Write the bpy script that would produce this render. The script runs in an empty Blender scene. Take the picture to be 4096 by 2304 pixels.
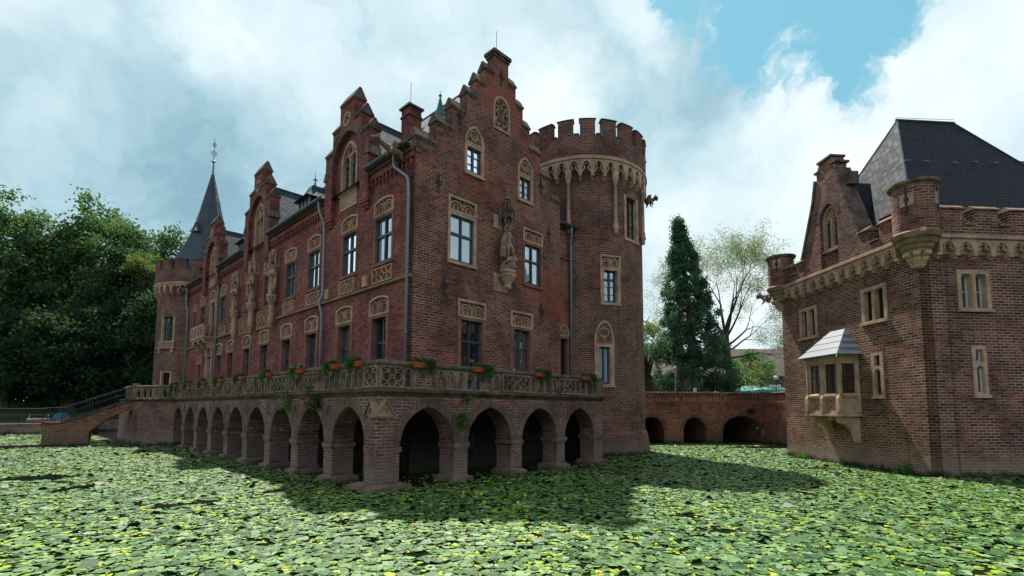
import bpy, math, random
import numpy as np
from mathutils import Vector, Matrix
from mathutils.geometry import tessellate_polygon
PI = math.pi
rnd = random.Random(7)
rng = np.random.default_rng(11)
S = bpy.context.scene
COL = S.collection

# ------------------------------------------------------------ camera
cam = bpy.data.cameras.new('camera'); camo = bpy.data.objects.new('camera', cam); COL.objects.link(camo)
cam.sensor_width = 36; cam.lens = 17.447; cam.clip_start = .1; cam.clip_end = 3000
cam.shift_x = -2.68/4096; cam.shift_y = 320.77/4096
pit, roll = 8.23315583e-02, -4.04971257e-03
_c, _s, _cr, _sr = math.cos(pit), math.sin(pit), math.cos(roll), math.sin(roll)
Xh, Yh, Zh = Vector((1,0,0)), Vector((0,-_s,_c)), Vector((0,_c,_s))
rx, ux, bx_ = Xh*_cr - Yh*_sr, Xh*_sr + Yh*_cr, -Zh
camo.matrix_world = Matrix(((rx.x,ux.x,bx_.x,0),(rx.y,ux.y,bx_.y,0),(rx.z,ux.z,bx_.z,2.5),(0,0,0,1)))
S.camera = camo
S.view_settings.view_transform = 'Standard'; S.view_settings.look = 'None'
S.view_settings.exposure = 0.55; S.view_settings.gamma = 1.0
S.cycles.use_denoising = True
S.cycles.max_bounces = 6; S.cycles.transparent_max_bounces = 8
S.cycles.sample_clamp_indirect = 4

# ------------------------------------------------------------ node helpers
class NT:
    def __init__(s, tree): s.t = tree; s.n = tree.nodes; s.l = tree.links
    def node(s, typ, **kw):
        n = s.n.new(typ)
        for k, v in kw.items():
            if k == 'ins':
                for kk, vv in v.items(): s.put(n.inputs[kk], vv)
            else: setattr(n, k, v)
        return n
    def put(s, inp, v):
        if isinstance(v, bpy.types.NodeSocket): s.l.new(v, inp)
        elif isinstance(v, bpy.types.Node): s.l.new(v.outputs[0], inp)
        else: inp.default_value = v
    def math(s, op, a, b=None, c=None, clamp=False):
        n = s.node('ShaderNodeMath', operation=op, use_clamp=clamp)
        s.put(n.inputs[0], a)
        if b is not None: s.put(n.inputs[1], b)
        if c is not None: s.put(n.inputs[2], c)
        return n.outputs[0]
    def vmath(s, op, a, b=None, out=0):
        n = s.node('ShaderNodeVectorMath', operation=op); s.put(n.inputs[0], a)
        if b is not None: s.put(n.inputs[1], b)
        return n.outputs[out]
    def mix(s, f, a, b, typ='MIX'):
        n = s.node('ShaderNodeMix', data_type='RGBA', blend_type=typ, clamp_factor=True)
        s.put(n.inputs[0], f); s.put(n.inputs[6], a); s.put(n.inputs[7], b); return n.outputs[2]
    def ramp(s, f, stops, interp='LINEAR'):
        n = s.node('ShaderNodeValToRGB'); r = n.color_ramp; r.interpolation = interp
        while len(r.elements) < len(stops): r.elements.new(.5)
        for e, (p, c) in zip(r.elements, stops):
            e.position = p; e.color = (c[0], c[1], c[2], 1) if not isinstance(c, (int, float)) else (c, c, c, 1)
        s.put(n.inputs[0], f); return n.outputs[0]
    def noise(s, vec, scale, detail=3, rough=.55, out=0, dist=0.):
        n = s.node('ShaderNodeTexNoise', ins={'Scale': scale, 'Detail': detail, 'Roughness': rough, 'Distortion': dist})
        if vec is not None: s.put(n.inputs['Vector'], vec)
        return n.outputs[out]
    def smooth(s, v, a, b):
        n = s.node('ShaderNodeMapRange', interpolation_type='SMOOTHSTEP')
        s.put(n.inputs[0], v); n.inputs[1].default_value = a; n.inputs[2].default_value = b
        n.inputs[3].default_value = 0; n.inputs[4].default_value = 1; return n.outputs[0]
def c4(c): return (c[0], c[1], c[2], 1)

# ------------------------------------------------------------ world
SUN_AZ, SUN_EL = math.radians(-15), math.radians(58)
w = bpy.data.worlds.new('World'); S.world = w; w.use_nodes = True
W = NT(w.node_tree); W.n.clear()
sky = W.node('ShaderNodeTexSky', sky_type='NISHITA', sun_disc=False, sun_elevation=SUN_EL, sun_rotation=SUN_AZ,
             air_density=1.0, dust_density=1.2, ozone_density=1.5)
tc = W.node('ShaderNodeTexCoord')
dirv = W.vmath('NORMALIZE', tc.outputs['Generated'])
def pdir(px, py):                       # preview pixel (2576 wide) to a world direction, for siting the clouds
    x, y = px*1.5901, py*1.5901
    v = rx*((x-2050.7)/1985.1) - ux*((y-1472.8)/1985.1) + Zh
    return v.normalized()
def blob(px, py, rad, soft):            # 1 inside an angular radius (degrees)
    d = W.vmath('DOT_PRODUCT', dirv, tuple(pdir(px, py)), out=1)
    return W.smooth(d, math.cos(math.radians(rad+soft)), math.cos(math.radians(max(0, rad-soft))))
wn = W.noise(dirv, 3.5, 6, .6, out=1)
sc_ = W.node('ShaderNodeVectorMath', operation='SCALE'); W.put(sc_.inputs[0], W.vmath('SUBTRACT', wn, (.5,.5,.5))); sc_.inputs[3].default_value = .26
dvw = W.vmath('NORMALIZE', W.vmath('ADD', dirv, sc_.outputs[0]))
def wblob(px, py, rad, soft, amp=1.):
    d = W.vmath('DOT_PRODUCT', dvw, tuple(pdir(px, py)), out=1)
    return W.math('MULTIPLY', W.smooth(d, math.cos(math.radians(rad+soft)), math.cos(math.radians(max(0, rad-soft)))), amp)
n1 = W.noise(dvw, 2.6, 9, .6)
n2 = W.noise(dvw, 5.5, 9, .60)
sky_c = W.mix(.7, W.vmath('MULTIPLY', sky.outputs[0], (.075,.088,.088)), (.17,.46,.56,1))
holes = W.math('MAXIMUM', W.math('MAXIMUM', wblob(1960, 20, 5, 6), wblob(2120, 40, 4, 4)), wblob(1700, 0, 2, 3))
cover = W.math('SUBTRACT', W.math('ADD', .95, W.math('MULTIPLY', W.math('SUBTRACT', n2, .5), 2.6)), W.math('MULTIPLY', holes, .72))
tone = W.math('ADD', .49, W.math('MULTIPLY', W.math('SUBTRACT', n2, .5), 1.25))
tone = W.math('ADD', tone, W.math('MULTIPLY', W.math('SUBTRACT', n1, .5), .55))
for q in ((400,380,8,7,-.19),(720,430,6,6,-.14),(60,470,9,8,-.13),(1640,230,6,5,-.26),(1860,290,5,4,-.16),(690,50,6,5,.28),(1400,250,3.5,3,.30),(1600,30,2.5,2.5,.35),
          (2330,190,9,6,.27),(2090,340,7,5,.24),(1800,720,12,8,.28),(1020,60,10,8,.08),(1880,70,2.4,2,.4),(2480,60,5,4,.1),(130,90,8,8,.04)):
    tone = W.math('ADD', tone, wblob(*q))
cl = W.ramp(tone, [(0,(.19,.33,.40)),(.25,(.30,.45,.52)),(.5,(.43,.56,.61)),(.75,(.55,.65,.69)),(1,(.67,.73,.76))])
skyf = W.mix(W.smooth(cover, .30, .66), sky_c, cl)
# made-up unseen sky to shape the fill: bright behind the viewer, dim overhead
front = W.smooth(W.vmath('DOT_PRODUCT', dirv, (0, .90, .436), out=1), .42, .72)
rear = W.mix(W.smooth(n1, .35, .65), (.46,.53,.60,1), (.70,.78,.86,1))
zen = W.smooth(W.node('ShaderNodeSeparateXYZ', ins={0: dirv}).outputs[2], .55, .88)
rear = W.mix(zen, rear, W.mix(W.smooth(n1, .35, .65), (.13,.16,.20,1), (.25,.28,.32,1)))
skyf = W.mix(front, rear, skyf)
el_ = W.node('ShaderNodeSeparateXYZ', ins={0: dirv}).outputs
tl_ = W.math('ADD', W.math('MULTIPLY', W.noise(dirv, 9., 5), .12), .10)   # unseen tree belt behind the viewer, added to darken low window reflections
skyf = W.mix(W.math('MULTIPLY', W.smooth(W.math('SUBTRACT', tl_, el_[2]), -.02, .02), W.smooth(el_[1], .1, -.1)), skyf, (.035,.05,.035,1))
bg = W.node('ShaderNodeBackground', ins={'Color': skyf, 'Strength': 1.0})
out = W.node('ShaderNodeOutputWorld', ins={'Surface': bg.outputs[0]})

# ------------------------------------------------------------ sun
sd = Vector((math.sin(SUN_AZ)*math.cos(SUN_EL), math.cos(SUN_AZ)*math.cos(SUN_EL), math.sin(SUN_EL)))
sl = bpy.data.lights.new('sun', 'SUN'); sl.energy = 5.0; sl.angle = math.radians(.6); sl.color = (1, .95, .86)
so = bpy.data.objects.new('sun', sl); COL.objects.link(so); so.rotation_euler = (-sd).to_track_quat('-Z', 'Y').to_euler()
so.location = (0, 60, 90)

# ------------------------------------------------------------ materials
def mat(name, build, rough=.8, spec=.3, **kw):
    m = bpy.data.materials.new(name); m.use_nodes = True
    t = NT(m.node_tree); p = t.n['Principled BSDF']
    p.inputs['Roughness'].default_value = rough; p.inputs['Specular IOR Level'].default_value = spec
    for k, v in kw.items(): p.inputs[k].default_value = v
    r = build(t, p)
    if r is not None: t.put(p.inputs['Base Color'], r)
    return m
def uvv(t): return t.node('ShaderNodeUVMap').outputs[0]
def objv(t): return t.node('ShaderNodeTexCoord').outputs['Object']
def bump(t, p, h, strength=.5, dist=.02):
    b = t.node('ShaderNodeBump', ins={'Height': h, 'Strength': strength, 'Distance': dist}); t.put(p.inputs['Normal'], b)

def brick(name, stops, mortar, row=.112, bw=.33, msize=.019, stain=.5, white=0., warm=None, low=None):
    def f(t, p):
        uv = uvv(t)
        wob = t.vmath('ADD', uv, t.vmath('MULTIPLY', t.vmath('SUBTRACT', t.noise(uv, 3., 2, out=1), (.5,.5,.5)), (.02,.014,0)))
        b = t.node('ShaderNodeTexBrick', offset=.5, ins={'Vector': wob, 'Color1': (0,0,0,1), 'Color2': (1,1,1,1), 'Mortar': (.5,.5,.5,1),
                   'Scale': 1., 'Mortar Size': msize, 'Mortar Smooth': .25, 'Bias': 0., 'Brick Width': bw, 'Row Height': row})
        fac = t.math('ADD', t.math('MULTIPLY', b.outputs['Color'], .70), t.math('MULTIPLY', t.noise(uv, .55, 5, .66), .85))
        fac = t.math('SUBTRACT', fac, .30)
        col = t.ramp(fac, stops)
        fine = t.noise(uv, 22., 4, .6)
        col = t.mix(.45, col, t.mix(fine, (.45,.45,.45,1), (1.5,1.5,1.5,1)), 'MULTIPLY')
        mfac = t.smooth(t.noise(uv, .45, 6, .7), .38, .60)           # pointing is fresh in places, sooty in others
        mc = t.mix(mfac, c4([v*.34 for v in mortar]), c4(mortar))
        col = t.mix(b.outputs['Fac'], col, mc)
        soot = t.smooth(t.noise(objv(t), .42, 5, .62), .42, .72)
        col = t.mix(t.math('MULTIPLY', soot, stain), col, (.028,.022,.024,1))
        st_ = t.noise(t.node('ShaderNodeMapping', ins={'Vector': uv, 'Scale': (2.6,.16,1)}), 1., 6, .7)
        col = t.mix(t.math('MULTIPLY', t.smooth(st_, .50, .72), .5), col, (.03,.025,.027,1))      # rain streaks
        pt_ = t.smooth(t.noise(uv, .9, 2, .4, dist=1.2), .60, .63)
        col = t.mix(t.math('MULTIPLY', pt_, .35), col, t.mix(b.outputs['Fac'], (.24,.10,.08,1), c4(mortar)))      # patched areas
        if warm is not None:
            wf = t.smooth(t.noise(uv, .18, 3, .5), .52, .66); col = t.mix(t.math('MULTIPLY', wf, .6), col, t.mix(.6, col, c4(warm)))
        if white:
            sc = t.node('ShaderNodeMapping', ins={'Vector': uv, 'Scale': (1.,.45,1)})
            wf = t.math('MULTIPLY', t.smooth(t.noise(sc, 1.9, 7, .72), .60, .68), white); col = t.mix(wf, col, (.36,.36,.36,1))
        if low is not None:                                         # lime and algae above the waterline
            z = t.node('ShaderNodeSeparateXYZ', ins={0: t.node('ShaderNodeNewGeometry').outputs['Position']}).outputs[2]
            zz = t.math('ADD', z, t.math('MULTIPLY', t.math('SUBTRACT', t.noise(uv, 1.5, 5, .65), .5), 1.0))
            col = t.mix(t.math('MULTIPLY', t.math('SUBTRACT', 1., t.smooth(zz, .15, 1.25)), .55), col, c4(low))
            col = t.mix(t.math('SUBTRACT', 1., t.smooth(zz, .02, .30)), col, (.028,.036,.018,1))
        h = t.math('SUBTRACT', t.math('ADD', t.math('MULTIPLY', fine, .4), t.math('MULTIPLY', b.outputs['Color'], .25)), t.math('MULTIPLY', b.outputs['Fac'], 1.))
        bump(t, p, h, .75, .018)
        return col
    return mat(name, f, .86, .22)
M = {}
M['brick_front'] = brick('brick_front', [(0,(0.038,0.019,0.022)),(.3,(0.103,0.038,0.037)),(.55,(0.184,0.055,0.046)),(.8,(0.293,0.073,0.052)),(1,(0.369,0.158,0.116))], (.36,.26,.185), stain=.30, warm=(.36,.075,.04))
M['brick_side'] = brick('brick_side', [(0,(0.076,0.022,0.024)),(.35,(0.173,0.040,0.040)),(.6,(0.261,0.055,0.051)),(.85,(0.347,0.077,0.067)),(1,(0.369,0.137,0.116))], (.28,.19,.15), stain=.32, msize=.014)
M['brick_tower'] = brick('brick_tower', [(0,(0.046,0.023,0.024)),(.35,(0.109,0.041,0.038)),(.6,(0.173,0.056,0.049)),(.85,(0.261,0.078,0.061)),(1,(0.326,0.147,0.122))], (.34,.25,.19), stain=.32, low=(.2,.17,.15))
M['brick_arcade'] = brick('brick_arcade', [(0,(0.048,0.028,0.032)),(.3,(0.125,0.055,0.056)),(.6,(0.206,0.069,0.067)),(.85,(0.293,0.084,0.071)),(1,(0.304,0.158,0.146))], (.34,.27,.23), stain=.40, white=.85, low=(.22,.19,.175), row=.105)
M['brick_gate'] = brick('brick_gate', [(0,(.020,.014,.017)),(.3,(.08,.034,.034)),(.55,(.165,.060,.050)),(.8,(.265,.090,.066)),(1,(.36,.18,.135))], (.40,.285,.20), stain=.32, low=(.32,.25,.20), row=.112, bw=.34, msize=.021)
M['brick_bridge'] = brick('brick_bridge', [(0,(.07,.03,.025)),(.3,(.18,.06,.042)),(.6,(.29,.095,.06)),(.85,(.40,.13,.075)),(1,(.42,.22,.15))], (.36,.26,.19), stain=.38, low=(.15,.12,.10))
M['brick_arcade_shade'] = brick('brick_arcade_shade', [(0,(.008,.008,.008)),(.5,(.02,.015,.014)),(1,(.045,.035,.03))], (.05,.045,.04), stain=.6, low=(.05,.045,.04))  # near-black stops put the shade inside the arcade into the brick colour
M['brick_soldier'] = brick('brick_soldier', [(0,(.34,.11,.05)),(1,(.6,.2,.1))], (.1,.07,.05), row=.3, bw=.08, stain=.2)
M['brick_voussoir'] = brick('brick_voussoir', [(0,(.06,.035,.033)),(.5,(.13,.06,.05)),(1,(.2,.09,.07))], (.24,.2,.18), row=.4, bw=.085, stain=.35, white=.4)

def stonef(base, dark, rust=0., dscale=1.6, moss=0.):
    def f(t, p):
        o = objv(t); n = t.noise(o, dscale, 6, .65); n3 = t.noise(o, 14., 4, .6)
        col = t.mix(t.smooth(n, .35, .68), c4(base), c4(dark))
        col = t.mix(.5, col, t.mix(n3, (.55,.55,.55,1), (1.4,1.4,1.4,1)), 'MULTIPLY')
        if rust: col = t.mix(t.math('MULTIPLY', t.smooth(t.noise(o, 1.1, 5, .7), .56, .66), rust), col, (.30,.13,.03,1))
        if moss: col = t.mix(t.math('MULTIPLY', t.smooth(t.noise(o, 2.3, 6, .7), .5, .62), moss), col, (.10,.10,.035,1))
        bump(t, p, t.math('ADD', n3, n), .5, .02)
        return col
    return f
M['sandstone'] = mat('sandstone', stonef((.52,.345,.245),(.31,.20,.145)), .9, .2)
M['sandstone_pale'] = mat('sandstone_pale', stonef((.52,.355,.255),(.32,.21,.15), moss=.10), .9, .2)
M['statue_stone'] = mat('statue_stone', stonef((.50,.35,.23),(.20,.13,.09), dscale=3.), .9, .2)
M['stone_recess_shade'] = mat('stone_recess_shade', stonef((.24,.155,.11),(.14,.09,.065)), .92, .15)  # slightly darker stone behind tracery, deepened to paint in the recess shade
M['knight_stone'] = mat('knight_stone', stonef((.37,.27,.18),(.15,.105,.075), dscale=4.), .9, .2)
M['weathered_stone'] = mat('weathered_stone', stonef((.25,.18,.135),(.065,.05,.045), dscale=2.5), .92, .2)
M['red_sandstone'] = mat('red_sandstone', stonef((.27,.125,.10),(.17,.07,.06)), .9, .2)
M['balustrade_stone'] = mat('balustrade_stone', stonef((.29,.215,.165),(.11,.082,.07), dscale=2.2, rust=.22), .92, .2)
M['balustrade_recess_shade'] = mat('balustrade_recess_shade', stonef((.12,.08,.06),(.045,.032,.027), dscale=2.2), .92, .2)  # panel backs darkened so the carving's recess shade sits in the colour
M['cornice_stone'] = mat('cornice_stone', stonef((.10,.075,.055),(.035,.028,.024), dscale=2., rust=.7, moss=.4), .95, .15)
M['coping_stone'] = mat('coping_stone', stonef((.15,.115,.10),(.055,.045,.042), dscale=2.5, rust=.55, moss=.2), .95, .15)
M['plinth_stone'] = mat('plinth_stone', stonef((.21,.155,.125),(.11,.08,.065), dscale=3.), .92, .2)
M['lichen_stone'] = mat('lichen_stone', stonef((.30,.21,.13),(.17,.115,.075), rust=.9, dscale=2.), .9, .2)

def slate(name, a, b_, row=.2, bw=.26, rough=.55, spec=.35):
    def f(t, p):
        uv = uvv(t)
        wob = t.vmath('ADD', uv, t.vmath('MULTIPLY', t.vmath('SUBTRACT', t.noise(uv, 4., 2, out=1), (.5,.5,.5)), (.05,.03,0)))
        br = t.node('ShaderNodeTexBrick', offset=.5, ins={'Vector': wob, 'Color1': (0,0,0,1), 'Color2': (1,1,1,1), 'Mortar': (.3,.3,.3,1),
                    'Scale': 1., 'Mortar Size': .012, 'Mortar Smooth': .6, 'Brick Width': bw, 'Row Height': row})
        fac = t.math('ADD', t.math('MULTIPLY', br.outputs['Color'], .5), t.math('MULTIPLY', t.noise(uv, .7, 5, .6), .5))
        col = t.ramp(fac, [(0.1, a), (.9, b_)])
        col = t.mix(br.outputs['Fac'], col, (.008,.01,.013,1))
        v = t.node('ShaderNodeSeparateXYZ', ins={0: wob}).outputs[1]
        saw = t.math('FRACT', t.math('DIVIDE', v, row))
        bump(t, p, t.math('SUBTRACT', t.math('MULTIPLY', t.math('SUBTRACT', 1., saw), .7), br.outputs['Fac']), .9, .03)
        t.put(p.inputs['Roughness'], t.math('ADD', rough-.08, t.math('MULTIPLY', br.outputs['Color'], .2)))
        return col
    return mat(name, f, rough, spec)
M['slate_gate'] = slate('slate_gate', (.010,.014,.02), (.045,.054,.068), rough=.7, spec=.1)
M['slate'] = slate('slate', (.025,.038,.052), (.08,.108,.135), rough=.8, spec=.08)
M['slate_blue'] = slate('slate_blue', (.024,.038,.054), (.065,.095,.125), row=.2, rough=.5)
M['roof_tile'] = slate('roof_tile', (.07,.05,.045), (.17,.12,.105), row=.34, bw=.3, rough=.7)

def plain(name, c, rough=.5, spec=.4, var=.25, metal=0., sc=6.):
    def f(t, p):
        n = t.noise(objv(t), sc, 4, .6)
        return t.mix(n, c4([v*(1-var) for v in c]), c4([v*(1+var) for v in c]))
    return mat(name, f, rough, spec, Metallic=metal)
M['zinc'] = plain('zinc', (.20,.25,.29), .45, .5, .25)
M['lead_roof'] = plain('lead_roof', (.17,.20,.23), .5, .4, .35)
M['gutter_metal'] = plain('gutter_metal', (.035,.05,.055), .4, .5, .3)
M['frame_green'] = plain('frame_green', (.018,.062,.078), .45, .4, .2)
M['frame_white'] = plain('frame_white', (.55,.62,.65), .5, .4, .08)
M['frame_dark'] = plain('frame_dark', (.012,.012,.014), .5, .4, .2)
M['iron'] = plain('iron', (.02,.022,.025), .6, .4, .3)
M['iron_green'] = plain('iron_green', (.012,.028,.028), .6, .3, .3)
M['copper_green'] = plain('copper_green', (.04,.14,.14), .6, .4, .3)
M['terracotta'] = plain('terracotta', (.34,.075,.03), .75, .3, .15)
M['curtain'] = plain('curtain', (.84,.90,.95), .9, .1, .12, sc=12.)
M['interior'] = plain('interior', (.03,.025,.025), .9, .1)
M['tent_green'] = plain('tent_green', (.08,.34,.30), .6, .3, .1)
M['tent_white'] = plain('tent_white', (.7,.78,.78), .6, .3, .05)
M['white_paint'] = plain('white_paint', (.75,.76,.78), .4, .4, .05)
M['red_paint'] = plain('red_paint', (.55,.06,.03), .5, .4, .15)
M['blue_tarp'] = plain('blue_tarp', (.02,.18,.28), .6, .3, .3)
M['black_plastic'] = plain('black_plastic', (.015,.015,.017), .5, .4, .2)
M['bark'] = plain('bark', (.055,.045,.038), .95, .1, .5, sc=3.)
M['bark_red'] = plain('bark_red', (.10,.045,.035), .95, .1, .5, sc=3.)
M['bark_plane'] = plain('bark_plane', (.10,.085,.065), .95, .1, .5, sc=2.)
def glassf(t, p):
    g = t.node('ShaderNodeBsdfGlossy', ins={'Color': (.8,.9,.95,1), 'Roughness': .03}); tr = t.node('ShaderNodeBsdfTransparent', ins={'Color': (.97,.99,1,1)})
    fr = t.node('ShaderNodeFresnel', ins={'IOR': 1.5}); f2 = t.math('MULTIPLY_ADD', fr, 1.3, .24)
    bump_ = t.node('ShaderNodeBump', ins={'Height': t.noise(objv(t), 1.5, 2), 'Strength': .12, 'Distance': .05}); t.put(g.inputs['Normal'], bump_)
    m = t.node('ShaderNodeMixShader', ins={0: f2, 1: tr, 2: g}); t.put(t.n['Material Output'].inputs['Surface'], m)
M['glass'] = mat('glass', glassf)
def globef(t, p): return (.8,.8,.78,1)
M['globe'] = mat('lamp_globe', globef, .3, .4)

def leafmat(name, stops, trans=.35, rough=.55):
    def f(t, p):
        a = t.node('ShaderNodeAttribute', attribute_name='tone'); col = t.ramp(a.outputs['Fac'], stops)
        d = t.node('ShaderNodeBsdfTranslucent'); t.put(d.inputs['Color'], t.mix(.4, col, (.25,.45,.08,1), 'MIX'))
        t.put(p.inputs['Base Color'], col)
        m = t.node('ShaderNodeMixShader', ins={0: trans, 1: p.outputs[0], 2: d.outputs[0]}); t.put(t.n['Material Output'].inputs['Surface'], m)
    return mat(name, f, .7, .12)
M['leaf_plane'] = leafmat('leaf_plane', [(0,(.022,.056,.034)),(.5,(.065,.14,.06)),(1,(.17,.29,.10))], .3)
M['leaf_dark'] = leafmat('leaf_dark', [(0,(.009,.026,.02)),(.6,(.02,.05,.03)),(1,(.042,.088,.04))], .2)
M['leaf_yellow'] = leafmat('leaf_yellow', [(0,(.08,.12,.03)),(1,(.2,.24,.07))], .3)
M['leaf_sequoia'] = leafmat('leaf_sequoia', [(0,(.018,.062,.052)),(.6,(.05,.135,.092)),(1,(.12,.23,.11))], .25, .6)
M['leaf_light'] = leafmat('leaf_light', [(0,(.12,.15,.07)),(.6,(.22,.25,.12)),(1,(.36,.35,.2))], .4)
M['leaf_fresh'] = leafmat('leaf_fresh', [(0,(.03,.09,.02)),(.6,(.06,.16,.03)),(1,(.12,.25,.05))], .35)
M['leaf_flower'] = leafmat('leaf_flower', [(0,(.01,.05,.02)),(1,(.05,.15,.05))], .25)
def padf(t, p):
    a = t.node('ShaderNodeAttribute', attribute_name='tone').outputs['Fac']
    col = t.ramp(a, [(0,(.014,.055,.012)),(.3,(.062,.15,.035)),(.62,(.145,.255,.085)),(.74,(.235,.35,.16)),(.77,(.12,.25,.008)),(.84,(.27,.39,.015)),(.90,(.46,.48,.03)),(.96,(.58,.40,.06)),(1,(.36,.17,.04))])
    n = t.noise(objv(t), 16., 4, .6)
    col = t.mix(.35, col, t.mix(n, (.5,.55,.5,1), (1.4,1.4,1.3,1)), 'MULTIPLY')
    t.put(p.inputs['Roughness'], t.math('MULTIPLY_ADD', n, .3, .40))
    bump(t, p, n, .25, .01)
    return col
M['lily'] = mat('lily', padf, .35, .34)
M['flower_yellow'] = plain('flower_yellow', (.85,.55,.02), .6, .2, .1)
M['petal_red'] = plain('petal_red', (.75,.02,.06), .6, .2, .2)
def waterf(t, p):
    o = objv(t); bump(t, p, t.noise(o, 2.5, 3, .5), .12, .05)
    return t.mix(t.noise(o, .6, 4), (.004,.008,.005,1), (.014,.02,.008,1))
M['water'] = mat('water', waterf, .06, .5)
def grassf(t, p):
    o = objv(t); n = t.noise(o, .25, 5, .6); n2_ = t.noise(o, 9., 4, .7)
    c = t.ramp(n, [(.3,(.018,.045,.02)),(.55,(.035,.06,.022)),(.75,(.075,.06,.03))])
    bump(t, p, n2_, .6, .08)
    return t.mix(.5, c, t.mix(n2_, (.5,.5,.5,1), (1.5,1.5,1.5,1)), 'MULTIPLY')
M['ground'] = mat('ground', grassf, .95, .1)

# ------------------------------------------------------------ mesh helpers
class Fr:                                   # a wall plane: a along it, z up, d inwards
    def __init__(s, O, A, N): s.O, s.A, s.N = Vector(O), Vector(A), Vector(N)
    def P(s, a, z, d=0.): return s.O + s.A*a + Vector((0,0,z)) - s.N*d
    def flat(s): return True
class Cy:                                   # a round wall: a is an angle in degrees
    def __init__(s, cx, cy, R): s.c = (cx, cy); s.R = R
    def P(s, a, z, d=0.):
        t = math.radians(a); r = s.R - d
        return Vector((s.c[0]+r*math.cos(t), s.c[1]+r*math.sin(t), z))
class MB:
    def __init__(s): s.v = []; s.f = []; s.mi = []; s.m = 0; s.xf = None
    def add(s, vs, fs):
        o = len(s.v)
        s.v += [tuple(s.xf @ Vector(v)) if s.xf else tuple(v) for v in vs]
        s.f += [tuple(i+o for i in f) for f in fs]; s.mi += [s.m]*len(fs); return s
    def box(s, x0, x1, y0, y1, z0, z1):
        return s.add([(x0,y0,z0),(x1,y0,z0),(x1,y1,z0),(x0,y1,z0),(x0,y0,z1),(x1,y0,z1),(x1,y1,z1),(x0,y1,z1)],
                     [(0,3,2,1),(4,5,6,7),(0,1,5,4),(1,2,6,5),(2,3,7,6),(3,0,4,7)])
    def fbox(s, fr, a0, a1, z0, z1, d0, d1, n=1):
        for i in range(n):
            b0, b1 = a0+(a1-a0)*i/n, a0+(a1-a0)*(i+1)/n
            s.add([fr.P(b0,z0,d0),fr.P(b1,z0,d0),fr.P(b1,z0,d1),fr.P(b0,z0,d1),fr.P(b0,z1,d0),fr.P(b1,z1,d0),fr.P(b1,z1,d1),fr.P(b0,z1,d1)],
                  [(0,3,2,1),(4,5,6,7),(0,1,5,4),(2,3,7,6)] + ([(1,2,6,5)] if i == n-1 else []) + ([(3,0,4,7)] if i == 0 else []))
        return s
    def slab(s, fr, outline, holes=(), d0=0., d1=.3, back=True):
        loops = [list(outline)] + [list(h) for h in holes]
        flat = [p for l in loops for p in l]
        tris = tessellate_polygon([[Vector((p[0], p[1], 0)) for p in l] for l in loops])
        n = len(flat)
        vs = [fr.P(a, z, d0) for a, z in flat] + [fr.P(a, z, d1) for a, z in flat]
        fs = [tuple(t) for t in tris] + ([tuple(i+n for i in reversed(t)) for t in tris] if back else [])
        o = 0
        for l in loops:
            k = len(l)
            fs += [(o+i, o+(i+1) % k, n+o+(i+1) % k, n+o+i) for i in range(k)]; o += k
        return s.add(vs, fs)
    def rib(s, fr, pts, w=.05, d0=-.02, d1=.06, closed=False):   # a square bar along a line drawn on the wall
        n = len(pts); P = [Vector((p[0], p[1])) for p in pts]; vs = []
        ka = 1.
        if isinstance(fr, Cy): ka = math.radians(fr.R)      # degrees to metres
        Q = [Vector((p.x*ka, p.y)) for p in P]
        for i in range(n):
            a = Q[(i-1) % n] if (i or closed) else Q[0]; b = Q[(i+1) % n] if (i < n-1 or closed) else Q[-1]
            t = (b-a); t = t.normalized() if t.length > 1e-9 else Vector((1,0)); nn = Vector((-t.y, t.x))*w/2
            for q, d in ((Q[i]-nn,d0),(Q[i]+nn,d0),(Q[i]+nn,d1),(Q[i]-nn,d1)): vs.append(fr.P(q.x/ka, q.y, d))
        fs = []
        for i in range(n if closed else n-1):
            a, b = i*4, ((i+1) % n)*4
            fs += [(a,b,b+1,a+1),(a+1,b+1,b+2,a+2),(a+3,a,b,b+3)]
        if not closed: fs += [(0,1,2,3),(n*4-4,n*4-1,n*4-2,n*4-3)]
        return s.add(vs, fs)
    def tube(s, pts, r, n=8, cap=True):
        pts = [Vector(p) for p in pts]; m = len(pts)
        rs = r if isinstance(r, (list, tuple)) else [r]*m
        vs = []; up = None
        for i in range(m):
            t = (pts[min(i+1,m-1)]-pts[max(i-1,0)]).normalized()
            if up is None: up = Vector((0,0,1)) if abs(t.z) < .9 else Vector((1,0,0))
            x = t.cross(up); x = x.normalized() if x.length > 1e-6 else t.orthogonal().normalized()
            y = x.cross(t).normalized(); up = y
            for k in range(n):
                a = 2*PI*k/n; vs.append(pts[i] + (x*math.cos(a)+y*math.sin(a))*rs[i])
        fs = [(i*n+k, i*n+(k+1) % n, (i+1)*n+(k+1) % n, (i+1)*n+k) for i in range(m-1) for k in range(n)]
        if cap: fs += [tuple(range(n-1,-1,-1)), tuple(range((m-1)*n, m*n))]
        return s.add(vs, fs)
    def lathe(s, prof, c=(0,0), n=24, a0=0., a1=360., sx=1., sy=1., fold=0., fn=9):   # prof: (radius, z)
        full = abs(a1-a0) >= 359.9; k = n if full else n+1; vs = []
        for r, z in prof:
            for i in range(k):
                a = math.radians(a0+(a1-a0)*i/n); q = r*(1+fold*math.sin(a*fn+z*3)*(1 if r > .02 else 0))
                vs.append((c[0]+q*math.cos(a)*sx, c[1]+q*math.sin(a)*sy, z))
        fs = []
        for j in range(len(prof)-1):
            for i in range(n):
                i2 = (i+1) % k; fs.append((j*k+i, j*k+i2, (j+1)*k+i2, (j+1)*k+i))
        if full:
            if prof[0][0] > .001: fs.append(tuple(range(k-1,-1,-1)))
            if prof[-1][0] > .001: fs.append(tuple((len(prof)-1)*k+i for i in range(k)))
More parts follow.
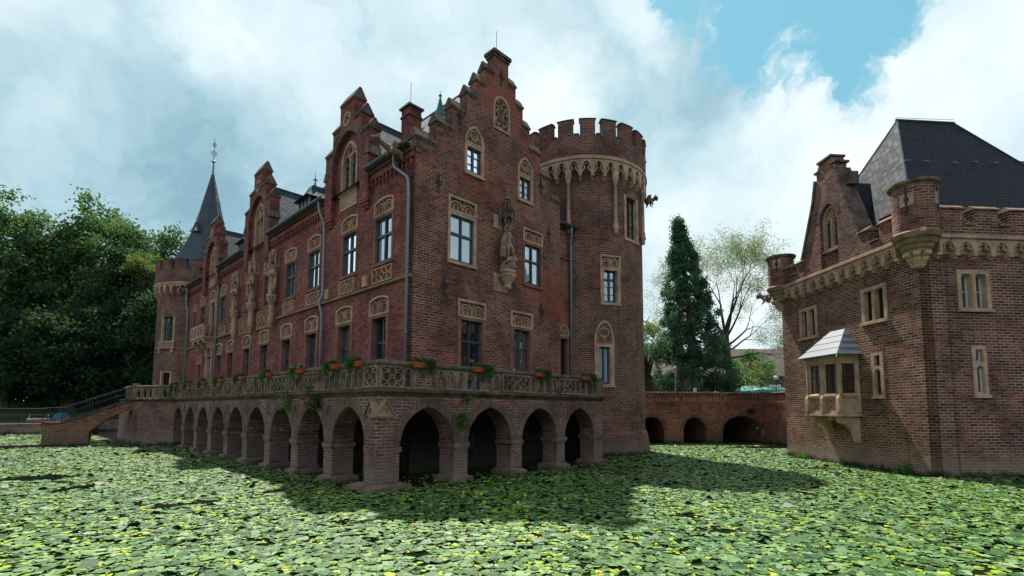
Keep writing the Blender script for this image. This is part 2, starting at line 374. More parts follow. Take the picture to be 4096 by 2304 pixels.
        return s.add(vs, fs)
    def ball(s, c, r, sx=1, sy=1, sz=1, n=10, m=7):
        vs = []; fs = []
        for j in range(m+1):
            t = PI*j/m
            for i in range(n):
                a = 2*PI*i/n; vs.append((c[0]+r*sx*math.sin(t)*math.cos(a), c[1]+r*sy*math.sin(t)*math.sin(a), c[2]+r*sz*math.cos(t)))
        for j in range(m):
            for i in range(n): fs.append((j*n+i, (j+1)*n+i, (j+1)*n+(i+1) % n, j*n+(i+1) % n))
        return s.add(vs, fs)
    def build(s, name, m, parent=None, smooth=False, cyl=None, loc=None, label=None):
        me = bpy.data.meshes.new(name); me.from_pydata(s.v, [], s.f)
        ms = m if isinstance(m, (list, tuple)) else [m]
        for q in ms: me.materials.append(M[q])
        if len(ms) > 1: me.polygons.foreach_set('material_index', s.mi)
        me.validate(); me.update()
        bmn = __import__('bmesh').new(); bmn.from_mesh(me)
        __import__('bmesh').ops.recalc_face_normals(bmn, faces=bmn.faces); bmn.to_mesh(me); bmn.free()
        uvl = me.uv_layers.new(name='UVMap').data
        for p in me.polygons:
            n = p.normal; h = math.hypot(n.x, n.y)
            c = p.center
            if cyl and h > .15:
                ac = math.atan2(c.y-cyl[1], c.x-cyl[0])
                for li in p.loop_indices:
                    v = me.vertices[me.loops[li].vertex_index].co
                    a = math.atan2(v.y-cyl[1], v.x-cyl[0])
                    if a-ac > PI: a -= 2*PI
                    if a-ac < -PI: a += 2*PI
                    uvl[li].uv = (a*cyl[2], v.z)
            elif h > .12:
                t = Vector((-n.y/h, n.x/h, 0)); b = n.cross(t)
                for li in p.loop_indices:
                    v = me.vertices[me.loops[li].vertex_index].co; uvl[li].uv = (v.dot(t), v.dot(b))
            else:
                for li in p.loop_indices:
                    v = me.vertices[me.loops[li].vertex_index].co; uvl[li].uv = (v.x, v.y)
        if smooth: me.shade_smooth()
        o = bpy.data.objects.new(name, me); COL.objects.link(o)
        if parent is not None: o.parent = parent
        if loc is not None: o.location = loc
        if label: o['label'] = label
        return o
def tag(o, label=None, cat=None, group=None, kind=None):
    if label: o['label'] = label
    if cat: o['category'] = cat
    if group: o['group'] = group
    if kind: o['kind'] = kind
    return o
def thing(name, label, cat, loc=(0,0,0), rz=0., group=None):
    o = bpy.data.objects.new(name, None); COL.objects.link(o); o.location = loc; o.rotation_euler = (0,0,rz); o.empty_display_size = .5
    return tag(o, label, cat, group)
def copy_tree(o, parent=None):
    c = o.copy(); COL.objects.link(c); c.parent = parent
    for ch in list(o.children): copy_tree(ch, c)
    return c
def rect(a0, a1, z0, z1): return [(a0,z0),(a1,z0),(a1,z1),(a0,z1)]
def arc(cx, cz, r, t0, t1, n=10): return [(cx+r*math.cos(math.radians(t0+(t1-t0)*i/n)), cz+r*math.sin(math.radians(t0+(t1-t0)*i/n))) for i in range(n+1)]
def pointed_top(a0, a1, zs, z1, n=9):        # right springing over the apex to the left springing
    h = (a1-a0)/2; H = max(z1-zs, h*1.001); R = (h*h+H*H)/(2*h); c = (a0+a1)/2
    t = math.degrees(math.atan2(H, R-h)); k = (z1-zs)/H
    L = arc(a1-R, zs, R, 0, t, n); Rr = arc(a0+R, zs, R, 180-t, 180, n)
    return [(x, zs+(z-zs)*k) for x, z in L + Rr[1:]]
def seg_top(a0, a1, zs, z1, n=8):
    h = (a1-a0)/2; H = z1-zs; R = (h*h+H*H)/(2*H); c = (a0+a1)/2; t = math.degrees(math.asin(min(1, h/R)))
    return arc(c, z1-R, R, 90-t, 90+t, n)
def shape(kind, a0, a1, z0, z1, rise=.14):
    if kind == 'flat': return rect(a0, a1, z0, z1)
    if kind == 'seg': return [(a0,z0),(a1,z0)] + seg_top(a0, a1, z1-rise, z1)
    if kind == 'point': return [(a0,z0),(a1,z0)] + pointed_top(a0, a1, z1-rise, z1)
    if kind == 'round': return [(a0,z0),(a1,z0)] + pointed_top(a0, a1, z1-(a1-a0)/2, z1)
def foil(mb, fr, a, z, r, n=4, w=.035, d0=.0, d1=.1, ph=45.):
    ka = math.radians(fr.R) if isinstance(fr, Cy) else 1.
    mb.rib(fr, [(a+x/ka, z+y) for x, y in arc(0,0,r,0,360,16)[:-1]], w, d0, d1, True)
    for k in range(n):
        t = math.radians(ph+360*k/n); cx, cy = math.cos(t)*r*.52, math.sin(t)*r*.52
        mb.rib(fr, [(a+x/ka, z+y) for x, y in arc(cx,cy,r*.40,math.degrees(t)-130,math.degrees(t)+130,8)], w*.7, d0+.015, d1)
def lancet_pair(mb, fr, a0, a1, z0, z1, n=2, w=.045, d0=.0, d1=.1, top='flat'):
    ka = math.radians(fr.R) if isinstance(fr, Cy) else 1.
    wd = (a1-a0)/n; h = (z1-z0)
    for i in range(n):
        b0, b1 = a0+wd*i, a0+wd*(i+1); c = (b0+b1)/2
        mb.rib(fr, [(b0,z0)] + [p for p in reversed(pointed_top(b0, b1, z0+h*.12, z0+h*.82, 6))] + [(b1,z0)], w, d0, d1)
        rr = min(wd*ka*.30, h*.26)
        mb.rib(fr, [(c+x/ka, z0+h*.36+y) for x, y in arc(0,0,rr,-50,230,9)], w*.75, d0+.02, d1)
        mb.rib(fr, [(c-wd*.42, z0), (c-wd*.2, z0+h*.2)], w*.6, d0+.02, d1); mb.rib(fr, [(c+wd*.42, z0), (c+wd*.2, z0+h*.2)], w*.6, d0+.02, d1)
    for i in range(1, n): mb.rib(fr, [(a0+wd*i, z0+h*.55), (a0+wd*i-wd*.22, z1), ], w*.6, d0+.01, d1); mb.rib(fr, [(a0+wd*i, z0+h*.55), (a0+wd*i+wd*.22, z1)], w*.6, d0+.01, d1)

HOLES = {}
def window(root, fr, key, a0, a1, z0, z1, zo, top='flat', rise=.16, jamb=.17, jm='red_sandstone', tm='sandstone', sill=True,
           transom=.62, curtain=False, lights=2, fm='frame_green', vbars=0, hbars=0, deep=.24, lancets=2, sillz=.14, label=None, door=False, jw=None):
    """stone surround with a carved head over a recessed wooden casement; adds the hole to the wall's list"""
    HOLES.setdefault(key, []).append(shape(top, a0+.05*jscale(fr), a1-.05*jscale(fr), z0+.03, z1-.05, rise))
    if curtain and not isinstance(fr, Cy): deep = min(deep, .14); jamb = min(jamb, .14)
    ja = jamb/(math.radians(fr.R) if isinstance(fr, Cy) else 1.)
    o0, o1, oz0 = a0+ja, a1-ja, z0+(0 if door else sillz)
    mb = MB()
    if top == 'flat' and zo >= z1-.12: mb.slab(fr, rect(a0,a1,z0,z1), [rect(o0,o1,oz0,zo)], -.03, deep+.08)
    else:
        if sill and not door: mb.slab(fr, rect(a0,a1,z0,zo+.02), [rect(o0,o1,oz0,zo-.10)], -.03, deep+.08)
        else:
            mb.fbox(fr, a0, o0, z0, zo+.02, -.03, deep+.08); mb.fbox(fr, o1, a1, z0, zo+.02, -.03, deep+.08); mb.fbox(fr, o0, o1, zo-.1, zo+.02, -.03, deep+.08)
    if sill and not door: mb.fbox(fr, a0-.02, a1+.02, z0-.05, z0+.05, -.10, .05)
    r = mb.build('window', jm, root, label=label)
    if not (top == 'flat' and zo >= z1-.12):
        t = MB(); b = .10/(math.radians(fr.R) if isinstance(fr, Cy) else 1.)
        t.slab(fr, shape(top, a0, a1, zo+.02, z1, rise), [shape(top, a0+b, a1-b, zo+.10, z1-.09, rise*.9)], -.05, .2)
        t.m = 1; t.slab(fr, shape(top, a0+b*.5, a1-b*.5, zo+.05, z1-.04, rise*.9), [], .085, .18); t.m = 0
        if top == 'point': 
            zc = zo+.10+(z1-zo-.2)*.45; rr = min((z1-zo)*.26, (a1-a0)*(math.radians(fr.R) if isinstance(fr, Cy) else 1.)*.24)
            foil(t, fr, (a0+a1)/2, zc+rr*.3, rr, 4 if lancets != 3 else 3, .04, .0, .08)
            lancet_pair(t, fr, a0+b, a1-b, zo+.08, zo+.1+(z1-zo)*.5, 2, .035, .01, .08)
        else: lancet_pair(t, fr, a0+b, a1-b, zo+.08, z1-.10, lancets, .05, -.0, .08)
        t.build('tracery', [tm, 'stone_recess_shade'], r)
    f = MB(); fw = .06/(math.radians(fr.R) if isinstance(fr, Cy) else 1.); zt = zo-.10 if not (top == 'flat' and zo >= z1-.12) else zo
    d0, d1 = deep-.06, deep+.0
    f.slab(fr, rect(o0-.001, o1+.001, oz0-.001, zt+.001), [rect(o0+fw, o1-fw, oz0+.10, zt-.06)], d0, d1+.04)
    for i in range(1, lights): c = o0+(o1-o0)*i/lights; f.fbox(fr, c-fw*.6, c+fw*.6, oz0+.1, zt-.06, d0-.015, d1+.03)
    if transom: zz = oz0+(zt-oz0)*transom; f.fbox(fr, o0+fw, o1-fw, zz-.045, zz+.045, d0-.025, d1+.02)
    for i in range(lights):
        b0, b1 = o0+(o1-o0)*i/lights, o0+(o1-o0)*(i+1)/lights
        for k in range(1, vbars+1): c = b0+(b1-b0)*k/(vbars+1); f.fbox(fr, c-fw*.22, c+fw*.22, oz0+.1, zt-.06, d0+.02, d1)
    for k in range(1, hbars+1): z = oz0+(zt-oz0)*k/(hbars+1); f.fbox(fr, o0+fw, o1-fw, z-.014, z+.014, d0+.025, d1)
    if door: f.fbox(fr, o0+fw, o1-fw, oz0+.1, oz0+.5, d0+.01, d1)
    f.build('window_frame', fm, r)
    g = MB(); g.add([fr.P(o0,oz0,d1), fr.P(o1,oz0,d1), fr.P(o1,zt,d1), fr.P(o0,zt,d1)], [(0,1,2,3)]); g.build('pane', 'glass', r)
    if curtain:
        cu = MB(); n = 26; w_ = (o1-o0); rr = random.Random(int(a0*97+z0*13))
        for s0, s1 in ((.03, rr.uniform(.36,.46)), (rr.uniform(.54,.64), .97)):
            pts = [(o0+w_*(s0+(s1-s0)*i/n), d1+.035+.018*math.sin(i*1.9+rr.random()*.4)) for i in range(n+1)]
            vs = [fr.P(a, oz0+.02, d) for a, d in pts] + [fr.P(a, zt, d) for a, d in pts]
            cu.add(vs, [(i, i+1, n+2+i, n+1+i) for i in range(n)])
        cu.build('curtain', 'curtain', r)
    return r
def jscale(fr): return 1/math.radians(fr.R) if isinstance(fr, Cy) else 1.

def coping(parent, fr, a0, a1, z, t0, t1, h=.45, ov=.05, m='coping_stone'):
    """saddle-backed stone on one step of a gable, over a course of little brick corbels"""
    b = MB(); d0, d1 = t0-ov, t1+ov; dm = (t0+t1)/2
    vs = [fr.P(a0-ov,z,d0), fr.P(a1+ov*.5,z,d0), fr.P(a1+ov*.5,z,d1), fr.P(a0-ov,z,d1),
          fr.P(a0-ov,z+.07,d0), fr.P(a1+ov*.5,z+.07,d0), fr.P(a1+ov*.5,z+.07,d1), fr.P(a0-ov,z+.07,d1),
          fr.P(a0-ov+.04,z+h,dm-.05), fr.P(a1,z+h,dm-.05), fr.P(a1,z+h,dm+.05), fr.P(a0-ov+.04,z+h,dm+.05)]
    b.add(vs, [(0,1,2,3),(0,1,5,4),(2,3,7,6),(1,2,6,5),(3,0,4,7),(4,5,9,8),(6,7,11,10),(5,6,10,9),(7,4,8,11),(8,9,10,11)])
    n = max(2, int((a1-a0)/.17))
    for i in range(n):
        c = a0+(a1-a0)*(i+.5)/n; b.fbox(fr, c-.04, c+.04, z-.12, z, t0-.045, t0+.02)
    return b.build('coping', m, parent)

CR = 0.796901; CO = (-4.12060828, 14.87229821, 0.)
CMx = Matrix.Translation(CO) @ Matrix.Rotation(CR, 4, 'Z')
def cw(x, y, z=0.): return CMx @ Vector((x, y, z))
GR = 0.0778668; GO = (15.78281769, 18.94598773, 0.)
GMx = Matrix.Translation(GO) @ Matrix.Rotation(GR, 4, 'Z')
def gw(x, y, z=0.): return GMx @ Vector((x, y, z))
TU, TR, RE, UE = 3.05, 3.33, 12.62, 38.3
FF = Fr((0,TU,0), (1,0,0), (0,-1,0)); LF = Fr((TR,0,0), (0,1,0), (-1,0,0))

# ============================================================ THE CASTLE
castle = thing('castle', 'long red brick castle with stepped gables and carved stone windows above the arcaded terrace', 'castle', CO, CR)
# --- front windows
window(castle, FF, 'F', 5.62, 7.25, 3.10, 7.24, 6.46, jamb=.2, transom=.72, door=True, label='tall dark window left of the carved knight, ground floor')
window(castle, FF, 'F', 8.85, 10.41, 3.10, 7.21, 6.42, jamb=.2, transom=.72, door=True)
window(castle, FF, 'F', 5.02, 6.63, 8.74, 11.70, 10.98, curtain=True, jamb=.17, jm='sandstone', transom=.6, sillz=.1)
window(castle, FF, 'F', 9.69, 11.17, 8.60, 11.52, 10.80, curtain=True, jamb=.17, transom=.6, sillz=.1)
window(castle, FF, 'F', 5.90, 7.04, 12.98, 15.31, 14.38, top='point', rise=.8, curtain=True, jm='sandstone', transom=0, hbars=2, jamb=.14)
window(castle, FF, 'F', 9.30, 10.42, 12.80, 15.12, 14.14, top='point', rise=.8, curtain=True, jm='sandstone', transom=0, hbars=2, jamb=.14)
HOLES['F'].append(shape('point', 7.68, 8.66, 15.85, 17.48, .6))
stepsF = [(3.33,13.60),(4.33,14.65),(5.15,15.70),(6.00,16.72),(6.56,17.60),(7.12,18.45),(7.68,19.55)]
out = [(TR,-.7),(RE,-.7)]
RX = [12.62,11.80,10.99,10.18,9.67,9.15,8.63]; ml = [(a, st_[1]) for a, st_ in zip(RX, stepsF)]
out = [(TR,-.7),(RE,-.7),(RE,ml[0][1])]
for i in range(1, 7): out += [(ml[i][0], ml[i-1][1]), (ml[i][0], ml[i][1])]
for i in range(6, 0, -1): out += [(stepsF[i][0], stepsF[i][1]), (stepsF[i][0], stepsF[i-1][1])]
out += [(TR, stepsF[0][1])]
mb = MB(); mb.slab(FF, out, HOLES['F'], 0, .5)
fw = mb.build('wall', 'brick_front', castle, label='front wall with the great stepped gable')
for i in range(6):
    coping(fw, FF, stepsF[i][0]+.0, stepsF[i+1][0], stepsF[i][1], 0, .5, .50)
    coping(fw, Fr((0,TU,0),(-1,0,0),(0,-1,0)), -RX[i], -RX[i+1], stepsF[i][1], 0, .5, .50)
b = MB(); b.fbox(FF, 7.62, 8.68, 19.42, 19.52, -.06, .56); b.fbox(FF, 7.56, 8.74, 19.56, 19.72, -.12, .62)
b.add([FF.P(7.56,19.72,-.12), FF.P(8.74,19.72,-.12), FF.P(8.74,19.72,.62), FF.P(7.56,19.72,.62), FF.P(8.15,20.05,.25)], [(0,1,4),(1,2,4),(2,3,4),(3,0,4)])
b.build('coping', 'coping_stone', fw)
b = MB(); b.slab(FF, shape('point', 7.62, 8.72, 15.78, 17.55, .62), [shape('point', 7.72, 8.62, 15.9, 17.43, .55)], -.05, .25)
b.slab(FF, shape('point', 7.68, 8.66, 15.84, 17.5, .6), [], .2, .3)
for k in range(5): b.rib(FF, arc(8.17+.28*math.cos(math.radians(-20+k*55)), 16.95+.30*math.sin(math.radians(-20+k*55)), .15, -60+k*55-40, -60+k*55+180, 8), .04, .02, .2)
for a, z in ((7.98,16.28),(8.36,16.28),(8.17,16.12),(8.17,16.5)): foil(b, FF, a, z, .17, 4, .035, -.0, .2)
nich = b.build('tracery_niche', 'sandstone', fw)
b = MB(); b.ball(FF.P(8.17,16.45,.02), .2, 1, .5, 1.4); b.ball(FF.P(8.17,16.95,.0), .11, 1, .6, 1.3); b.tube([FF.P(8.17,16.6,0), FF.P(8.02,16.9,-.05)], .05); b.tube([FF.P(8.17,16.6,0), FF.P(8.34,16.85,-.05)], .05)
b.build('carved_figure', 'weathered_stone', fw, smooth=True)
# soldier arches over the openings, iron anchors
def soldier(mb, fr, a0, a1, z, h=.36, rise=.10, n=None):
    n = n or int((a1-a0)/.085)
    pts_lo = list(reversed(seg_top(a0, a1, z, z+rise, n))); 
    for i in range(n):
        x0, y0 = pts_lo[i]; x1, y1 = pts_lo[i+1]; c = (a0+a1)/2
        k = lambda x: (x-c)*.10
        mb.add([fr.P(x0+.006,y0,-.012), fr.P(x1-.006,y1,-.012), fr.P(x1+k(x1)-.006,y1+h,-.012), fr.P(x0+k(x0)+.006,y0+h,-.012),
                fr.P(x0+.006,y0,.02), fr.P(x1-.006,y1,.02), fr.P(x1+k(x1)-.006,y1+h,.02), fr.P(x0+k(x0)+.006,y0+h,.02)], [(0,1,2,3),(0,1,5,4),(1,2,6,5),(2,3,7,6),(3,0,4,7)])
for a0, a1, z in ((5.55,7.32,7.27),(8.78,10.48,7.24),(4.95,6.7,11.73),(9.62,11.24,11.55)): b = MB(); soldier(b, FF, a0, a1, z); b.build('brick_arch', 'brick_front', fw)
def anchor(fr, a, z, h=.7):
    b = MB(); b.fbox(fr, a-.02, a+.02, z, z+h, -.05, -.0)
    for s_ in (-1,1): b.rib(fr, [(a+s_*x, z+h*.62+y) for x, y in arc(.09,0,.08,200,-60,8)], .025, -.05, -.02)
    b.rib(fr, [(a-.1,z+h*.5),(a+.1,z+h*.5)], .03, -.06, -.02); b.fbox(fr, a-.04, a+.04, z+h, z+h+.08, -.05, -.01)
    return b.build('wall_anchor', 'iron', castle)
for a, z in ((4.49,11.6),(4.88,7.22),(11.63,11.23),(11.08,7.04),(5.62,15.0),(8.15,18.1),(11.05,13.6)): anchor(FF, a, z)
# --- recessed strip between the gable and the tower
RF = Fr((0,3.35,0), (1,0,0), (0,-1,0))
window(castle, RF, 'R', 12.80, 13.74, 3.2, 7.13, 6.42, top='point', rise=.6, jamb=.17, lights=1, transom=.52, fm='frame_dark')
b = MB(); b.slab(RF, rect(12.4,15.2,-.7,12.6), [HOLES['R'][0]], 0, .4); b.fbox(RF, 12.85, 13.0, 9.75, 10.25, -.02, .1)
b.build('wall', 'brick_front', castle)
b = MB(); b.fbox(RF, 12.63, 14.2, 10.75, 10.83, -.08, .05); b.build('ledge', 'weathered_stone', castle)
b = MB(); b.add([RF.P(12.5,12.6,-.25), RF.P(14.6,12.6,-.25), RF.P(14.6,14.6,1.6), RF.P(12.5,14.6,1.6), RF.P(12.5,12.5,-.25), RF.P(14.6,12.5,-.25)], [(0,1,2,3),(4,5,1,0)])
b.build('roof', 'slate', castle)
def gutter(parent, pts, r=.13):
    b = MB(); n = 8; pts = [Vector(p) for p in pts]; t = (pts[-1]-pts[0]).normalized(); x = t.cross(Vector((0,0,1))).normalized(); vs = []
    for rr in (r, r*.86):
        for p in pts:
            for k in range(n+1): a = PI+PI*k/n; vs.append(p + x*math.cos(a)*rr + Vector((0,0,1))*math.sin(a)*rr)
    m = n+1; L = len(pts)
    fs = [(i*m+k, i*m+k+1, (i+1)*m+k+1, (i+1)*m+k) for i in range(L-1) for k in range(n)]
    fs += [((L+i)*m+k, (L+i)*m+k+1, (L+i+1)*m+k+1, (L+i+1)*m+k) for i in range(L-1) for k in range(n)]
    fs += [(k, L*m+k, L*m+k+1, k+1) for k in range(n)] + [((L-1)*m+k, (2*L-1)*m+k, (2*L-1)*m+k+1, (L-1)*m+k+1) for k in range(n)]
    fs += [(i*m, (i+1)*m, (L+i+1)*m, (L+i)*m) for i in range(L-1)] + [(i*m+n, (i+1)*m+n, (L+i+1)*m+n, (L+i)*m+n) for i in range(L-1)]
    b.add(vs, fs); return b.build('gutter', 'gutter_metal', parent, smooth=False)
def downpipe(parent, pts, r=.06):
    P = [Vector(p) for p in pts]; q = [P[0]]
    for i in range(1, len(P)-1):                       # round the elbows
        a = (P[i-1]-P[i]); b2 = (P[i+1]-P[i]); ra = min(.18, a.length*.4, b2.length*.4)
        p0, p1 = P[i]+a.normalized()*ra, P[i]+b2.normalized()*ra
        for k in range(5): t = k/4; q.append(p0*(1-t)**2+P[i]*2*t*(1-t)+p1*t*t)
    q.append(P[-1]); b = MB(); b.tube(q, r, 10)
    z = P[-1].z+.5
    while z < P[-2].z-.3: b.lathe([(r,z),(r+.018,z+.01),(r+.018,z+.05),(r,z+.06)], (P[-1].x, P[-1].y), 10); z += 1.9
    return b.build('downpipe', 'zinc', parent, smooth=True)
gutter(castle, [(12.7,2.98,12.6),(14.3,2.98,12.6)], .11)
downpipe(castle, [(13.55,2.98,12.5),(13.55,2.98,12.2),(13.76,3.2,11.6),(13.76,3.2,3.1)])

# --- left (long) facade
FC = [(1,8.6,'a'),(2,20.75,'b'),(3,30.95,'c')]
up = [5.35,8.42,12.27,15.36,18.8,22.1,25.3,27.87,30.58,33.35]
for i, c in enumerate(up):
    wd = .80 if i != 7 else .75
    door = i == 8
    window(castle, LF, 'L', c-wd, c+wd, 7.95 if door else 8.72, 11.72, 10.92, top='seg', curtain=not door, transom=.6 if not door else .7, door=door, sillz=.12, jm='red_sandstone' if i not in (8,) else 'sandstone')
window(castle, LF, 'L', 35.35, 36.25, 8.9, 11.45, 10.75, top='round', rise=.4, lights=1, fm='red_sandstone', jamb=.14)
lo = [5.55,8.68,12.28,15.6,19.05,22.25,25.6,28.3]
for i, c in enumerate(lo):
    wd = .82 if i else .8
    window(castle, LF, 'L', c-wd, c+wd, 3.1, 7.36, 6.5, top='seg', transom=.68, door=True, jamb=.22, deep=.3)
window(castle, LF, 'L', 30.15, 31.85, 3.1, 6.62, 6.55, jamb=.22, transom=.7, door=True, jm='sandstone', deep=.3)
window(castle, LF, 'L', 32.9, 34.15, 3.1, 6.68, 6.1, jamb=.2, transom=.7, door=True, deep=.3)
for c, g_, sc_ in ((8.6,1,1.),(20.75,2,1.06),(30.95,3,.98)):   # gable windows are cut through the wall higher up
    pass
out = [(TU+.02,-.7),(UE,-.7),(UE,13.12),(TU+.02,13.12)]
mb = MB(); mb.slab(LF, out, HOLES['L'], 0, .5)
lw = mb.build('wall', 'brick_side', castle, label='long side wall facing the balustrade')
for c in up[:8]: b = MB(); soldier(b, LF, c-.86, c+.86, 11.60, .34, .16); b.build('brick_arch', 'brick_side', lw)
for c in lo: b = MB(); soldier(b, LF, c-.88, c+.88, 7.26, .34, .16); b.build('brick_arch', 'brick_side', lw)
# back and far walls of the hollow house, a dark floor between the storeys
mb = MB(); mb.box(RE-.5, RE, TU+.5, UE, -.7, 13.12); mb.box(TR+.5, RE-.5, UE-.5, UE, -.7, 13.12); mb.build('wall', 'brick_side', castle, label='rear walls')
mb = MB(); mb.box(TR+.5, RE-.5, TU+.5, UE-.5, 2.7, 3.0); mb.box(TR+.5, RE-.5, TU+.5, UE-.5, 7.7, 8.1); mb.box(TR+.5, RE-.5, TU+.5, UE-.5, 12.3, 12.6)
mb.box(TR+3.6, TR+3.75, TU+.5, UE-.5, 3.0, 12.3); mb.box(TR+.5, RE-.5, TU+4.2, TU+4.35, 3.0, 12.3); mb.build('inner_wall', 'interior', castle)
# frieze under the eaves
for a0, a1 in ((3.1,6.45),(10.8,18.45),(23.0,28.75),(33.15,UE-.3)):
    b = MB(); b.fbox(LF, a0, a1, 12.72, 13.12, -.13, 0); b.fbox(LF, a0, a1, 12.98, 13.12, -.2, 0)
    n = int((a1-a0)/.3)
    for i in range(n):
        a = a0+(a1-a0)*(i+.5)/n; b.fbox(LF, a-.055, a+.055, 12.44, 12.72, -.11, 0); b.fbox(LF, a-.055, a+.055, 12.34, 12.44, -.05, 0)
    b.build('frieze', 'brick_side', lw)
    gutter(castle, [(TR-.32,a0-.05,13.3),(TR-.32,a1+.05,13.3)], .15)
    b = MB(); b.fbox(LF, a0, a1, 13.12, 13.18, -.30, .3); b.build('eaves_board', 'gutter_metal', castle)
for (y0_, y1_), zb_ in (((TU+.05,17.0),7.74),((24.7,29.4),7.74),((33.4,37.5),7.54)):
    b = MB(); b.add([(LF.P(a,zb_+z,d)) for a in (y0_,y1_) for z, d in ((0,0),(.02,-.14),(.08,-.14),(.18,0))], [(0,1,5,4),(1,2,6,5),(2,3,7,6),(0,1,2,3)]); b.build('string_course', 'lichen_stone', lw)
def panel(parent, fr, a0, a1, z0, z1, kind, m='sandstone', dd=0., name='tracery_panel'):
    b = MB(); h, wd = z1-z0, a1-a0; c, m_ = (a0+a1)/2, (z0+z1)/2
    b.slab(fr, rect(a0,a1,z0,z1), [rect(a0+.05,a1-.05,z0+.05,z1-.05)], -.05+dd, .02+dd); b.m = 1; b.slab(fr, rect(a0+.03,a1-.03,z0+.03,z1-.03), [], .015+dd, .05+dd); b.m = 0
    D = (-.045+dd, .03+dd)
    if kind == 'quad':
        n = max(1, round(wd/h)); cw_ = wd/n
        for i in range(n):
            x = a0+cw_*(i+.5)
            for sx, sy in ((-.25,.0),(.25,0),(0,.25),(0,-.25)): b.rib(fr, [(x+sx*cw_*1.0+q[0], m_+sy*h*1.0+q[1]) for q in arc(0,0,min(cw_,h)*.2,0,360,12)[:-1]], .035, *D, True)
            for s1, s2 in ((-1,-1),(1,-1),(1,1),(-1,1)): b.rib(fr, [(x+s1*cw_*.46,m_+s2*h*.44),(x+s1*cw_*.22,m_+s2*h*.3),(x+s1*cw_*.12,m_+s2*h*.12)], .03, *D)
    elif kind == 'leaf':
        n = max(1, round(wd/h)); cw_ = wd/n
        for i in range(n):
            x = a0+cw_*(i+.5)
            for s1, s2 in ((-1,-1),(1,-1),(1,1),(-1,1)):
                for bend in (.22,-.22): b.rib(fr, [(x+s1*cw_*.47*t+s2*s1*bend*cw_*math.sin(PI*t)*-.6, m_+s2*h*.46*t+bend*h*math.sin(PI*t)*.6) for t in (0,.2,.4,.6,.8,1)], .03, *D)
    elif kind == 'diamond':
        n = max(2, round(wd/h*2)); cw_ = wd/n
        for i in range(n):
            x = a0+cw_*(i+.5)
            for k in (0,1):
                zc = z0+h*(.27+.46*k); b.rib(fr, [(x-cw_*.45,zc),(x,zc-h*.22),(x+cw_*.45,zc),(x,zc+h*.22)], .03, *D, True)
                b.rib(fr, [(x+q[0],zc+q[1]) for q in arc(0,0,min(cw_,h)*.15,0,360,8)[:-1]], .02, *D, True)
    elif kind == 'star':
        n = max(1, round(wd/h)); cw_ = wd/n
        for i in range(n):
            x = a0+cw_*(i+.5); R = min(cw_,h)*.45
            b.rib(fr, [(x+q[0],m_+q[1]) for q in arc(0,0,R,0,360,18)[:-1]], .035, *D, True)
            for k in range(6): t = PI*k/3; b.rib(fr, [(x+R*.2*math.cos(t),m_+R*.2*math.sin(t)),(x+R*.7*math.cos(t+.35),m_+R*.7*math.sin(t+.35)),(x+R*math.cos(t),m_+R*math.sin(t))], .03, *D)
    return b.build(name, [m, 'balustrade_recess_shade' if m == 'balustrade_stone' else 'stone_recess_shade'], parent)
kinds = ['leaf','star','quad','diamond']
for i, (a0, a1) in enumerate(((4.6,6.2),(7.8,9.3),(11.5,13.1),(14.7,16.25))): panel(lw, LF, a0, a1, 7.95, 8.62, kinds[i % 4])
for i, (a0, a1) in enumerate(((17.75,20.5),(21.15,24.0))): panel(lw, LF, a0, a1, 7.5, 8.62, 'star' if i else 'quad')
for i, (a0, a1) in enumerate(((24.75,26.1),(27.1,28.55))): panel(lw, LF, a0, a1, 7.95, 8.62, kinds[(i+2) % 4])
for a in (6.55,10.25): b = MB(); b.fbox(LF, a, a+.4, 7.95, 8.45, -.12, .02); b.build('pilaster_base', 'sandstone', lw)

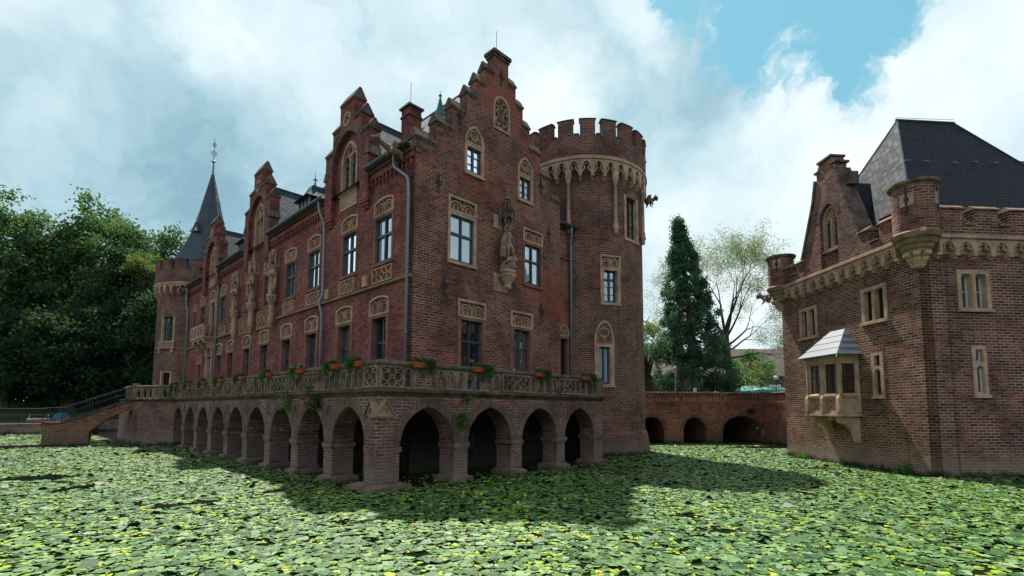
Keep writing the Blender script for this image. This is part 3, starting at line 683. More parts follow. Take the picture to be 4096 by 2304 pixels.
# --- stepped dormer gables of the long facade
def gable(c, k, top3, zb, style, zc):
    hs = [2.15*k, 1.42*k, .70*k]; zs = [zb, zb+1.02*k, zb+2.1*k]
    g = bpy.data.objects.new('gable', None)
    D0, D1 = -.24, .35
    arcp = [(c+x, z) for x, z in ((1.42*k,12.0),)] + list(pointed_top(c-1.42*k, c+1.42*k, zb-1.05*k, zb+.62*k, 12)) + [(c-1.42*k,12.0)]
    o = [(c-hs[0],12.0),(c-hs[0],zs[0]),(c-hs[1],zs[0]),(c-hs[1],zs[1]),(c-hs[2],zs[1]),(c-hs[2],zs[2]),(c+hs[2],zs[2]),(c+hs[2],zs[1]),(c+hs[1],zs[1]),(c+hs[1],zs[0]),(c+hs[0],zs[0]),(c+hs[0],12.0)]
    oc = [(c+q[0], zb+1.25*k+q[1]) for q in arc(0,0,.34*k,0,360,18)[:-1]]
    mb = MB(); mb.slab(LF, o + arcp, [oc], D0, -.01)
    win = shape('point', c-.78*k, c+.78*k, 13.0, zb+.22*k, 1.0*k)
    mb.slab(LF, [(c-hs[0]+.02,13.0),(c-hs[0]+.02,zs[0]-.01),(c-hs[1]+.02,zs[0]-.01),(c-hs[1]+.02,zs[1]-.01),(c-hs[2]+.02,zs[1]-.01),(c-hs[2]+.02,zs[2]-.01),
                 (c+hs[2]-.02,zs[2]-.01),(c+hs[2]-.02,zs[1]-.01),(c+hs[1]-.02,zs[1]-.01),(c+hs[1]-.02,zs[0]-.01),(c+hs[0]-.02,zs[0]-.01),(c+hs[0]-.02,13.0)], [shape('point', c-.74*k, c+.74*k, 13.02, zb+.18*k, .95*k), oc], -.012, D1)
    for s_ in (-1,1):                                    # corbelled feet of the piers
        for j, (w_, z_) in enumerate(((.30,12.0),(.22,11.86),(.14,11.72))):
            a = c+s_*(hs[0]+1.42*k)/2; mb.fbox(LF, a-w_-.06, a+w_+.06, z_-.14, z_+.001, D0+.02+.06*j, 0)
    gb = mb.build('gable', 'brick_side', castle)
    for i in range(3):
        a0 = -(c-hs[i]) ; nx = hs[i+1] if i < 2 else 0
        if i < 2:
            coping(gb, LF, c-hs[i], c-hs[i+1], zs[i], D0, D1, .55*k)
            coping(gb, Fr((TR,0,0),(0,-1,0),(-1,0,0)), -(c+hs[i]), -(c+hs[i+1]), zs[i], D0, D1, .55*k)
        else: coping(gb, LF, c-hs[2]+.02, c+hs[2]-.02, zs[2], D0, D1, .62*k)
    b = MB(); foil(b, LF, c, zb+1.25*k, .34*k, 5 if style != 'b' else 4, .07, D0-.03, .1); b.rib(LF, [(c+q[0], zb+1.25*k+q[1]) for q in arc(0,0,.31*k,0,360,18)[:-1]], .08, D0-.035, .12, True)
    b.slab(LF, [(c+q[0], zb+1.25*k+q[1]) for q in arc(0,0,.33*k,0,360,18)[:-1]], [], .1, .16); b.build('oculus', 'sandstone_pale', gb)
    # arch ring of voussoirs
    b = MB(); pt = pointed_top(c-1.42*k, c+1.42*k, zb-1.05*k, zb+.62*k, 22)
    for i in range(len(pt)-1):
        (x0,y0),(x1,y1) = pt[i], pt[i+1]; e = .28
        d_ = Vector((x0-c, y0-(zb-1.2*k))).normalized()*e; d2 = Vector((x1-c, y1-(zb-1.2*k))).normalized()*e
        b.add([LF.P(x0,y0,D0-.012),LF.P(x1,y1,D0-.012),LF.P(x1+d2.x,y1+d2.y,D0-.012),LF.P(x0+d_.x,y0+d_.y,D0-.012)],[(0,1,2,3)])
    b.build('brick_arch', 'brick_voussoir', gb)
    # traceried window
    w_ = MB(); w_.slab(LF, win, [shape('point', c-.66*k, c+.66*k, 13.14, zb+.08*k, .9*k)], -.06, .22)
    zsn = 13.14 + (zb+.08*k-13.14)*.58
    w_.fbox(LF, c-.05, c+.05, 13.14, zsn+.1, -.01, .18)
    for s_ in (-1,1): w_.rib(LF, [(c+s_*(.05),zsn-.1)] + [(c+s_*(.35*k)+q[0]*.32*k*s_*-1, zsn+q[1]*.42*k) for q in arc(0,0,1,0,180,9)], .06, -.01, .16)
    foil(w_, LF, c, zsn+.62*k, .27*k, 4, .055, -.01, .14)
    wo = w_.build('window', 'sandstone', castle)
    f = MB()
    if style == 'b':                                     # the middle gable: carved group above two blind lights
        f.slab(LF, shape('point', c-.68*k, c+.68*k, 13.1, zb+.1*k, .9*k), [], .17, .21); f.build('blind_panel', 'red_sandstone', wo)
        f = MB(); zc_ = zsn+.1
        f.lathe([(.02,zc_),(.26,zc_+.02),(.22,zc_+.5),(.14,zc_+.85),(.05,zc_+.95)], (0,0), 10, fold=.08); 
        f.v = [tuple(LF.P(c, 0, .02) + Vector((x*.5, y, z))) for x, y, z in f.v]; f.ball(LF.P(c,zc_+1.02,.0), .11); f.ball(LF.P(c-.16,zc_+.7,-.05), .09); f.tube([LF.P(c-.4,zc_+.1,.05), LF.P(c-.2,zc_+.3,.0), LF.P(c-.05,zc_+.6,.0)], .08); f.tube([LF.P(c+.42,zc_+.1,.05), LF.P(c+.25,zc_+.35,.0), LF.P(c+.05,zc_+.6,.0)], .08)
        f.build('carved_group', 'statue_stone', wo, smooth=True)
    else:
        f.slab(LF, shape('point', c-.67*k, c+.67*k, 13.1, zb+.09*k, .9*k), [rect(c-.6*k,c-.08,13.2,zsn-.05), rect(c+.08,c+.6*k,13.2,zsn-.05)], .13, .18); 
        for s_ in (-1,1): f.fbox(LF, c+s_*.33*k-.015, c+s_*.33*k+.015, 13.2, zsn-.05, .14, .17); f.fbox(LF, c+s_*.33*k-.26*k, c+s_*.33*k+.26*k, 13.2+(zsn-13.2)*.55, 13.25+(zsn-13.2)*.55, .14, .17)
        f.build('window_frame', 'frame_green', wo)
        f = MB(); f.add([LF.P(c-.65*k,13.1,.19),LF.P(c+.65*k,13.1,.19),LF.P(c+.65*k,zsn,.19),LF.P(c-.65*k,zsn,.19)],[(0,1,2,3)]); f.build('pane', 'glass', wo)
    b = MB(); b.slab(LF, rect(c-.84*k,c+.84*k,12.14,12.9), [rect(c-.74*k,c+.74*k,12.24,12.8)], -.05, .02); b.slab(LF, rect(c-.76*k,c+.76*k,12.2,12.82), [], -.015, .03); b.fbox(LF, c-.9*k, c+.9*k, 12.9, 13.0, -.12, .05)
    if style != 'b':
        b.build('plaque', 'sandstone', gb)
        b = MB(); rr = random.Random(int(c))
        for i in range(5):
            a = c-.66*k
            while a < c+.6*k: l = rr.uniform(.05,.14); b.fbox(LF, a, a+l, 12.71-.105*i, 12.735-.105*i, -.02, -.012); a += l+.035
        b.build('inscription', 'weathered_stone', gb)
    for s_ in (-1,1):                                    # stone kneelers, flaring at the sides
        b = MB(); a = c+s_*(hs[0]); z = zb-1.25*k
        a2 = a+s_*.10; lo_, hi_ = min(a-s_*.25,a2), max(a-s_*.25,a2); b.fbox(LF, lo_, hi_, z, z+.16, D0-.06, D1+.06); b.fbox(LF, min(a-s_*.25,a+s_*.04), max(a-s_*.25,a+s_*.04), z+.16, z+.42, D0-.03, D1+.03)
        b.build('kneeler', 'weathered_stone', gb)
    # cross roof behind it
    y0, y1, r0, r1 = c-hs[0], c+hs[0], TR+D1, TR+(zc-13.2)/1.203
    b = MB(); b.add([(r0,y0,13.25),(r0,y1,13.25),(r0,c,zc),(r1+.15,c,zc),(TR+.4,y0-.35,13.3),(TR+.4,y1+.35,13.3)], [(0,4,2),(4,3,2),(1,2,5),(5,2,3)])
    b.build('roof', 'slate', castle)
    b = MB(); b.tube([(r0,c,zc+.03),(r1,c,zc+.03)], .05, 6); b.build('ridge_cap', 'gutter_metal', castle)
    return gb
gable(8.6, 1.0, 0, 15.30, 'a', 17.05)
gable(20.75, 1.06, 0, 15.75, 'b', 17.3)
gable(30.95, .98, 0, 15.15, 'c', 16.88)

# --- main roof
RZ = 19.05
b = MB(); y0, y1 = TU+.5, UE-.1
b.add([(TR-.25,y0,12.98),(TR+.5,y0,13.75),(8.15,y0,RZ),(RE-.5,y0,13.75),(RE+.25,y0,12.98),(TR-.25,y1+.2,12.98),(TR+.5,y1,13.75),(8.15,y1-3,RZ),(RE-.5,y1,13.75),(RE+.25,y1+.2,12.98)],
      [(0,1,6,5),(1,2,7,6),(2,3,8,7),(3,4,9,8),(6,7,8),(5,6,8,9)]); b.build('roof', 'slate', castle)
b = MB(); b.tube([(8.15,y0,RZ+.02),(8.15,y1-3,RZ+.02)], .07, 6); b.build('ridge_cap', 'gutter_metal', castle)
def dormer(y, x=4.05, z=14.0):
    k = 1.; b = MB(); w2 = .72
    b.box(x+.03, x+2.2, y-w2, y+w2, z-.6, z+.98)
    d = b.build('dormer', 'slate', castle)
    fr = Fr((x,y,0),(0,1,0),(-1,0,0)); f = MB(); f.slab(fr, rect(-w2-.05,w2+.05,z-.1,z+1.02), [rect(-w2+.04+i*.475,-w2+.44+i*.475,z+.02,z+.92) for i in range(3)], -.04, .05)
    f.build('window_frame', 'zinc', d); g = MB(); g.add([fr.P(-w2,z,.02),fr.P(w2,z,.02),fr.P(w2,z+.95,.02),fr.P(-w2,z+.95,.02)],[(0,1,2,3)]); g.build('pane', 'frame_dark', d)
    # bell-cast hipped roof
    r = MB(); pr = [(1.02,z+.92,.18),(.86,z+1.02,.08),(.52,z+1.42,.0),(.30,z+1.86,0)]
    vs = []; fs = []
    for h, zz, o_ in pr: vs += [(x-.28+(1.02-h)*.9, y-h, zz), (x-.28+(1.02-h)*.9, y+h, zz), (x+2.9, y+h, zz), (x+2.9, y-h, zz)]
    L = len(pr)
    for i in range(L-1):
        for k_ in range(4): fs.append((i*4+k_, i*4+(k_+1) % 4, (i+1)*4+(k_+1) % 4, (i+1)*4+k_))
    vs += [(x+.62, y, z+2.0), (x+2.9, y, z+2.0)]; o_ = (L-1)*4; fs += [(o_,o_+1,L*4),(o_+1,o_+2,L*4+1,L*4),(o_,L*4,L*4+1,o_+3),(0,1,2,3)]
    r.add(vs, fs); r.build('roof', 'slate', d)
    f = MB(); f.lathe([(.07,z+1.95),(.045,z+2.2),(.04,z+2.28),(.12,z+2.33),(.12,z+2.36),(.04,z+2.4),(.02,z+2.55),(.004,z+2.95)], (x+.62,y), 10); f.build('finial', 'zinc', d, smooth=True)
dormer(15.65); dormer(26.7); dormer(36.3)
# chimney with open cap
def chimney(x, y, z0, z1, w2=.5, parent=None, m='brick_side'):
    b = MB(); b.box(x-w2, x+w2, y-w2, y+w2, z0, z1-.75); b.box(x-w2-.05, x+w2+.05, y-w2-.05, y+w2+.05, z1-.75, z1-.65)
    for sx in (-1,0,1):
        for sy in (-1,0,1):
            if sx or sy: b.box(x+sx*(w2-.13)-.13, x+sx*(w2-.13)+.13, y+sy*(w2-.13)-.13, y+sy*(w2-.13)+.13, z1-.65, z1-.28)
    c = b.build('chimney', m, parent)
    b = MB(); b.box(x-w2-.1, x+w2+.1, y-w2-.1, y+w2+.1, z1-.28, z1-.18); b.add([(x-w2-.1,y-w2-.1,z1-.18),(x+w2+.1,y-w2-.1,z1-.18),(x+w2+.1,y+w2+.1,z1-.18),(x-w2-.1,y+w2+.1,z1-.18),(x,y,z1+.02)],[(0,1,4),(1,2,4),(2,3,4),(3,0,4)])
    b.build('chimney_cap', 'gutter_metal', c)
    b = MB(); b.tube([(x-.2,y-.2,z1-.1),(x-.2,y-.2,z1+1.1)], .012, 5); b.build('lightning_rod', 'iron', c)
chimney(6.0, 7.45, 15.8, 18.05, .36, castle)
chimney(9.3, 24.5, 17., 19.9, .4, castle)
b = MB(); b.lathe([(.02,15.9),(.25,15.92),(.25,16.1),(.15,16.45),(.06,16.85),(.04,16.95),(.03,17.0),(.08,17.04),(.08,17.07),(.02,17.1),(.004,17.3)], (5.6,4.5), 8); b.build('roof_vent', 'copper_green', castle)
b = MB(); b.tube([FF.P(8.05,19.9,.25), FF.P(8.05,21.0,.25)], .012, 5); b.build('lightning_rod', 'iron', castle)

# --- downpipes and gargoyles
downpipe(castle, [(3.0,4.15,13.15),(3.0,4.15,12.55),(3.2,3.36,11.9),(3.2,3.30,11.2),(3.2,3.30,3.1)])
downpipe(castle, [(3.0,11.25,13.15),(3.0,11.2,12.7),(3.2,10.92,11.9),(3.2,10.85,8.2),(3.08,11.0,7.85),(3.2,10.85,7.2),(3.2,10.85,3.1)])
downpipe(castle, [(3.0,29.0,13.15),(3.0,29.0,12.9),(3.2,28.95,12.4),(3.2,28.95,3.1)])
downpipe(castle, [(3.0,37.6,13.3),(3.0,37.6,11.6),(3.12,37.4,10.9),(3.12,37.4,3.1)])
def gargoyle(parent, p, d, L=1.5, m='weathered_stone', wings=True):
    p = Vector(p); d = Vector(d).normalized(); s_ = d.cross(Vector((0,0,1))).normalized(); up_ = Vector((0,0,1))
    b = MB(); q = lambda f, h=0., sd=0.: p+d*f*L+up_*h+s_*sd
    b.tube([q(-.05,-.05),q(.15,-.02),q(.4,.0),q(.6,.05),q(.78,.12),q(.9,.16)], [.17,.19,.17,.14,.11,.10], 9)
    b.ball(q(.95,.2), .15, 1, 1, .9); b.tube([q(.98,.17),q(1.12,.15),q(1.17,.12)], [.09,.07,.04], 7); b.tube([q(.98,.10),q(1.1,.03)], [.06,.03], 6)
    for sd in (-1,1):
        b.tube([q(.93,.28,sd*.07),q(.88,.40,sd*.10)], [.04,.01], 5); b.tube([q(.5,.0,sd*.12),q(.52,-.2,sd*.2),q(.68,-.28,sd*.16)], [.07,.05,.035], 6); b.tube([q(.1,-.02,sd*.14),q(.2,-.2,sd*.22),q(.05,-.32,sd*.16)], [.1,.06,.04], 6)
        if wings:
            for k in range(5): b.tube([q(.42,.12,sd*.12),q(.42-.07*k,.36-.03*k,sd*(.16+.02*k)),q(.30-.1*k,.26-.07*k,sd*.2)], [.045,.04,.02], 5)
    return b.build('gargoyle', m, parent, smooth=True)
gargoyle(castle, (3.25,3.75,12.95), (-.92,.18,.16), 1.25)
gargoyle(castle, (3.3,37.7,12.9), (-.9,.2,.05), 1.0)

# --- balcony over the terrace door
b = MB(); b.box(TR-.82, TR, 29.55, 33.25, 7.86, 7.98); b.box(TR-.72, TR, 29.65, 33.15, 7.72, 7.86); bal = b.build('balcony', 'sandstone', castle)
for fr_, a0, a1 in ((Fr((TR-.78,0,0),(0,1,0),(-1,0,0)), 29.6, 33.2),):
    for i in range(4):
        w_ = (a1-a0)/4
        if i in (1,2,3,0): panel(bal, fr_, a0+w_*i+.06, a0+w_*(i+1)-.06, 8.0, 8.78, ('quad','leaf')[i % 2], 'sandstone')
b = MB(); b.box(TR-.84, TR-.66, 29.52, 33.28, 8.78, 8.9); b.box(TR-.84, TR, 29.52, 29.70, 8.78, 8.9); b.box(TR-.84, TR, 33.1, 33.28, 8.78, 8.9)
for y in (29.55,30.45,31.35,32.25,33.15): b.box(TR-.83, TR-.69, y, y+.1, 7.98, 8.78)
for x in (TR-.45,TR-.12): b.box(x, x+.08, 29.56, 29.66, 7.98, 8.78)
b.build('balcony_rail', 'sandstone', bal)
b = MB()
for y in (29.8,31.3,32.8):
    pr = [(TR,7.72),(TR-.72,7.72),(TR-.7,7.5),(TR-.45,7.38),(TR-.42,7.15),(TR-.16,6.98),(TR-.12,6.6),(TR,6.5)]
    b.add([(x,y,z) for x, z in pr]+[(x,y+.26,z) for x, z in pr], [tuple(range(8)), tuple(range(15,7,-1))]+[(i,(i+1)%8,8+(i+1)%8,8+i) for i in range(8)])
b.build('bracket', 'sandstone', bal)

# ============================================================ ROUND TOWERS
def cylwall(c, R, zs, holes, m, parent, step=4., rings=None, name='wall', thick=.3):
    """round wall as a grid of facets with window cells left out; holes in (deg0, deg1, z0, z1)"""
    A = set(round(-180+step*i, 3) for i in range(int(360/step))); Z = set(zs)
    for h in holes: A |= {h[0], h[1]}; Z |= {h[2], h[3]}
    A = sorted(A); Z = sorted(Z); b = MB(); n = len(A); vs = []
    def rad(z):
        if not rings: return R
        for (r0, z0), (r1, z1) in zip(rings, rings[1:]):
            if z0 <= z <= z1: return r0+(r1-r0)*(z-z0)/max(1e-6, z1-z0)
        return rings[-1][0]
    for z in Z:
        for a in A: t = math.radians(a); vs.append((c[0]+rad(z)*math.cos(t), c[1]+rad(z)*math.sin(t), z))
    fs = []
    for j in range(len(Z)-1):
        for i in range(n):
            a, a2 = A[i], A[(i+1) % n] if i < n-1 else 180
            if any(h[0]-.01 <= a and a2 <= h[1]+.01 and h[2]-.001 <= Z[j] and Z[j+1] <= h[3]+.001 for h in holes): continue
            fs.append((j*n+i, j*n+(i+1) % n, (j+1)*n+(i+1) % n, (j+1)*n+i))
    b.add(vs, fs)
    cy = Cy(c[0], c[1], R)
    for h in holes:
        k = 4
        for i in range(k):
            a, a2 = h[0]+(h[1]-h[0])*i/k, h[0]+(h[1]-h[0])*(i+1)/k
            for z in (h[2], h[3]): b.add([cy.P(a,z,0),cy.P(a2,z,0),cy.P(a2,z,thick),cy.P(a,z,thick)],[(0,1,2,3)])
        for a in (h[0], h[1]): b.add([cy.P(a,h[2],0),cy.P(a,h[3],0),cy.P(a,h[3],thick),cy.P(a,h[2],thick)],[(0,1,2,3)])
    return b.build(name, m, parent, cyl=(c[0],c[1],R))
def ringslab(b, cy, a0, a1, z0, z1, d0, d1, step=3.):
    b.fbox(cy, a0, a1, z0, z1, d0, d1, max(1, int((a1-a0)/step)))
def corbel_ring(parent, c, R, Ro, n, z0, zt, m, ph=0., cusps=True):
    """stone band on cusped arches and little stepped brackets"""
    st = 360/n; cy = Cy(c[0], c[1], Ro); b = MB()
    for i in range(n):
        a0 = ph+st*i; a1 = a0+st; am = (a0+a1)/2; w_ = st*.36; zs = z0+.34; za = zt-.12
        bot = [(a0,zs)]+[(am-w_, zs)]+[p for p in reversed(pointed_top(am-w_, am+w_, zs+.05, za, 5))]+[(am+w_,zs),(a1,zs)]
        b.slab(cy, [(a1,zt),(am,zt),(a0,zt)]+bot, [], 0, Ro-R+.02)
        for s_ in ((-1,1) if cusps else ()): b.rib(cy, [(am+s_*w_, zs+.08),(am+s_*w_*.35,(zs+za)/2-.02),(am+s_*w_*.62,(zs+za)/2+.14)], .06, .02, .14)
        ringslab(b, cy, a0-st*.13, a0+st*.13, zs-.14, zs, .0, Ro-R+.02); ringslab(b, cy, a0-st*.11, a0+st*.11, zs-.25, zs-.14, .12*(Ro-R)/.3, Ro-R+.02); ringslab(b, cy, a0-st*.09, a0+st*.09, zs-.34, zs-.25, .2*(Ro-R)/.3, Ro-R+.02)
    for i in range(int(360/5)): ringslab(b, cy, i*5, i*5+5, zt, zt+.12, -.06, Ro-R, 5)
    for i in range(int(360/5)): ringslab(b, cy, i*5, i*5+5, zt+.12, zt+.2, -.02, Ro-R, 5)
    return b.build('corbel_ring', m, parent, cyl=(c[0],c[1],Ro))
def battlement(parent, c, Ro, z0, zc, zt, n, wd, ph, th, m):
    st = 360/n; cy = Cy(c[0], c[1], Ro)
    b = MB()
    for i in range(90): b.fbox(cy, i*4, i*4+4, z0, zc, 0, th)
    o = b.build('parapet', m, parent, cyl=(c[0],c[1],Ro))
    for i in range(n):
        a = ph+st*i; b = MB(); b.fbox(cy, a, a+wd, zc, zt, 0, th, 4); me = b.build('merlon', m, o, cyl=(c[0],c[1],Ro))
    b = MB()
    for i in range(n):
        a = ph+st*i; dg = math.degrees(.06/Ro)
        for k in range(3):
            a0, a1 = a-dg+(wd+2*dg)*k/3, a-dg+(wd+2*dg)*(k+1)/3
            b.add([cy.P(a0,zt,-.05),cy.P(a1,zt,-.05),cy.P(a1,zt+.04,-.05),cy.P(a0,zt+.04,-.05),cy.P(a0,zt,th+.05),cy.P(a1,zt,th+.05),cy.P(a1,zt+.04,th+.05),cy.P(a0,zt+.04,th+.05),cy.P(a0,zt+.12,th*.6),cy.P(a1,zt+.12,th*.6)],
                  [(0,1,2,3),(4,5,6,7),(3,2,9,8),(8,9,6,7),(0,4,7,8,3),(1,5,6,9,2),(0,1,5,4)])
        g0, g1 = a+wd+dg, a+st-dg; ringslab(b, cy, g0, g1, zc, zc+.07, -.05, th+.05, 3)
    b.build('coping', 'coping_stone', o)
    return o
T1, R1, RO1 = (17.14, 4.98), 3.72, 4.02
tower = thing('round_tower', 'thick round brick tower with battlements beside the castle front, no roof', 'tower', cw(*T1), CR)
def sub(root, c):                     # part positions below are in castle coordinates
    o = bpy.data.objects.new('x', None); return o
TO = -Vector((T1[0], T1[1], 0))
class Shift:                          # cylinder about the tower's own origin
    pass
k1 = (0., 0.)
C1 = Cy(0, 0, R1); HOLES['T1'] = []
window(tower, C1, 'T1', -133.2, -115.6, 3.75, 7.35, 6.02, top='point', rise=1.25, jm='sandstone', jamb=.25, lights=2, transom=0, lancets=3, sillz=.14, curtain=True)
window(tower, C1, 'T1', -127.6, -108.2, 8.30, 11.08, 10.32, jm='sandstone', jamb=.22, transom=.72, hbars=3, sillz=.12)
window(tower, C1, 'T1', -103.0, -81.2, 12.15, 14.80, 14.75, jm='sandstone', jamb=.2, transom=0, hbars=2, vbars=0, sillz=.14, fm='frame_dark')
cylwall(k1, R1, [-.8, 1.28, 1.30, 4, 7, 10, 13, 16.3], [(-132.6,-116.2,3.8,6.6),(-127.2,-108.6,8.33,10.95),(-102.4,-81.8,12.2,14.72)], 'brick_tower', tower)
b = MB(); b.lathe([(4.02,-.8),(3.98,.2),(3.86,1.1),(3.82,1.22),(3.72,1.34)], k1, 96); b.build('talus', 'brick_tower', tower, cyl=(0,0,3.9))
b = MB(); b.lathe([(3.3,2.9),(3.3,3.0),(.01,3.0)], k1, 24); b.lathe([(3.3,7.6),(3.3,7.7),(.01,7.7)], k1, 24); b.lathe([(3.5,16.3),(.01,16.3)], k1, 32); b.box(-.1,.1,-3.4,3.4,-.5,16.2); b.build('floor', 'interior', tower)
b = MB()
for k in range(16):
    a = -135.2+ (21.6)*k/16
    if k < 16: pass
ptt = list(reversed(pointed_top(-133.2-1.5, -115.6+1.5, 6.25, 7.55, 10)))
for (x0,y0),(x1,y1) in zip(ptt, ptt[1:]):
    cc = (-124.4, 6.2); f0 = 1+.32/max(.3, math.hypot((x0-cc[0])*.065, y0-cc[1])); f1 = 1+.32/max(.3, math.hypot((x1-cc[0])*.065, y1-cc[1]))
    b.add([C1.P(x0,y0,-.015),C1.P(x1,y1,-.015),C1.P(cc[0]+(x1-cc[0])*f1,cc[1]+(y1-cc[1])*f1,-.015),C1.P(cc[0]+(x0-cc[0])*f0,cc[1]+(y0-cc[1])*f0,-.015)],[(0,1,2,3)])
b.build('brick_arch', 'brick_voussoir', tower)
corbel_ring(tower, k1, R1, RO1, 36, 15.27, 16.45, 'sandstone_pale', ph=-154.)
battlement(tower, k1, RO1, 16.62, 17.85, 18.75, 20, 12.2, -162., .42, 'brick_tower')
for a in (-154., -114., -73., -32., 8., 48., 88., 128., 168.):
    t = math.radians(a); p = ((R1+.16)*math.cos(t), (R1+.16)*math.sin(t)); b = MB()
    b.lathe([(.02,12.25),(.09,12.3),(.12,12.4),(.09,12.48),(.15,12.56),(.17,12.72),(.13,12.78),(.14,12.88),(.12,13.0),(.10,13.08),(.10,13.3),(.095,15.1),(.14,15.15),(.11,15.2),(.15,15.3),(.18,15.42),(.2,15.48),(.18,15.85)], p, 12)
    b.build('column', 'sandstone', tower, smooth=True)
gargoyle(tower, (4.0*math.cos(math.radians(-58)), 4.0*math.sin(math.radians(-58)), 15.35), (.62,-.77,-.03), .62)

T2, R2, RO2 = (5.36, 41.1), 3.8, 4.1
spire = thing('spire_tower', 'far round brick tower topped by a tall slate witch hat spire', 'tower', cw(*T2), CR)
C2 = Cy(0, 0, R2); HOLES['T2'] = []
window(spire, C2, 'T2', -162., -139.5, 8.3, 10.65, 10.6, jm='sandstone', jamb=.14, transom=.55, vbars=1, hbars=3, fm='frame_green')
window(spire, C2, 'T2', -158.4, -139.8, 3.2, 5.72, 5.6, jm='sandstone', jamb=.2, transom=0, vbars=1, hbars=2, fm='frame_dark')
cylwall(k1, R2, [-.8, 1.3, 4, 7, 10, 13.4], [(-161.4,-140.1,8.33,10.6),(-157.8,-140.4,3.2,5.66)], 'brick_tower', spire)
b = MB(); ringslab(b, C2, -164, -137, 7.72, 7.86, -.22, .05); ringslab(b, C2, -163, -138, 7.86, 8.28, -.14, .05); ringslab(b, C2, -164, -137, 8.26, 8.36, -.2, .05)
for a in (-161.5, -140.5): ringslab(b, C2, a-1.4, a+1.4, 7.35, 7.72, -.16, .05)
lancet_pair(b, C2, -162., -139., 7.88, 8.26, 5, .03, -.18, -.1); b.build('window_apron', 'sandstone', spire)
b = MB(); b.lathe([(3.4,2.9),(.01,2.9)], k1, 24); b.lathe([(3.4,7.6),(.01,7.6)], k1, 24); b.lathe([(3.6,13.3),(.01,13.3)], k1, 24); b.box(-.1,.1,-3.4,3.4,-.5,13.2); b.build('floor', 'interior', spire)
corbel_ring(spire, k1, R2, RO2, 36, 12.55, 13.5, 'sandstone', ph=-165., cusps=False)
battlement(spire, k1, RO2, 13.65, 14.85, 15.75, 18, 14., -161., .42, 'brick_tower')
b = MB(); prof = [(3.55,14.8),(2.95,16.0),(2.32,17.4),(1.80,18.6),(1.38,19.8),(1.02,21.2),(.72,22.7),(.40,24.2),(.13,25.5)]
n = 8; vs = []
for r, z in prof:
    for k in range(n): t = math.radians(22.5+45*k-4); vs.append((r*1.06*math.cos(t), r*1.06*math.sin(t), z))
b.add(vs, [(j*n+k, j*n+(k+1) % n, (j+1)*n+(k+1) % n, (j+1)*n+k) for j in range(len(prof)-1) for k in range(n)]); b.build('spire_roof', 'slate_blue', spire)
b = MB(); b.lathe([(.15,25.4),(.11,25.6),(.06,26.7),(.16,26.8),(.2,26.86),(.16,26.92),(.05,27.0),(.03,27.1)], k1, 10); b.build('finial', 'zinc', spire, smooth=True)
b = MB(); b.tube([(0,0,27.0),(0,0,29.3)], [.035,.012], 6)
for zz, r in ((27.7,.34),(28.6,.18)):
    for k in range(4):
        t = PI*k/2+.5; dx, dy = math.cos(t), math.sin(t)
        b.tube([(0,0,zz-.1),(dx*r*.5,dy*r*.5,zz-.18),(dx*r,dy*r,zz),(dx*r*.85,dy*r*.85,zz+.1)], .018, 5)
        b.tube([(0,0,zz+.25),(dx*r*.4,dy*r*.4,zz+.18),(dx*r*.6,dy*r*.6,zz+.02)], .015, 5); b.ball((dx*r*1.05,dy*r*1.05,zz), .035, n=6, m=4)
b.build('weather_vane', 'iron', spire)
for k in range(4):                                         # little triangular spire lights with ball finials
    t = math.radians(-147+90*k); dx, dy = math.cos(t), math.sin(t); sx, sy = -dy, dx; r0 = 1.32; z = 19.15
    b = MB(); e = .62
    A_ = lambda s_, r, zz: (dx*r+sx*s_, dy*r+sy*s_, zz)
    b.add([A_(-.48,r0+.42,z),A_(.48,r0+.42,z),A_(0,r0+.38,z+.98),A_(-.05,r0-.5,z+.98),A_(-.5,r0-.2,z),A_(.5,r0-.2,z)], [(0,2,3,4),(1,5,3,2),(0,4,5,1)])
    d_ = b.build('spire_light', 'slate_blue', spire)
    b = MB(); fr_ = Fr((dx*(r0+.40),dy*(r0+.40),0),(sx,sy,0),(dx,dy,0)); b.slab(fr_, [(-.45,z),(.45,z),(0,z+.93)], [[(-.26,z+.12),(.26,z+.12),(0,z+.62)]], -.03, .05); b.build('window_frame', 'gutter_metal', d_)
    b = MB(); b.slab(fr_, [(-.36,z+.05),(.36,z+.05),(0,z+.8)], [], .05, .08); b.build('pane', 'frame_white', d_)
    b = MB(); b.lathe([(.06,z+.9),(.05,z+1.2),(.03,z+1.25)], (dx*(r0+.2),dy*(r0+.2)), 8); b.ball((dx*(r0+.2),dy*(r0+.2),z+1.32), .12); b.lathe([(.03,z+1.4),(.004,z+1.8)], (dx*(r0+.2),dy*(r0+.2)), 6); b.build('finial', 'zinc', d_, smooth=True)

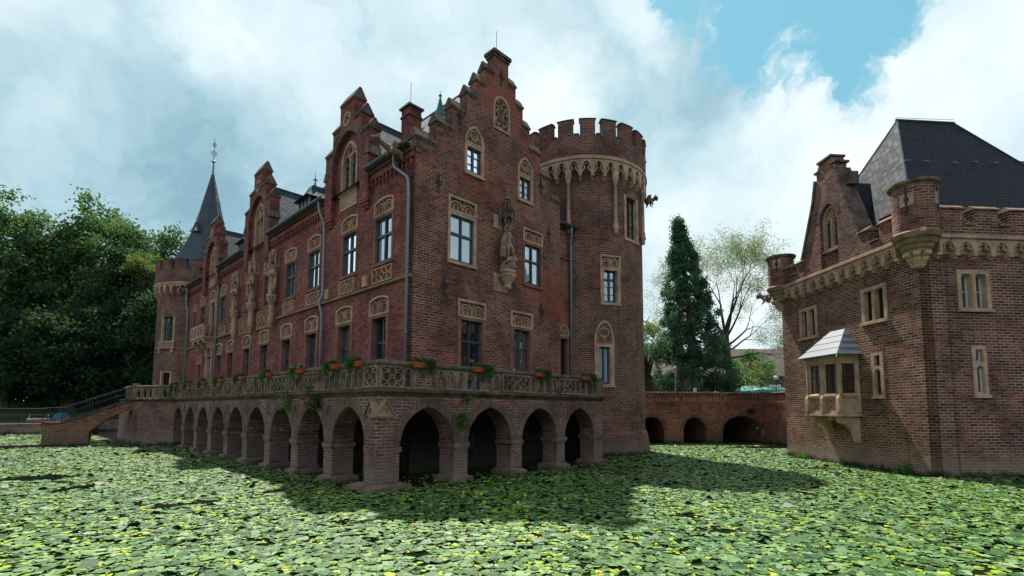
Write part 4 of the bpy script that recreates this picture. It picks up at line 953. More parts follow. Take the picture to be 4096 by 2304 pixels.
# ============================================================ THE TERRACE
terr = thing('terrace', 'brick arcaded terrace standing in the moat, stone balustrade along its edge', 'terrace', CO, CR)
PO = .30                                    # outer face of the arcade walls
AF = Fr((0,PO,0),(1,0,0),(0,-1,0)); AL = Fr((PO,0,0),(0,1,0),(-1,0,0))
FA = [2.19, 5.02, 7.84, 10.57]; LA = [2.15+2.869*i for i in range(9)]
TE = 12.37; LE = 26.55
def arcade(fr, cs, a_end, h, name, key):
    ho = [shape('point', c-h, c+h, -.9, 2.56, 1.28)[0:] for c in cs]
    outl = [(PO if name == 'front' else PO+.8, 2.94)]
    bottom = []
    for c in cs: bottom += [(c-h,-.8)] + [(x, z) for x, z in reversed(pointed_top(c-h, c+h, 1.28, 2.56, 10))] + [(c+h,-.8)]
    st = PO if name == 'front' else PO+.8
    b = MB(); b.slab(fr, [(a_end,2.94),(st,2.94),(st,-.8)] + bottom + [(a_end,-.8)], [], 0, .8)
    w_ = b.build('arcade_wall', 'brick_arcade', terr)
    for c in cs:                            # ring of radial bricks on each arch
        b = MB(); pt = pointed_top(c-h, c+h, 1.28, 2.56, 13)
        for (x0,y0),(x1,y1) in zip(pt, pt[1:]):
            def off(x, y): v = Vector((x-c, (y-1.28)*.75+.12)).normalized()*.30; return x+v.x, y+v.y
            a_, b_ = off(x0,y0), off(x1,y1)
            b.add([fr.P(x0,y0,-.016),fr.P(x1,y1,-.016),fr.P(b_[0],b_[1],-.016),fr.P(a_[0],a_[1],-.016),fr.P(x0,y0,.03),fr.P(x1,y1,.03),fr.P(b_[0],b_[1],.03),fr.P(a_[0],a_[1],.03)],[(0,1,2,3),(2,3,7,6),(0,1,5,4)])
        b.build('arch_ring', 'brick_voussoir', w_)
    return w_
aw1 = arcade(AF, FA, TE, 1.10, 'front', 0)
aw2 = arcade(AL, LA, LE, 1.12, 'left', 0)
def plinth(fr, a, w_=.55, dd=.8, big=False):
    b = MB(); e = .17
    b.add([fr.P(a+sx*(w_/2+q), z, dz) for z, q, p in ((-.6,e,e),(.12,e,e),(.19,.02,.02)) for sx, dz in ((-1,-p),(1,-p),(1,dd+p),(-1,dd+p))],
          [(i*4+k, i*4+(k+1) % 4, (i+1)*4+(k+1) % 4, (i+1)*4+k) for i in range(2) for k in range(4)]+[(8,9,10,11)])
    b.build('plinth', 'plinth_stone', terr)
    b = MB(); b.fbox(fr, a-w_/2-.07, a+w_/2+.07, 1.16, 1.30, -.07, dd+.07); b.fbox(fr, a-w_/2-.035, a+w_/2+.035, 1.08, 1.16, -.035, dd+.035); b.build('impost', 'plinth_stone', terr)
for c in [(FA[i]+FA[i+1])/2 for i in range(3)]: plinth(AF, c)
plinth(AF, 12.02, .68)
for i in range(8): plinth(AL, (LA[i]+LA[i+1])/2)
# corner pier with its stone gablets
b = MB(); b.box(.15,.76,.15,.76,-.6,2.3); b.box(PO+.001,1.08,PO+.001,1.02,-.6,1.9); b.build('corner_pier', 'brick_arcade', terr)
b = MB()
b.add([(x,y,z) for z, x0, x1 in ((-.6,-.12,1.3),(.14,-.12,1.3),(.22,.12,1.1)) for x, y in ((x0,x0),(x1,x0),(x1,x1),(x0,x1))],
      [(i*4+k, i*4+(k+1) % 4, (i+1)*4+(k+1) % 4, (i+1)*4+k) for i in range(2) for k in range(4)]+[(8,9,10,11)]); b.build('plinth', 'plinth_stone', terr)
b = MB(); b.fbox(AF, 1.02, 1.16, 1.12, 1.30, -.02, .82); b.fbox(AL, .95, 1.10, 1.12, 1.30, -.02, .82); b.build('impost', 'plinth_stone', terr)
b = MB()
for fr in (Fr((0,.12,0),(1,0,0),(0,-1,0)), Fr((.12,0,0),(0,1,0),(-1,0,0))):
    b.slab(fr, [(.10,2.28),(.80,2.28),(.45,2.74)], [[(.45+.09*math.cos(t*PI/5), 2.42+.09*math.sin(t*PI/5)) for t in range(10)]], 0, .12); b.slab(fr, [(.2,2.3),(.7,2.3),(.45,2.65)], [], .04, .3)
    b.add([fr.P(.06,2.26,-.05),fr.P(.45,2.80,-.05),fr.P(.84,2.26,-.05),fr.P(.06,2.26,.3),fr.P(.45,2.80,.3),fr.P(.84,2.26,.3),fr.P(.12,2.26,-.05),fr.P(.45,2.72,-.05),fr.P(.78,2.26,-.05)],[(0,1,4,3),(1,2,5,4),(0,1,7,6),(1,2,8,7)])
b.fbox(AF, .08, .84, 2.22, 2.30, -.2, .2); b.build('gablet', 'lichen_stone', terr)
# blind roundels between the arches
for fr, cs in ((AF, [(FA[i]+FA[i+1])/2 for i in range(3)]), (AL, [(LA[i]+LA[i+1])/2 for i in range(8)])):
    for c in cs:
        b = MB(); h = .17 if fr is AF else .15
        o_ = [(c-h,2.25),(c+h,2.25)]+list(pointed_top(c-h, c+h, 2.42, 2.64, 5)); oo = [(c+(x-c)*1.6, 2.42+(z-2.42)*1.5) for x, z in o_]
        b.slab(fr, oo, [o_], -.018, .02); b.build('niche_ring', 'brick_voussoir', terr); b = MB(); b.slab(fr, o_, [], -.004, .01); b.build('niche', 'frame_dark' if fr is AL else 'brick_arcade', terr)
# bastion at the far end
BA = [(PO,LE),(-.41,27.04-.0),(-1.62,29.0),(-1.62,34.5),(TR,38.0),(TR,LE)]
b = MB(); top = [(PO,LE-.2),(-.36,27.1),(-1.52,29.0),(-1.52,34.5),(TR+.2,38.2),(TR+.2,LE-.2)]; bot = [(x-(.08 if x < 0 else 0), y) for x, y in top]
b.add([(x,y,-.8) for x, y in bot]+[(x,y,2.93) for x, y in top], [(i,(i+1) % 6,6+(i+1) % 6,6+i) for i in range(6)]+[(6,7,8,9,10,11)]); b.build('bastion', 'brick_arcade', terr)
b = MB(); b.box(TR, TR+.3, TU, LE+2, -.8, 3.0); b.box(TR, TE+.3, TU, TU+.3-.31, -.8, 3.0); b.box(TE-.0, TE+.25, PO+.8, TU, -.8, 2.9); b.build('rear_wall', 'brick_arcade_shade', terr)
b = MB(); b.box(PO+.4, TE-.02, PO+.4, TU-.02, 2.75, 2.90); b.box(PO+.4, TR-.02, TU-.02, LE, 2.75, 2.90); b.build('vault', 'brick_arcade_shade', terr)
# moulded cornice and floor: one sheet swept along the edge
path = [(TE,PO),(PO,PO),(PO,LE-.2),(-.36,27.1),(-1.52,29.0),(-1.52,34.5)]
def sweep(b, path, prof, close=True):       # prof: (outward offset, z)
    n = len(path); rows = []
    for i in range(n):
        p = Vector(path[i]); a = (p-Vector(path[i-1])).normalized() if i else None; c = (Vector(path[i+1])-p).normalized() if i < n-1 else None
        n1 = Vector((-a.y,a.x)) if a else None; n2 = Vector((-c.y,c.x)) if c else None
        if n1 is None: o = n2
        elif n2 is None: o = n1
        else: o = (n1+n2).normalized(); o = o/max(.4, o.dot(n1))
        rows.append([(p.x+o.x*q, p.y+o.y*q, z) for q, z in prof])
    m = len(prof); vs = [v for r in rows for v in r]
    fs = [(i*m+j, i*m+(j+1) % m, (i+1)*m+(j+1) % m, (i+1)*m+j) for i in range(n-1) for j in range(m if close else m-1)]
    if close: fs += [tuple(range(m)), tuple(range((n-1)*m, n*m))]
    return b.add(vs, fs)
# outward is to the left-hand side when walking this path backwards
pathr = list(path)
test = MB()
SGN = 1
b = MB(); sweep(b, pathr, [(-.4*SGN,2.90),(.0,2.90),(.04*SGN,2.93),(.07*SGN,2.99),(.15*SGN,3.03),(.15*SGN,3.09),(.05*SGN,3.15),(-.4*SGN,3.15)]); b.build('cornice', 'cornice_stone', terr)
b = MB(); b.add([(TE,PO+.2,3.10),(PO+.2,PO+.2,3.10),(PO+.2,LE,3.10),(-1.3,29,3.10),(-1.3,34.5,3.10),(TR,38,3.10),(TR+.1,TU+.1,3.10),(TE,TU+.1,3.10)],[tuple(range(8))]); b.build('floor', 'plinth_stone', terr)
# balustrade
Z0, Z1 = 3.15, 3.86
def balusters(fr, a0, a1, openarch=False, pitch=.42):
    n = max(1, round((a1-a0)/pitch)); st = (a1-a0)/n; b = MB(); hs = []
    for i in range(n):
        c0, c1 = a0+st*i+st*.16, a0+st*(i+1)-st*.16; hs.append([(c0,Z0+.06),(c1,Z0+.06)]+list(pointed_top(c0, c1, Z1-.30, Z1-.07, 4)))
    b.slab(fr, rect(a0,a1,Z0,Z1), hs, .02, .16)
    for i in range(n):
        c0, c1 = a0+st*i+st*.16, a0+st*(i+1)-st*.16; c = (c0+c1)/2
        for s_, cc in ((1,c0),(-1,c1)): b.rib(fr, [(cc+s_*.0,Z1-.34),(cc+s_*.07,Z1-.24),(cc+s_*.03,Z1-.16)], .03, .04, .14)
        if i: b.fbox(fr, a0+st*i-.035, a0+st*i+.035, Z0, Z1-.2, -.02, .02)
    return b.build('baluster_row', 'balustrade_stone', terr)
def bpanel(fr, a0, a1, kind):
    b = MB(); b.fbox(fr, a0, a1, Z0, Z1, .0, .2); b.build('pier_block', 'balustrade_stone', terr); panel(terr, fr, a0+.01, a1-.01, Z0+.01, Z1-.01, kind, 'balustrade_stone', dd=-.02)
BFr = Fr((0,PO-.02,0),(1,0,0),(0,-1,0)); BLf = Fr((PO-.02,0,0),(0,1,0),(-1,0,0))
fp = [(PO-.02,1.16,'quad'),(5.55,7.16,'quad'),(9.0,10.59,'leaf'),(12.03,12.37,'quad')]
for a0, a1, k in fp: bpanel(BFr, a0, a1, k)
for i in range(3): balusters(BFr, fp[i][1], fp[i+1][0])
lp = [(PO-.02,1.14,'quad'),(4.36,5.73,'diamond'),(7.32,9.03,'leaf'),(10.96,12.44,'star'),(14.07,15.63,'star'),(17.45,18.91,'quad'),(20.63,22.02,'leaf'),(24.01,25.45,'diamond')]
for a0, a1, k in lp: bpanel(BLf, a0, a1, k)
for i in range(7): balusters(BLf, lp[i][1], lp[i+1][0])
balusters(BLf, 25.45, 26.3)
for p, q in (((PO,LE-.2),(-.36,27.1)),((-.36,27.1),(-1.52,29.0)),((-1.52,29.0),(-1.52,32.4))):
    p, q = Vector(p), Vector(q); A_ = (q-p).normalized(); N_ = Vector((-A_.y, A_.x)); 
    if N_.x > 0: N_ = -N_
    fr = Fr((p.x+N_.x*.02,p.y+N_.y*.02,0),(A_.x,A_.y,0),(N_.x,N_.y,0)); balusters(fr, .05, (q-p).length-.05, True, .5)
for x, y in ((-1.45,29.05),(-.33,27.15),(PO+.05,LE-.2)):
    b = MB(); b.box(x-.12,x+.12,y-.12,y+.12,Z0,Z1+.02); 
    if x < -1: b.box(x-.16,x+.16,y-.16,y+.16,Z1+.14,Z1+.30)
    b.build('post', 'balustrade_stone', terr)
b = MB(); sweep(b, pathr[:-1]+[(-1.52,32.4)], [(-.26,3.86),(.06,3.86),(.10,3.90),(.10,3.95),(.02,4.03),(-.22,4.03),(-.30,3.95),(-.30,3.90)]); b.build('coping', 'coping_stone', terr)

# ============================================================ STATUES on their consoles
def console(root, fr, a, z, R, zb, shaft=True, back=True, parent=None, hexr=None, can=1.6, spire_=0., m='sandstone'):
    """carved bracket below and tabernacle canopy above one statue; parts of the castle wall"""
    p = fr.P(a, 0, -R*.95); c = (p.x, p.y); b = MB()
    pr = [(R*1.02,z),(R*1.1,z-.05),(R*1.1,z-.14),(R*.95,z-.18),(R*.98,z-.34),(R*.7,z-.52),(R*.6,z-.56)]
    if shaft: pr += [(R*.55,z-.6),(R*.55,zb+.62),(R*.68,zb+.58),(R*.68,zb+.5),(R*.5,zb+.3),(R*.3,zb+.12),(R*.34,zb+.06),(.02,zb)]
    else: pr += [(R*.38,z-.72),(R*.5,z-.78),(R*.5,z-.84),(R*.3,z-.92),(R*.3,zb+.12),(R*.36,zb+.08),(.02,zb)]
    b.lathe(list(reversed(pr)), c, 10); 
    for k in range(10): t = 2*PI*k/10; b.ball((c[0]+R*.97*math.cos(t), c[1]+R*.97*math.sin(t), z-.27), R*.2, n=6, m=4)
    b.build('statue_bracket', m, parent or castle)
    return p
def canopy(fr, a, z, R, H, sp, m='sandstone', parent=None):
    p = fr.P(a, 0, -R*.9); b = MB(); n = 6
    for k in range(n):
        t = PI*2*k/n+.52; x, y = p.x+R*math.cos(t), p.y+R*math.sin(t)
        b.lathe([(.03,z-.16),(.055,z-.08),(.045,z+.0),(.045,z+.45),(.07,z+.48),(.05,z+.5),(.005,z+.78)], (x,y), 6)
        t2 = PI*2*(k+1)/n+.52; x2, y2 = p.x+R*math.cos(t2), p.y+R*math.sin(t2)
        b.tube([(x,y,z),(x*.75+x2*.25,y*.75+y2*.25,z+.16),((x+x2)/2,(y+y2)/2,z+.24),(x*.25+x2*.75,y*.25+y2*.75,z+.16),(x2,y2,z)], .03, 5)
        b.tube([(x,y,z+.24),((x+x2)/2,(y+y2)/2,z+.55),(x2,y2,z+.24)], .028, 5); b.ball(((x+x2)/2,(y+y2)/2,z+.58), .035, n=6, m=4)
    b.lathe([(R*.95,z+.22),(R*.95,z+.30),(R*.55,z+.42),(R*.5,z+H*.8),(R*.62,z+H*.84),(R*.62,z+H*.92),(R*.5,z+H*.95),(.02,z+H)], (p.x,p.y), 6)
    for k in range(6): t = PI*2*k/6; b.tube([(p.x+R*.52*math.cos(t),p.y+R*.52*math.sin(t),z+.42),(p.x+R*.5*math.cos(t),p.y+R*.5*math.sin(t),z+H*.8)], .03, 5)
    if sp: b.lathe([(R*.45,z+H),(R*.12,z+H+sp*.8),(R*.05,z+H+sp*.9),(R*.22,z+H+sp*.93),(R*.2,z+H+sp*.97),(.02,z+H+sp)], (p.x,p.y), 6)
    b.fbox(fr, a-R*.95, a+R*1.05, z-.1, z+.55, -.03, .05)
    return b.build('statue_canopy', m, parent or castle)
def robe(b, H, R, lean=0., n=26, folds=11, seed=1):
    """standing draped figure up to the shoulders, facing +x, with long carved folds"""
    pr = [(.0,1.0),(.03,1.02),(.10,.96),(.25,.84),(.45,.72),(.58,.66),(.66,.74),(.76,.82),(.81,.78),(.845,.45),(.86,.26)]
    rr = random.Random(seed); vs = []; ph = rr.random()*6
    for j, (t, q) in enumerate(pr):
        cx = lean*math.sin(t*PI)*R
        for i in range(n):
            a = 2*PI*i/n; f = 1+(.13*(1-t)*math.sin(folds*a+ph+2*t)+.07*math.sin(5*a-7*t+ph))*(1 if t < .8 else .2)
            vs.append((cx+R*.72*q*f*math.cos(a), R*q*f*math.sin(a)*(1.0 if t < .6 else 1.05)+lean*.2*R*t, t*H))
    m = len(pr); b.add(vs, [(j*n+i, j*n+(i+1) % n, (j+1)*n+(i+1) % n, (j+1)*n+i) for j in range(m-1) for i in range(n)]+[tuple(range(n-1,-1,-1)), tuple(range((m-1)*n, m*n))])
def head(b, c, r, veil=0., crown=False, beard=False):
    x, y, z = c
    b.tube([(x-.1*r,y,z-1.6*r),(x,y,z-.5*r)], r*.5, 8); b.ball(c, r, .95, .8, 1.18, 14, 10)
    b.tube([(x+r*.78,y,z+.25*r),(x+r*1.16,y,z-.22*r),(x+r*.8,y,z-.3*r)], [r*.10,r*.17,r*.1], 6)          # nose
    b.ball((x+r*.74,y,z-.62*r), r*.34, 1, 1, .7, 8, 6); b.tube([(x+r*.88,y-.2*r,z-.46*r),(x+r*.95,y,z-.5*r),(x+r*.88,y+.2*r,z-.46*r)], r*.07, 5)
    for s_ in (-1,1): b.tube([(x+r*.78,y+s_*.42*r,z+.22*r),(x+r*.9,y+s_*.15*r,z+.24*r)], r*.10, 5); b.ball((x+r*.78,y+s_*.3*r,z+.08*r), r*.13, n=6, m=4); b.ball((x,y+s_*.8*r,z-.02*r), r*.2, .6, .4, 1, 6, 5)
    if veil: b.ball((x-.28*r,y,z+.1*r), r*1.15, 1, .98, 1.15, 12, 8); b.tube([(x-.45*r,y,z+.1*r),(x-.6*r,y,z-1.6*r),(x-.7*r,y,z-3.*r)], [r*.9,r*1.05,r*1.3], 10)
    else: b.ball((x-.2*r,y,z+.22*r), r*1.02, 1, .95, 1.1, 12, 8)
    if crown:
        b.lathe([(r*.8,z+.75*r),(r*.95,z+1.35*r),(r*.78,z+1.35*r),(r*.7,z+.8*r)], (x-.1*r,y), 10)
        for k in range(6): t = PI*k/3; b.tube([(x-.1*r+r*.9*math.cos(t),y+r*.9*math.sin(t),z+1.3*r),(x-.1*r+r*1.0*math.cos(t),y+r*1.0*math.sin(t),z+1.7*r)], [r*.13,r*.03], 5)
    if beard: b.ball((x+r*.6,y,z-1.0*r), r*.5, .8, .9, 1.1, 8, 6)
def hand(b, w_, d, r, up=(0,0,1)):                       # palm, four fingers of different lengths and a thumb from its side
    w_, d = Vector(w_), Vector(d).normalized(); s_ = d.cross(Vector(up)).normalized(); u = s_.cross(d)
    b.tube([w_, w_+d*r*1.1], [r*.55,r*.72], 7)
    for k, L in enumerate((.95,1.1,1.0,.75)): o = w_+d*r*1.05+s_*r*(.5-.34*k); b.tube([o, o+d*r*L*.6-u*r*.05, o+d*r*L*.9-u*r*.4], [r*.19,r*.17,r*.12], 5)
    o = w_+d*r*.35+s_*r*.55; b.tube([o, o+(s_*.7+d*.5)*r*.6, o+(s_*.5+d*1.1)*r*.9], [r*.22,r*.2,r*.13], 5)
def arm(b, sh, el, wr, r, sleeve=True):
    b.tube([sh, [(sh[i]*.5+el[i]*.5) for i in range(3)], el], [r*1.25,r*1.15,r], 9); b.ball(el, r*1.02, n=8, m=6)
    b.tube([el, [(el[i]*.4+wr[i]*.6) for i in range(3)], wr], [r*1.05,r*1.0,r*.55], 9)
    if sleeve: b.tube([el, [(el[i]*.3+wr[i]*.7) for i in range(3)], [(el[i]*.25+wr[i]*.75) for i in range(2)]+[wr[2]-r*1.8]], [r*1.3,r*1.5,r*.6], 8)
def place(o, fr, a, z, R, rz=0.):
    p = fr.P(a, z, -R*.95); o.location = CMx @ p; o.rotation_euler = (0,0,CR+PI+rz); return o
SR = .30
def saint(kind, a, z, H, label, rz=0.):
    console(castle, LF, a, z, .29, z-2.02, True)
    b = MB(); r = H*.062
    robe(b, H, .27, .25, seed=int(a*3)); b.box(-.24,.24,-.26,.26,-.0,.06)
    if kind == 'madonna':
        head(b, (.05,0,H*.93), r, veil=1, crown=True); arm(b, (0,.19,H*.80),(.14,.27,H*.62),(.28,.12,H*.62), r*.72); arm(b, (0,-.19,H*.80),(.1,-.28,H*.60),(.26,-.1,H*.70), r*.72)
        hand(b, (.28,.12,H*.62), (.3,-.9,0), r*.5); hand(b, (.26,-.1,H*.70), (.2,.8,.2), r*.5)
        b.ball((.27,.1,H*.72), .10, 1, .9, 1.4); b.ball((.30,.10,H*.83), .065, 1, .9, 1.1); b.tube([(.3,.06,H*.76),(.38,-.04,H*.74)], .03, 6); b.tube([(.3,.14,H*.67),(.38,.12,H*.6)], .035, 6)
        b.tube([(.2,-.3,H*.6),(.22,-.22,H*.35),(.1,-.28,.1)], [.05,.09,.06], 7); b.tube([(.2,.25,H*.55),(.24,.05,H*.4),(.2,-.2,H*.2)], [.05,.07,.04], 7)
    elif kind == 'veil':
        head(b, (.04,0,H*.93), r, veil=1); arm(b, (0,.19,H*.80),(.12,.25,H*.60),(.26,.03,H*.68), r*.7); arm(b, (0,-.19,H*.80),(.12,-.25,H*.60),(.26,-.03,H*.68), r*.7)
        hand(b, (.25,.03,H*.68), (.25,-.1,.9), r*.5, (1,0,0)); hand(b, (.25,-.03,H*.68), (.25,.1,.9), r*.5, (1,0,0))
        b.tube([(-.05,.24,H*.78),(.0,.3,H*.4),(.02,.26,.05)], [.08,.1,.12], 8); b.tube([(-.05,-.24,H*.78),(.0,-.3,H*.4),(.02,-.26,.05)], [.08,.1,.12], 8)
    else:
        head(b, (.04,0,H*.93), r, beard=True); arm(b, (0,.2,H*.80),(.1,.3,H*.62),(.27,.13,H*.6), r*.75); arm(b, (0,-.2,H*.80),(.12,-.28,H*.63),(.3,-.08,H*.68), r*.75)
        hand(b, (.27,.13,H*.6), (.6,-.5,.1), r*.5); hand(b, (.3,-.08,H*.68), (.4,.6,.1), r*.5)
        b.box(.24,.36,-.02,.16,H*.6,H*.74); b.tube([(.16,.2,H*.6),(.2,.12,H*.3),(.12,.2,.1)], [.05,.08,.05], 7); b.tube([(.18,-.2,H*.58),(.22,-.1,H*.4),(.2,.1,H*.25)], [.05,.07,.03], 7)
    o = b.build('statue', 'statue_stone', None, smooth=True); place(o, LF, a, z, .29, rz); o.scale = (.9,.86,1)
    return tag(o, label, 'statue', 'stone saints on the long side wall')
saint('veil', 17.35, 9.24, 1.82, 'pale stone veiled woman with praying hands, the wall saint nearest the castle corner', .25); canopy(LF, 17.35, 11.12, .27, .95, 0, 'sandstone')
saint('madonna', 20.85, 9.24, 2.0, 'pale stone crowned woman holding a child, middle saint, under the spired canopy', .2); canopy(LF, 20.85, 11.3, .28, .62, .95, 'sandstone')
saint('monk', 24.2, 9.24, 1.80, 'pale stone bare headed saint holding a book, farthest of the three wall saints', .2); canopy(LF, 24.2, 11.1, .27, .9, 0, 'sandstone')
# the knight on the gable wall
console(castle, FF, 8.30, 8.95, .37, 8.02, False, m='sandstone'); canopy(FF, 8.30, 11.25, .33, 1.1, .85, 'weathered_stone')
b = MB(); b.fbox(FF, 7.72, 8.62, 7.98, 8.80, -.03, .05); b.fbox(FF, 7.70, 8.2, 10.95, 11.6, -.03, .05); b.build('statue_backing', 'sandstone', fw)
b = MB(); z0 = .36
b.lathe([(.44,0),(.46,.06),(.42,.2),(.38,.3),(.3,.38)], (0,0), 12, fold=.06)                       # rock
b.tube([(.1,-.5,.22),(.25,-.3,.4),(.3,0,.42),(.28,.28,.5),(.1,.42,.72),(-.05,.5,.9)], [.05,.13,.16,.13,.09,.04], 9)     # beast underfoot
b.ball((.12,.5,.62), .12, 1, 1.1, .8); b.tube([(.15,.5,.6),(.3,.58,.56)], [.09,.04], 6); b.tube([(.0,.3,.75),(-.05,.42,1.0),(.0,.5,.8)], [.03,.06,.02], 6)
hip = (0,0,1.16)
b.tube([(.02,-.10,1.18),(.10,-.17,.80),(.04,-.20,.42)], [.125,.10,.065], 10); b.tube([(.04,-.2,.42),(.2,-.24,.36)], [.07,.045], 8)      # standing leg
b.tube([(.02,.10,1.18),(.22,.15,.90),(.14,.18,.56)], [.125,.10,.065], 10); b.tube([(.14,.18,.56),(.3,.2,.52)], [.07,.045], 8)          # raised leg
b.ball((.11,-.17,.80), .095); b.ball((.22,.15,.9), .095)
b.lathe([(.20,1.0),(.24,1.02),(.17,1.2),(.145,1.26),(.165,1.4),(.20,1.55),(.19,1.66),(.12,1.72),(.06,1.76)], (0,0), 18, sx=.8, fold=.03, fn=12)
for s_ in (-1,1): b.ball((0,s_*.2,1.63), .09)
arm(b, (0,-.21,1.63),(.02,-.36,1.82),(.06,-.22,2.02), .062, False); hand(b, (.06,-.22,2.02), (.4,.5,.5), .055)
arm(b, (0,.21,1.63),(.08,.32,1.40),(.24,.2,1.28), .062, False); hand(b, (.24,.2,1.28), (.5,-.5,-.3), .055)
b.tube([(.2,-.34,2.2),(.1,-.16,2.0),(.1,.22,1.2),(.14,.4,.72)], .018, 6)                            # lance
head(b, (.04,.0,1.88), .108); b.ball((-.0,0,1.93), .128, 1.05,.95,1.0); b.lathe([(.15,1.90),(.155,1.93),(.13,1.94)], (.0,0), 14); b.tube([(-.02,0,2.03),(-.12,0,2.1),(-.16,0,1.95)], [.03,.045,.02], 6)
cl = []                                                                                              # cloak hanging from the shoulder in deep folds
for j in range(9):
    t = j/8; zz = 1.66-1.30*t
    for i in range(13):
        s_ = i/12; y = -.20-.30*t*math.sin(PI*t*.5)+s_*(.46+.12*t); cl.append((-.12-.10*t+.045*math.sin(s_*16+t*2), y-.06, zz))
b.add(cl+[(x-.05,y,z) for x, y, z in cl], [(j*13+i,j*13+i+1,(j+1)*13+i+1,(j+1)*13+i) for j in range(8) for i in range(12)]+[(117+j*13+i,117+j*13+i+1,117+(j+1)*13+i+1,117+(j+1)*13+i) for j in range(8) for i in range(12)])
for k in range(5): b.tube([(-.02,-.2-.03*k,1.62),(.02-.03*k,-.34-.045*k,1.15),(.06-.04*k,-.42-.05*k,.5)], [.03,.055,.045], 7)
kn = b.build('statue', 'knight_stone', None, smooth=True); tag(kn, 'weathered stone knight with helmet and cloak trampling a beast, on the gabled front wall', 'statue')
place(kn, FF, 8.30, 8.95, .40); kn.rotation_euler = (0,0,CR-PI/2+.25); kn.scale = (.88,.86,1.06)

# ============================================================ FLOWER TROUGHS on the balustrade
def leaves_np(pts, size, rs, up=.3, elong=1.3):
    """quads at pts (N,3): returns verts (4N,3)"""
    n = len(pts); nrm = rs.normal(size=(n,3)); nrm[:,2] += up; nrm /= np.linalg.norm(nrm, axis=1)[:,None]
    t = np.cross(nrm, rs.normal(size=(n,3))); t /= np.linalg.norm(t, axis=1)[:,None]; bb = np.cross(nrm, t)
    s = size*rs.uniform(.6,1.35,size=(n,1)); a = t*s*elong*.5; c = bb*s*.5
    return np.stack([pts-a, pts+c*.9, pts+a, pts-c*.9], 1).reshape(-1,3)
def npmesh(name, v, k, m, parent=None, tone=None, mats=None, smooth=False):
    """N polygons of k corners each"""
    n = len(v)//k; me = bpy.data.meshes.new(name); me.vertices.add(len(v)); me.vertices.foreach_set('co', np.asarray(v, np.float32).ravel())
    me.loops.add(n*k); me.loops.foreach_set('vertex_index', np.arange(n*k, dtype=np.int32))
    me.polygons.add(n); me.polygons.foreach_set('loop_start', np.arange(0, n*k, k, dtype=np.int32))
    me.polygons.foreach_set('loop_total', np.full(n, k, np.int32))
    me.materials.append(M[m]); me.update(calc_edges=True)
    if tone is not None: at = me.attributes.new('tone', 'FLOAT', 'FACE'); at.data.foreach_set('value', np.asarray(tone, np.float32))
    o = bpy.data.objects.new(name, me); COL.objects.link(o)
    if parent is not None: o.parent = parent
    return o
def trough(fr, a, z, L, label, seed, trail=1):
    rs = np.random.default_rng(seed); p = fr.P(a, z, 0); rz = CR if fr is BFr else CR-PI/2
    t = thing('flower_trough', label, 'flower box', CMx @ fr.P(a, z, -.18), rz, 'terracotta flower troughs hooked on the balustrade')
    b = MB(); w_ = .095; h = .17
    vs = [(sx*(L/2-q), sy*(w_-q*.6), zz) for zz, q in ((0,.03),(h-.035,.0),(h-.035,-.012),(h,-.012),(h,.012),(.05,.03)) for sx, sy in ((-1,-1),(1,-1),(1,1),(-1,1))]
    b.add(vs, [(i*4+k, i*4+(k+1) % 4, (i+1)*4+(k+1) % 4, (i+1)*4+k) for i in range(5) for k in range(4)]+[(0,1,2,3),(20,21,22,23)]); b.build('trough', 'terracotta', t)
    b = MB()
    for s_ in (-1,1): b.tube([(s_*L*.3,-w_-.01,-.01),(s_*L*.3,w_,-.012),(s_*L*.3,w_+.02,h+.0),(s_*L*.3,w_+.2,h+.02)], .009, 5)
    b.build('hook', 'iron', t)
    n = 420; P_ = np.stack([rs.uniform(-L/2,L/2,n), rs.normal(0,.05,n), h+np.abs(rs.normal(.05,.06,n))], 1)
    m_ = 420; c = rs.uniform(0, .28)*L*(1 if trail > 0 else -1); Q = np.stack([rs.normal(c,.13,m_), -w_-.02-np.abs(rs.normal(0,.05,m_)), rs.uniform(-.22,h+.08,m_)], 1)
    Q[:,0] += (h-Q[:,2])*.12; keep = rs.random(m_) < (.35+.65*np.clip((Q[:,2]+.25)/.4,0,1)); Q = Q[keep]
    A_ = np.concatenate([P_,Q]); npmesh('foliage', leaves_np(A_, .055, rs), 4, 'leaf_flower', t, rs.random(len(A_)))
    f = MB()
    for _ in range(rs.integers(3,6)):
        x, y, zz = rs.uniform(-L*.48,L*.48), rs.normal(0,.04), h+rs.uniform(.10,.17)
        for k in range(5): f.ball((x+rs.normal(0,.014), y+rs.normal(0,.014), zz+rs.normal(0,.01)), .018, n=5, m=4)
    f.build('blossom', 'petal_red', t)
    b = MB()
    for k in range(4): x = -L/2+L*(k+.5)/4+rs.uniform(-.05,.05); b.tube([(x,.0,h-.02),(x+rs.uniform(-.03,.03),.0,h+rs.uniform(.12,.2))], .005, 4)
    b.build('stick', 'sandstone', t)
    return t
fb = [(1.42,2.32,'nearest the corner, front balustrade'),(3.95,5.0,'second on the front, above the fern'),(7.25,8.4,'third on the front balustrade'),(10.4,11.55,'last one beside the round tower')]
for i, (a0, a1, s_) in enumerate(fb): trough(BFr, (a0+a1)/2, 3.84, min(.95, a1-a0), 'terracotta trough of ivy and red geraniums, %s' % s_ , 50+i)
nm = ['nearest the corner pier','second from the corner','third from the corner','fourth from the corner','fifth from the corner','sixth from the corner','seventh from the corner','eighth from the corner','last before the far tower']
for i, a in enumerate((1.55,3.2,6.05,9.25,12.65,15.9,19.15,22.3,25.6)): trough(BLf, a, 3.84, .9, 'terracotta trough with trailing leaves on the left balustrade, %s' % nm[i], 80+i, -1)
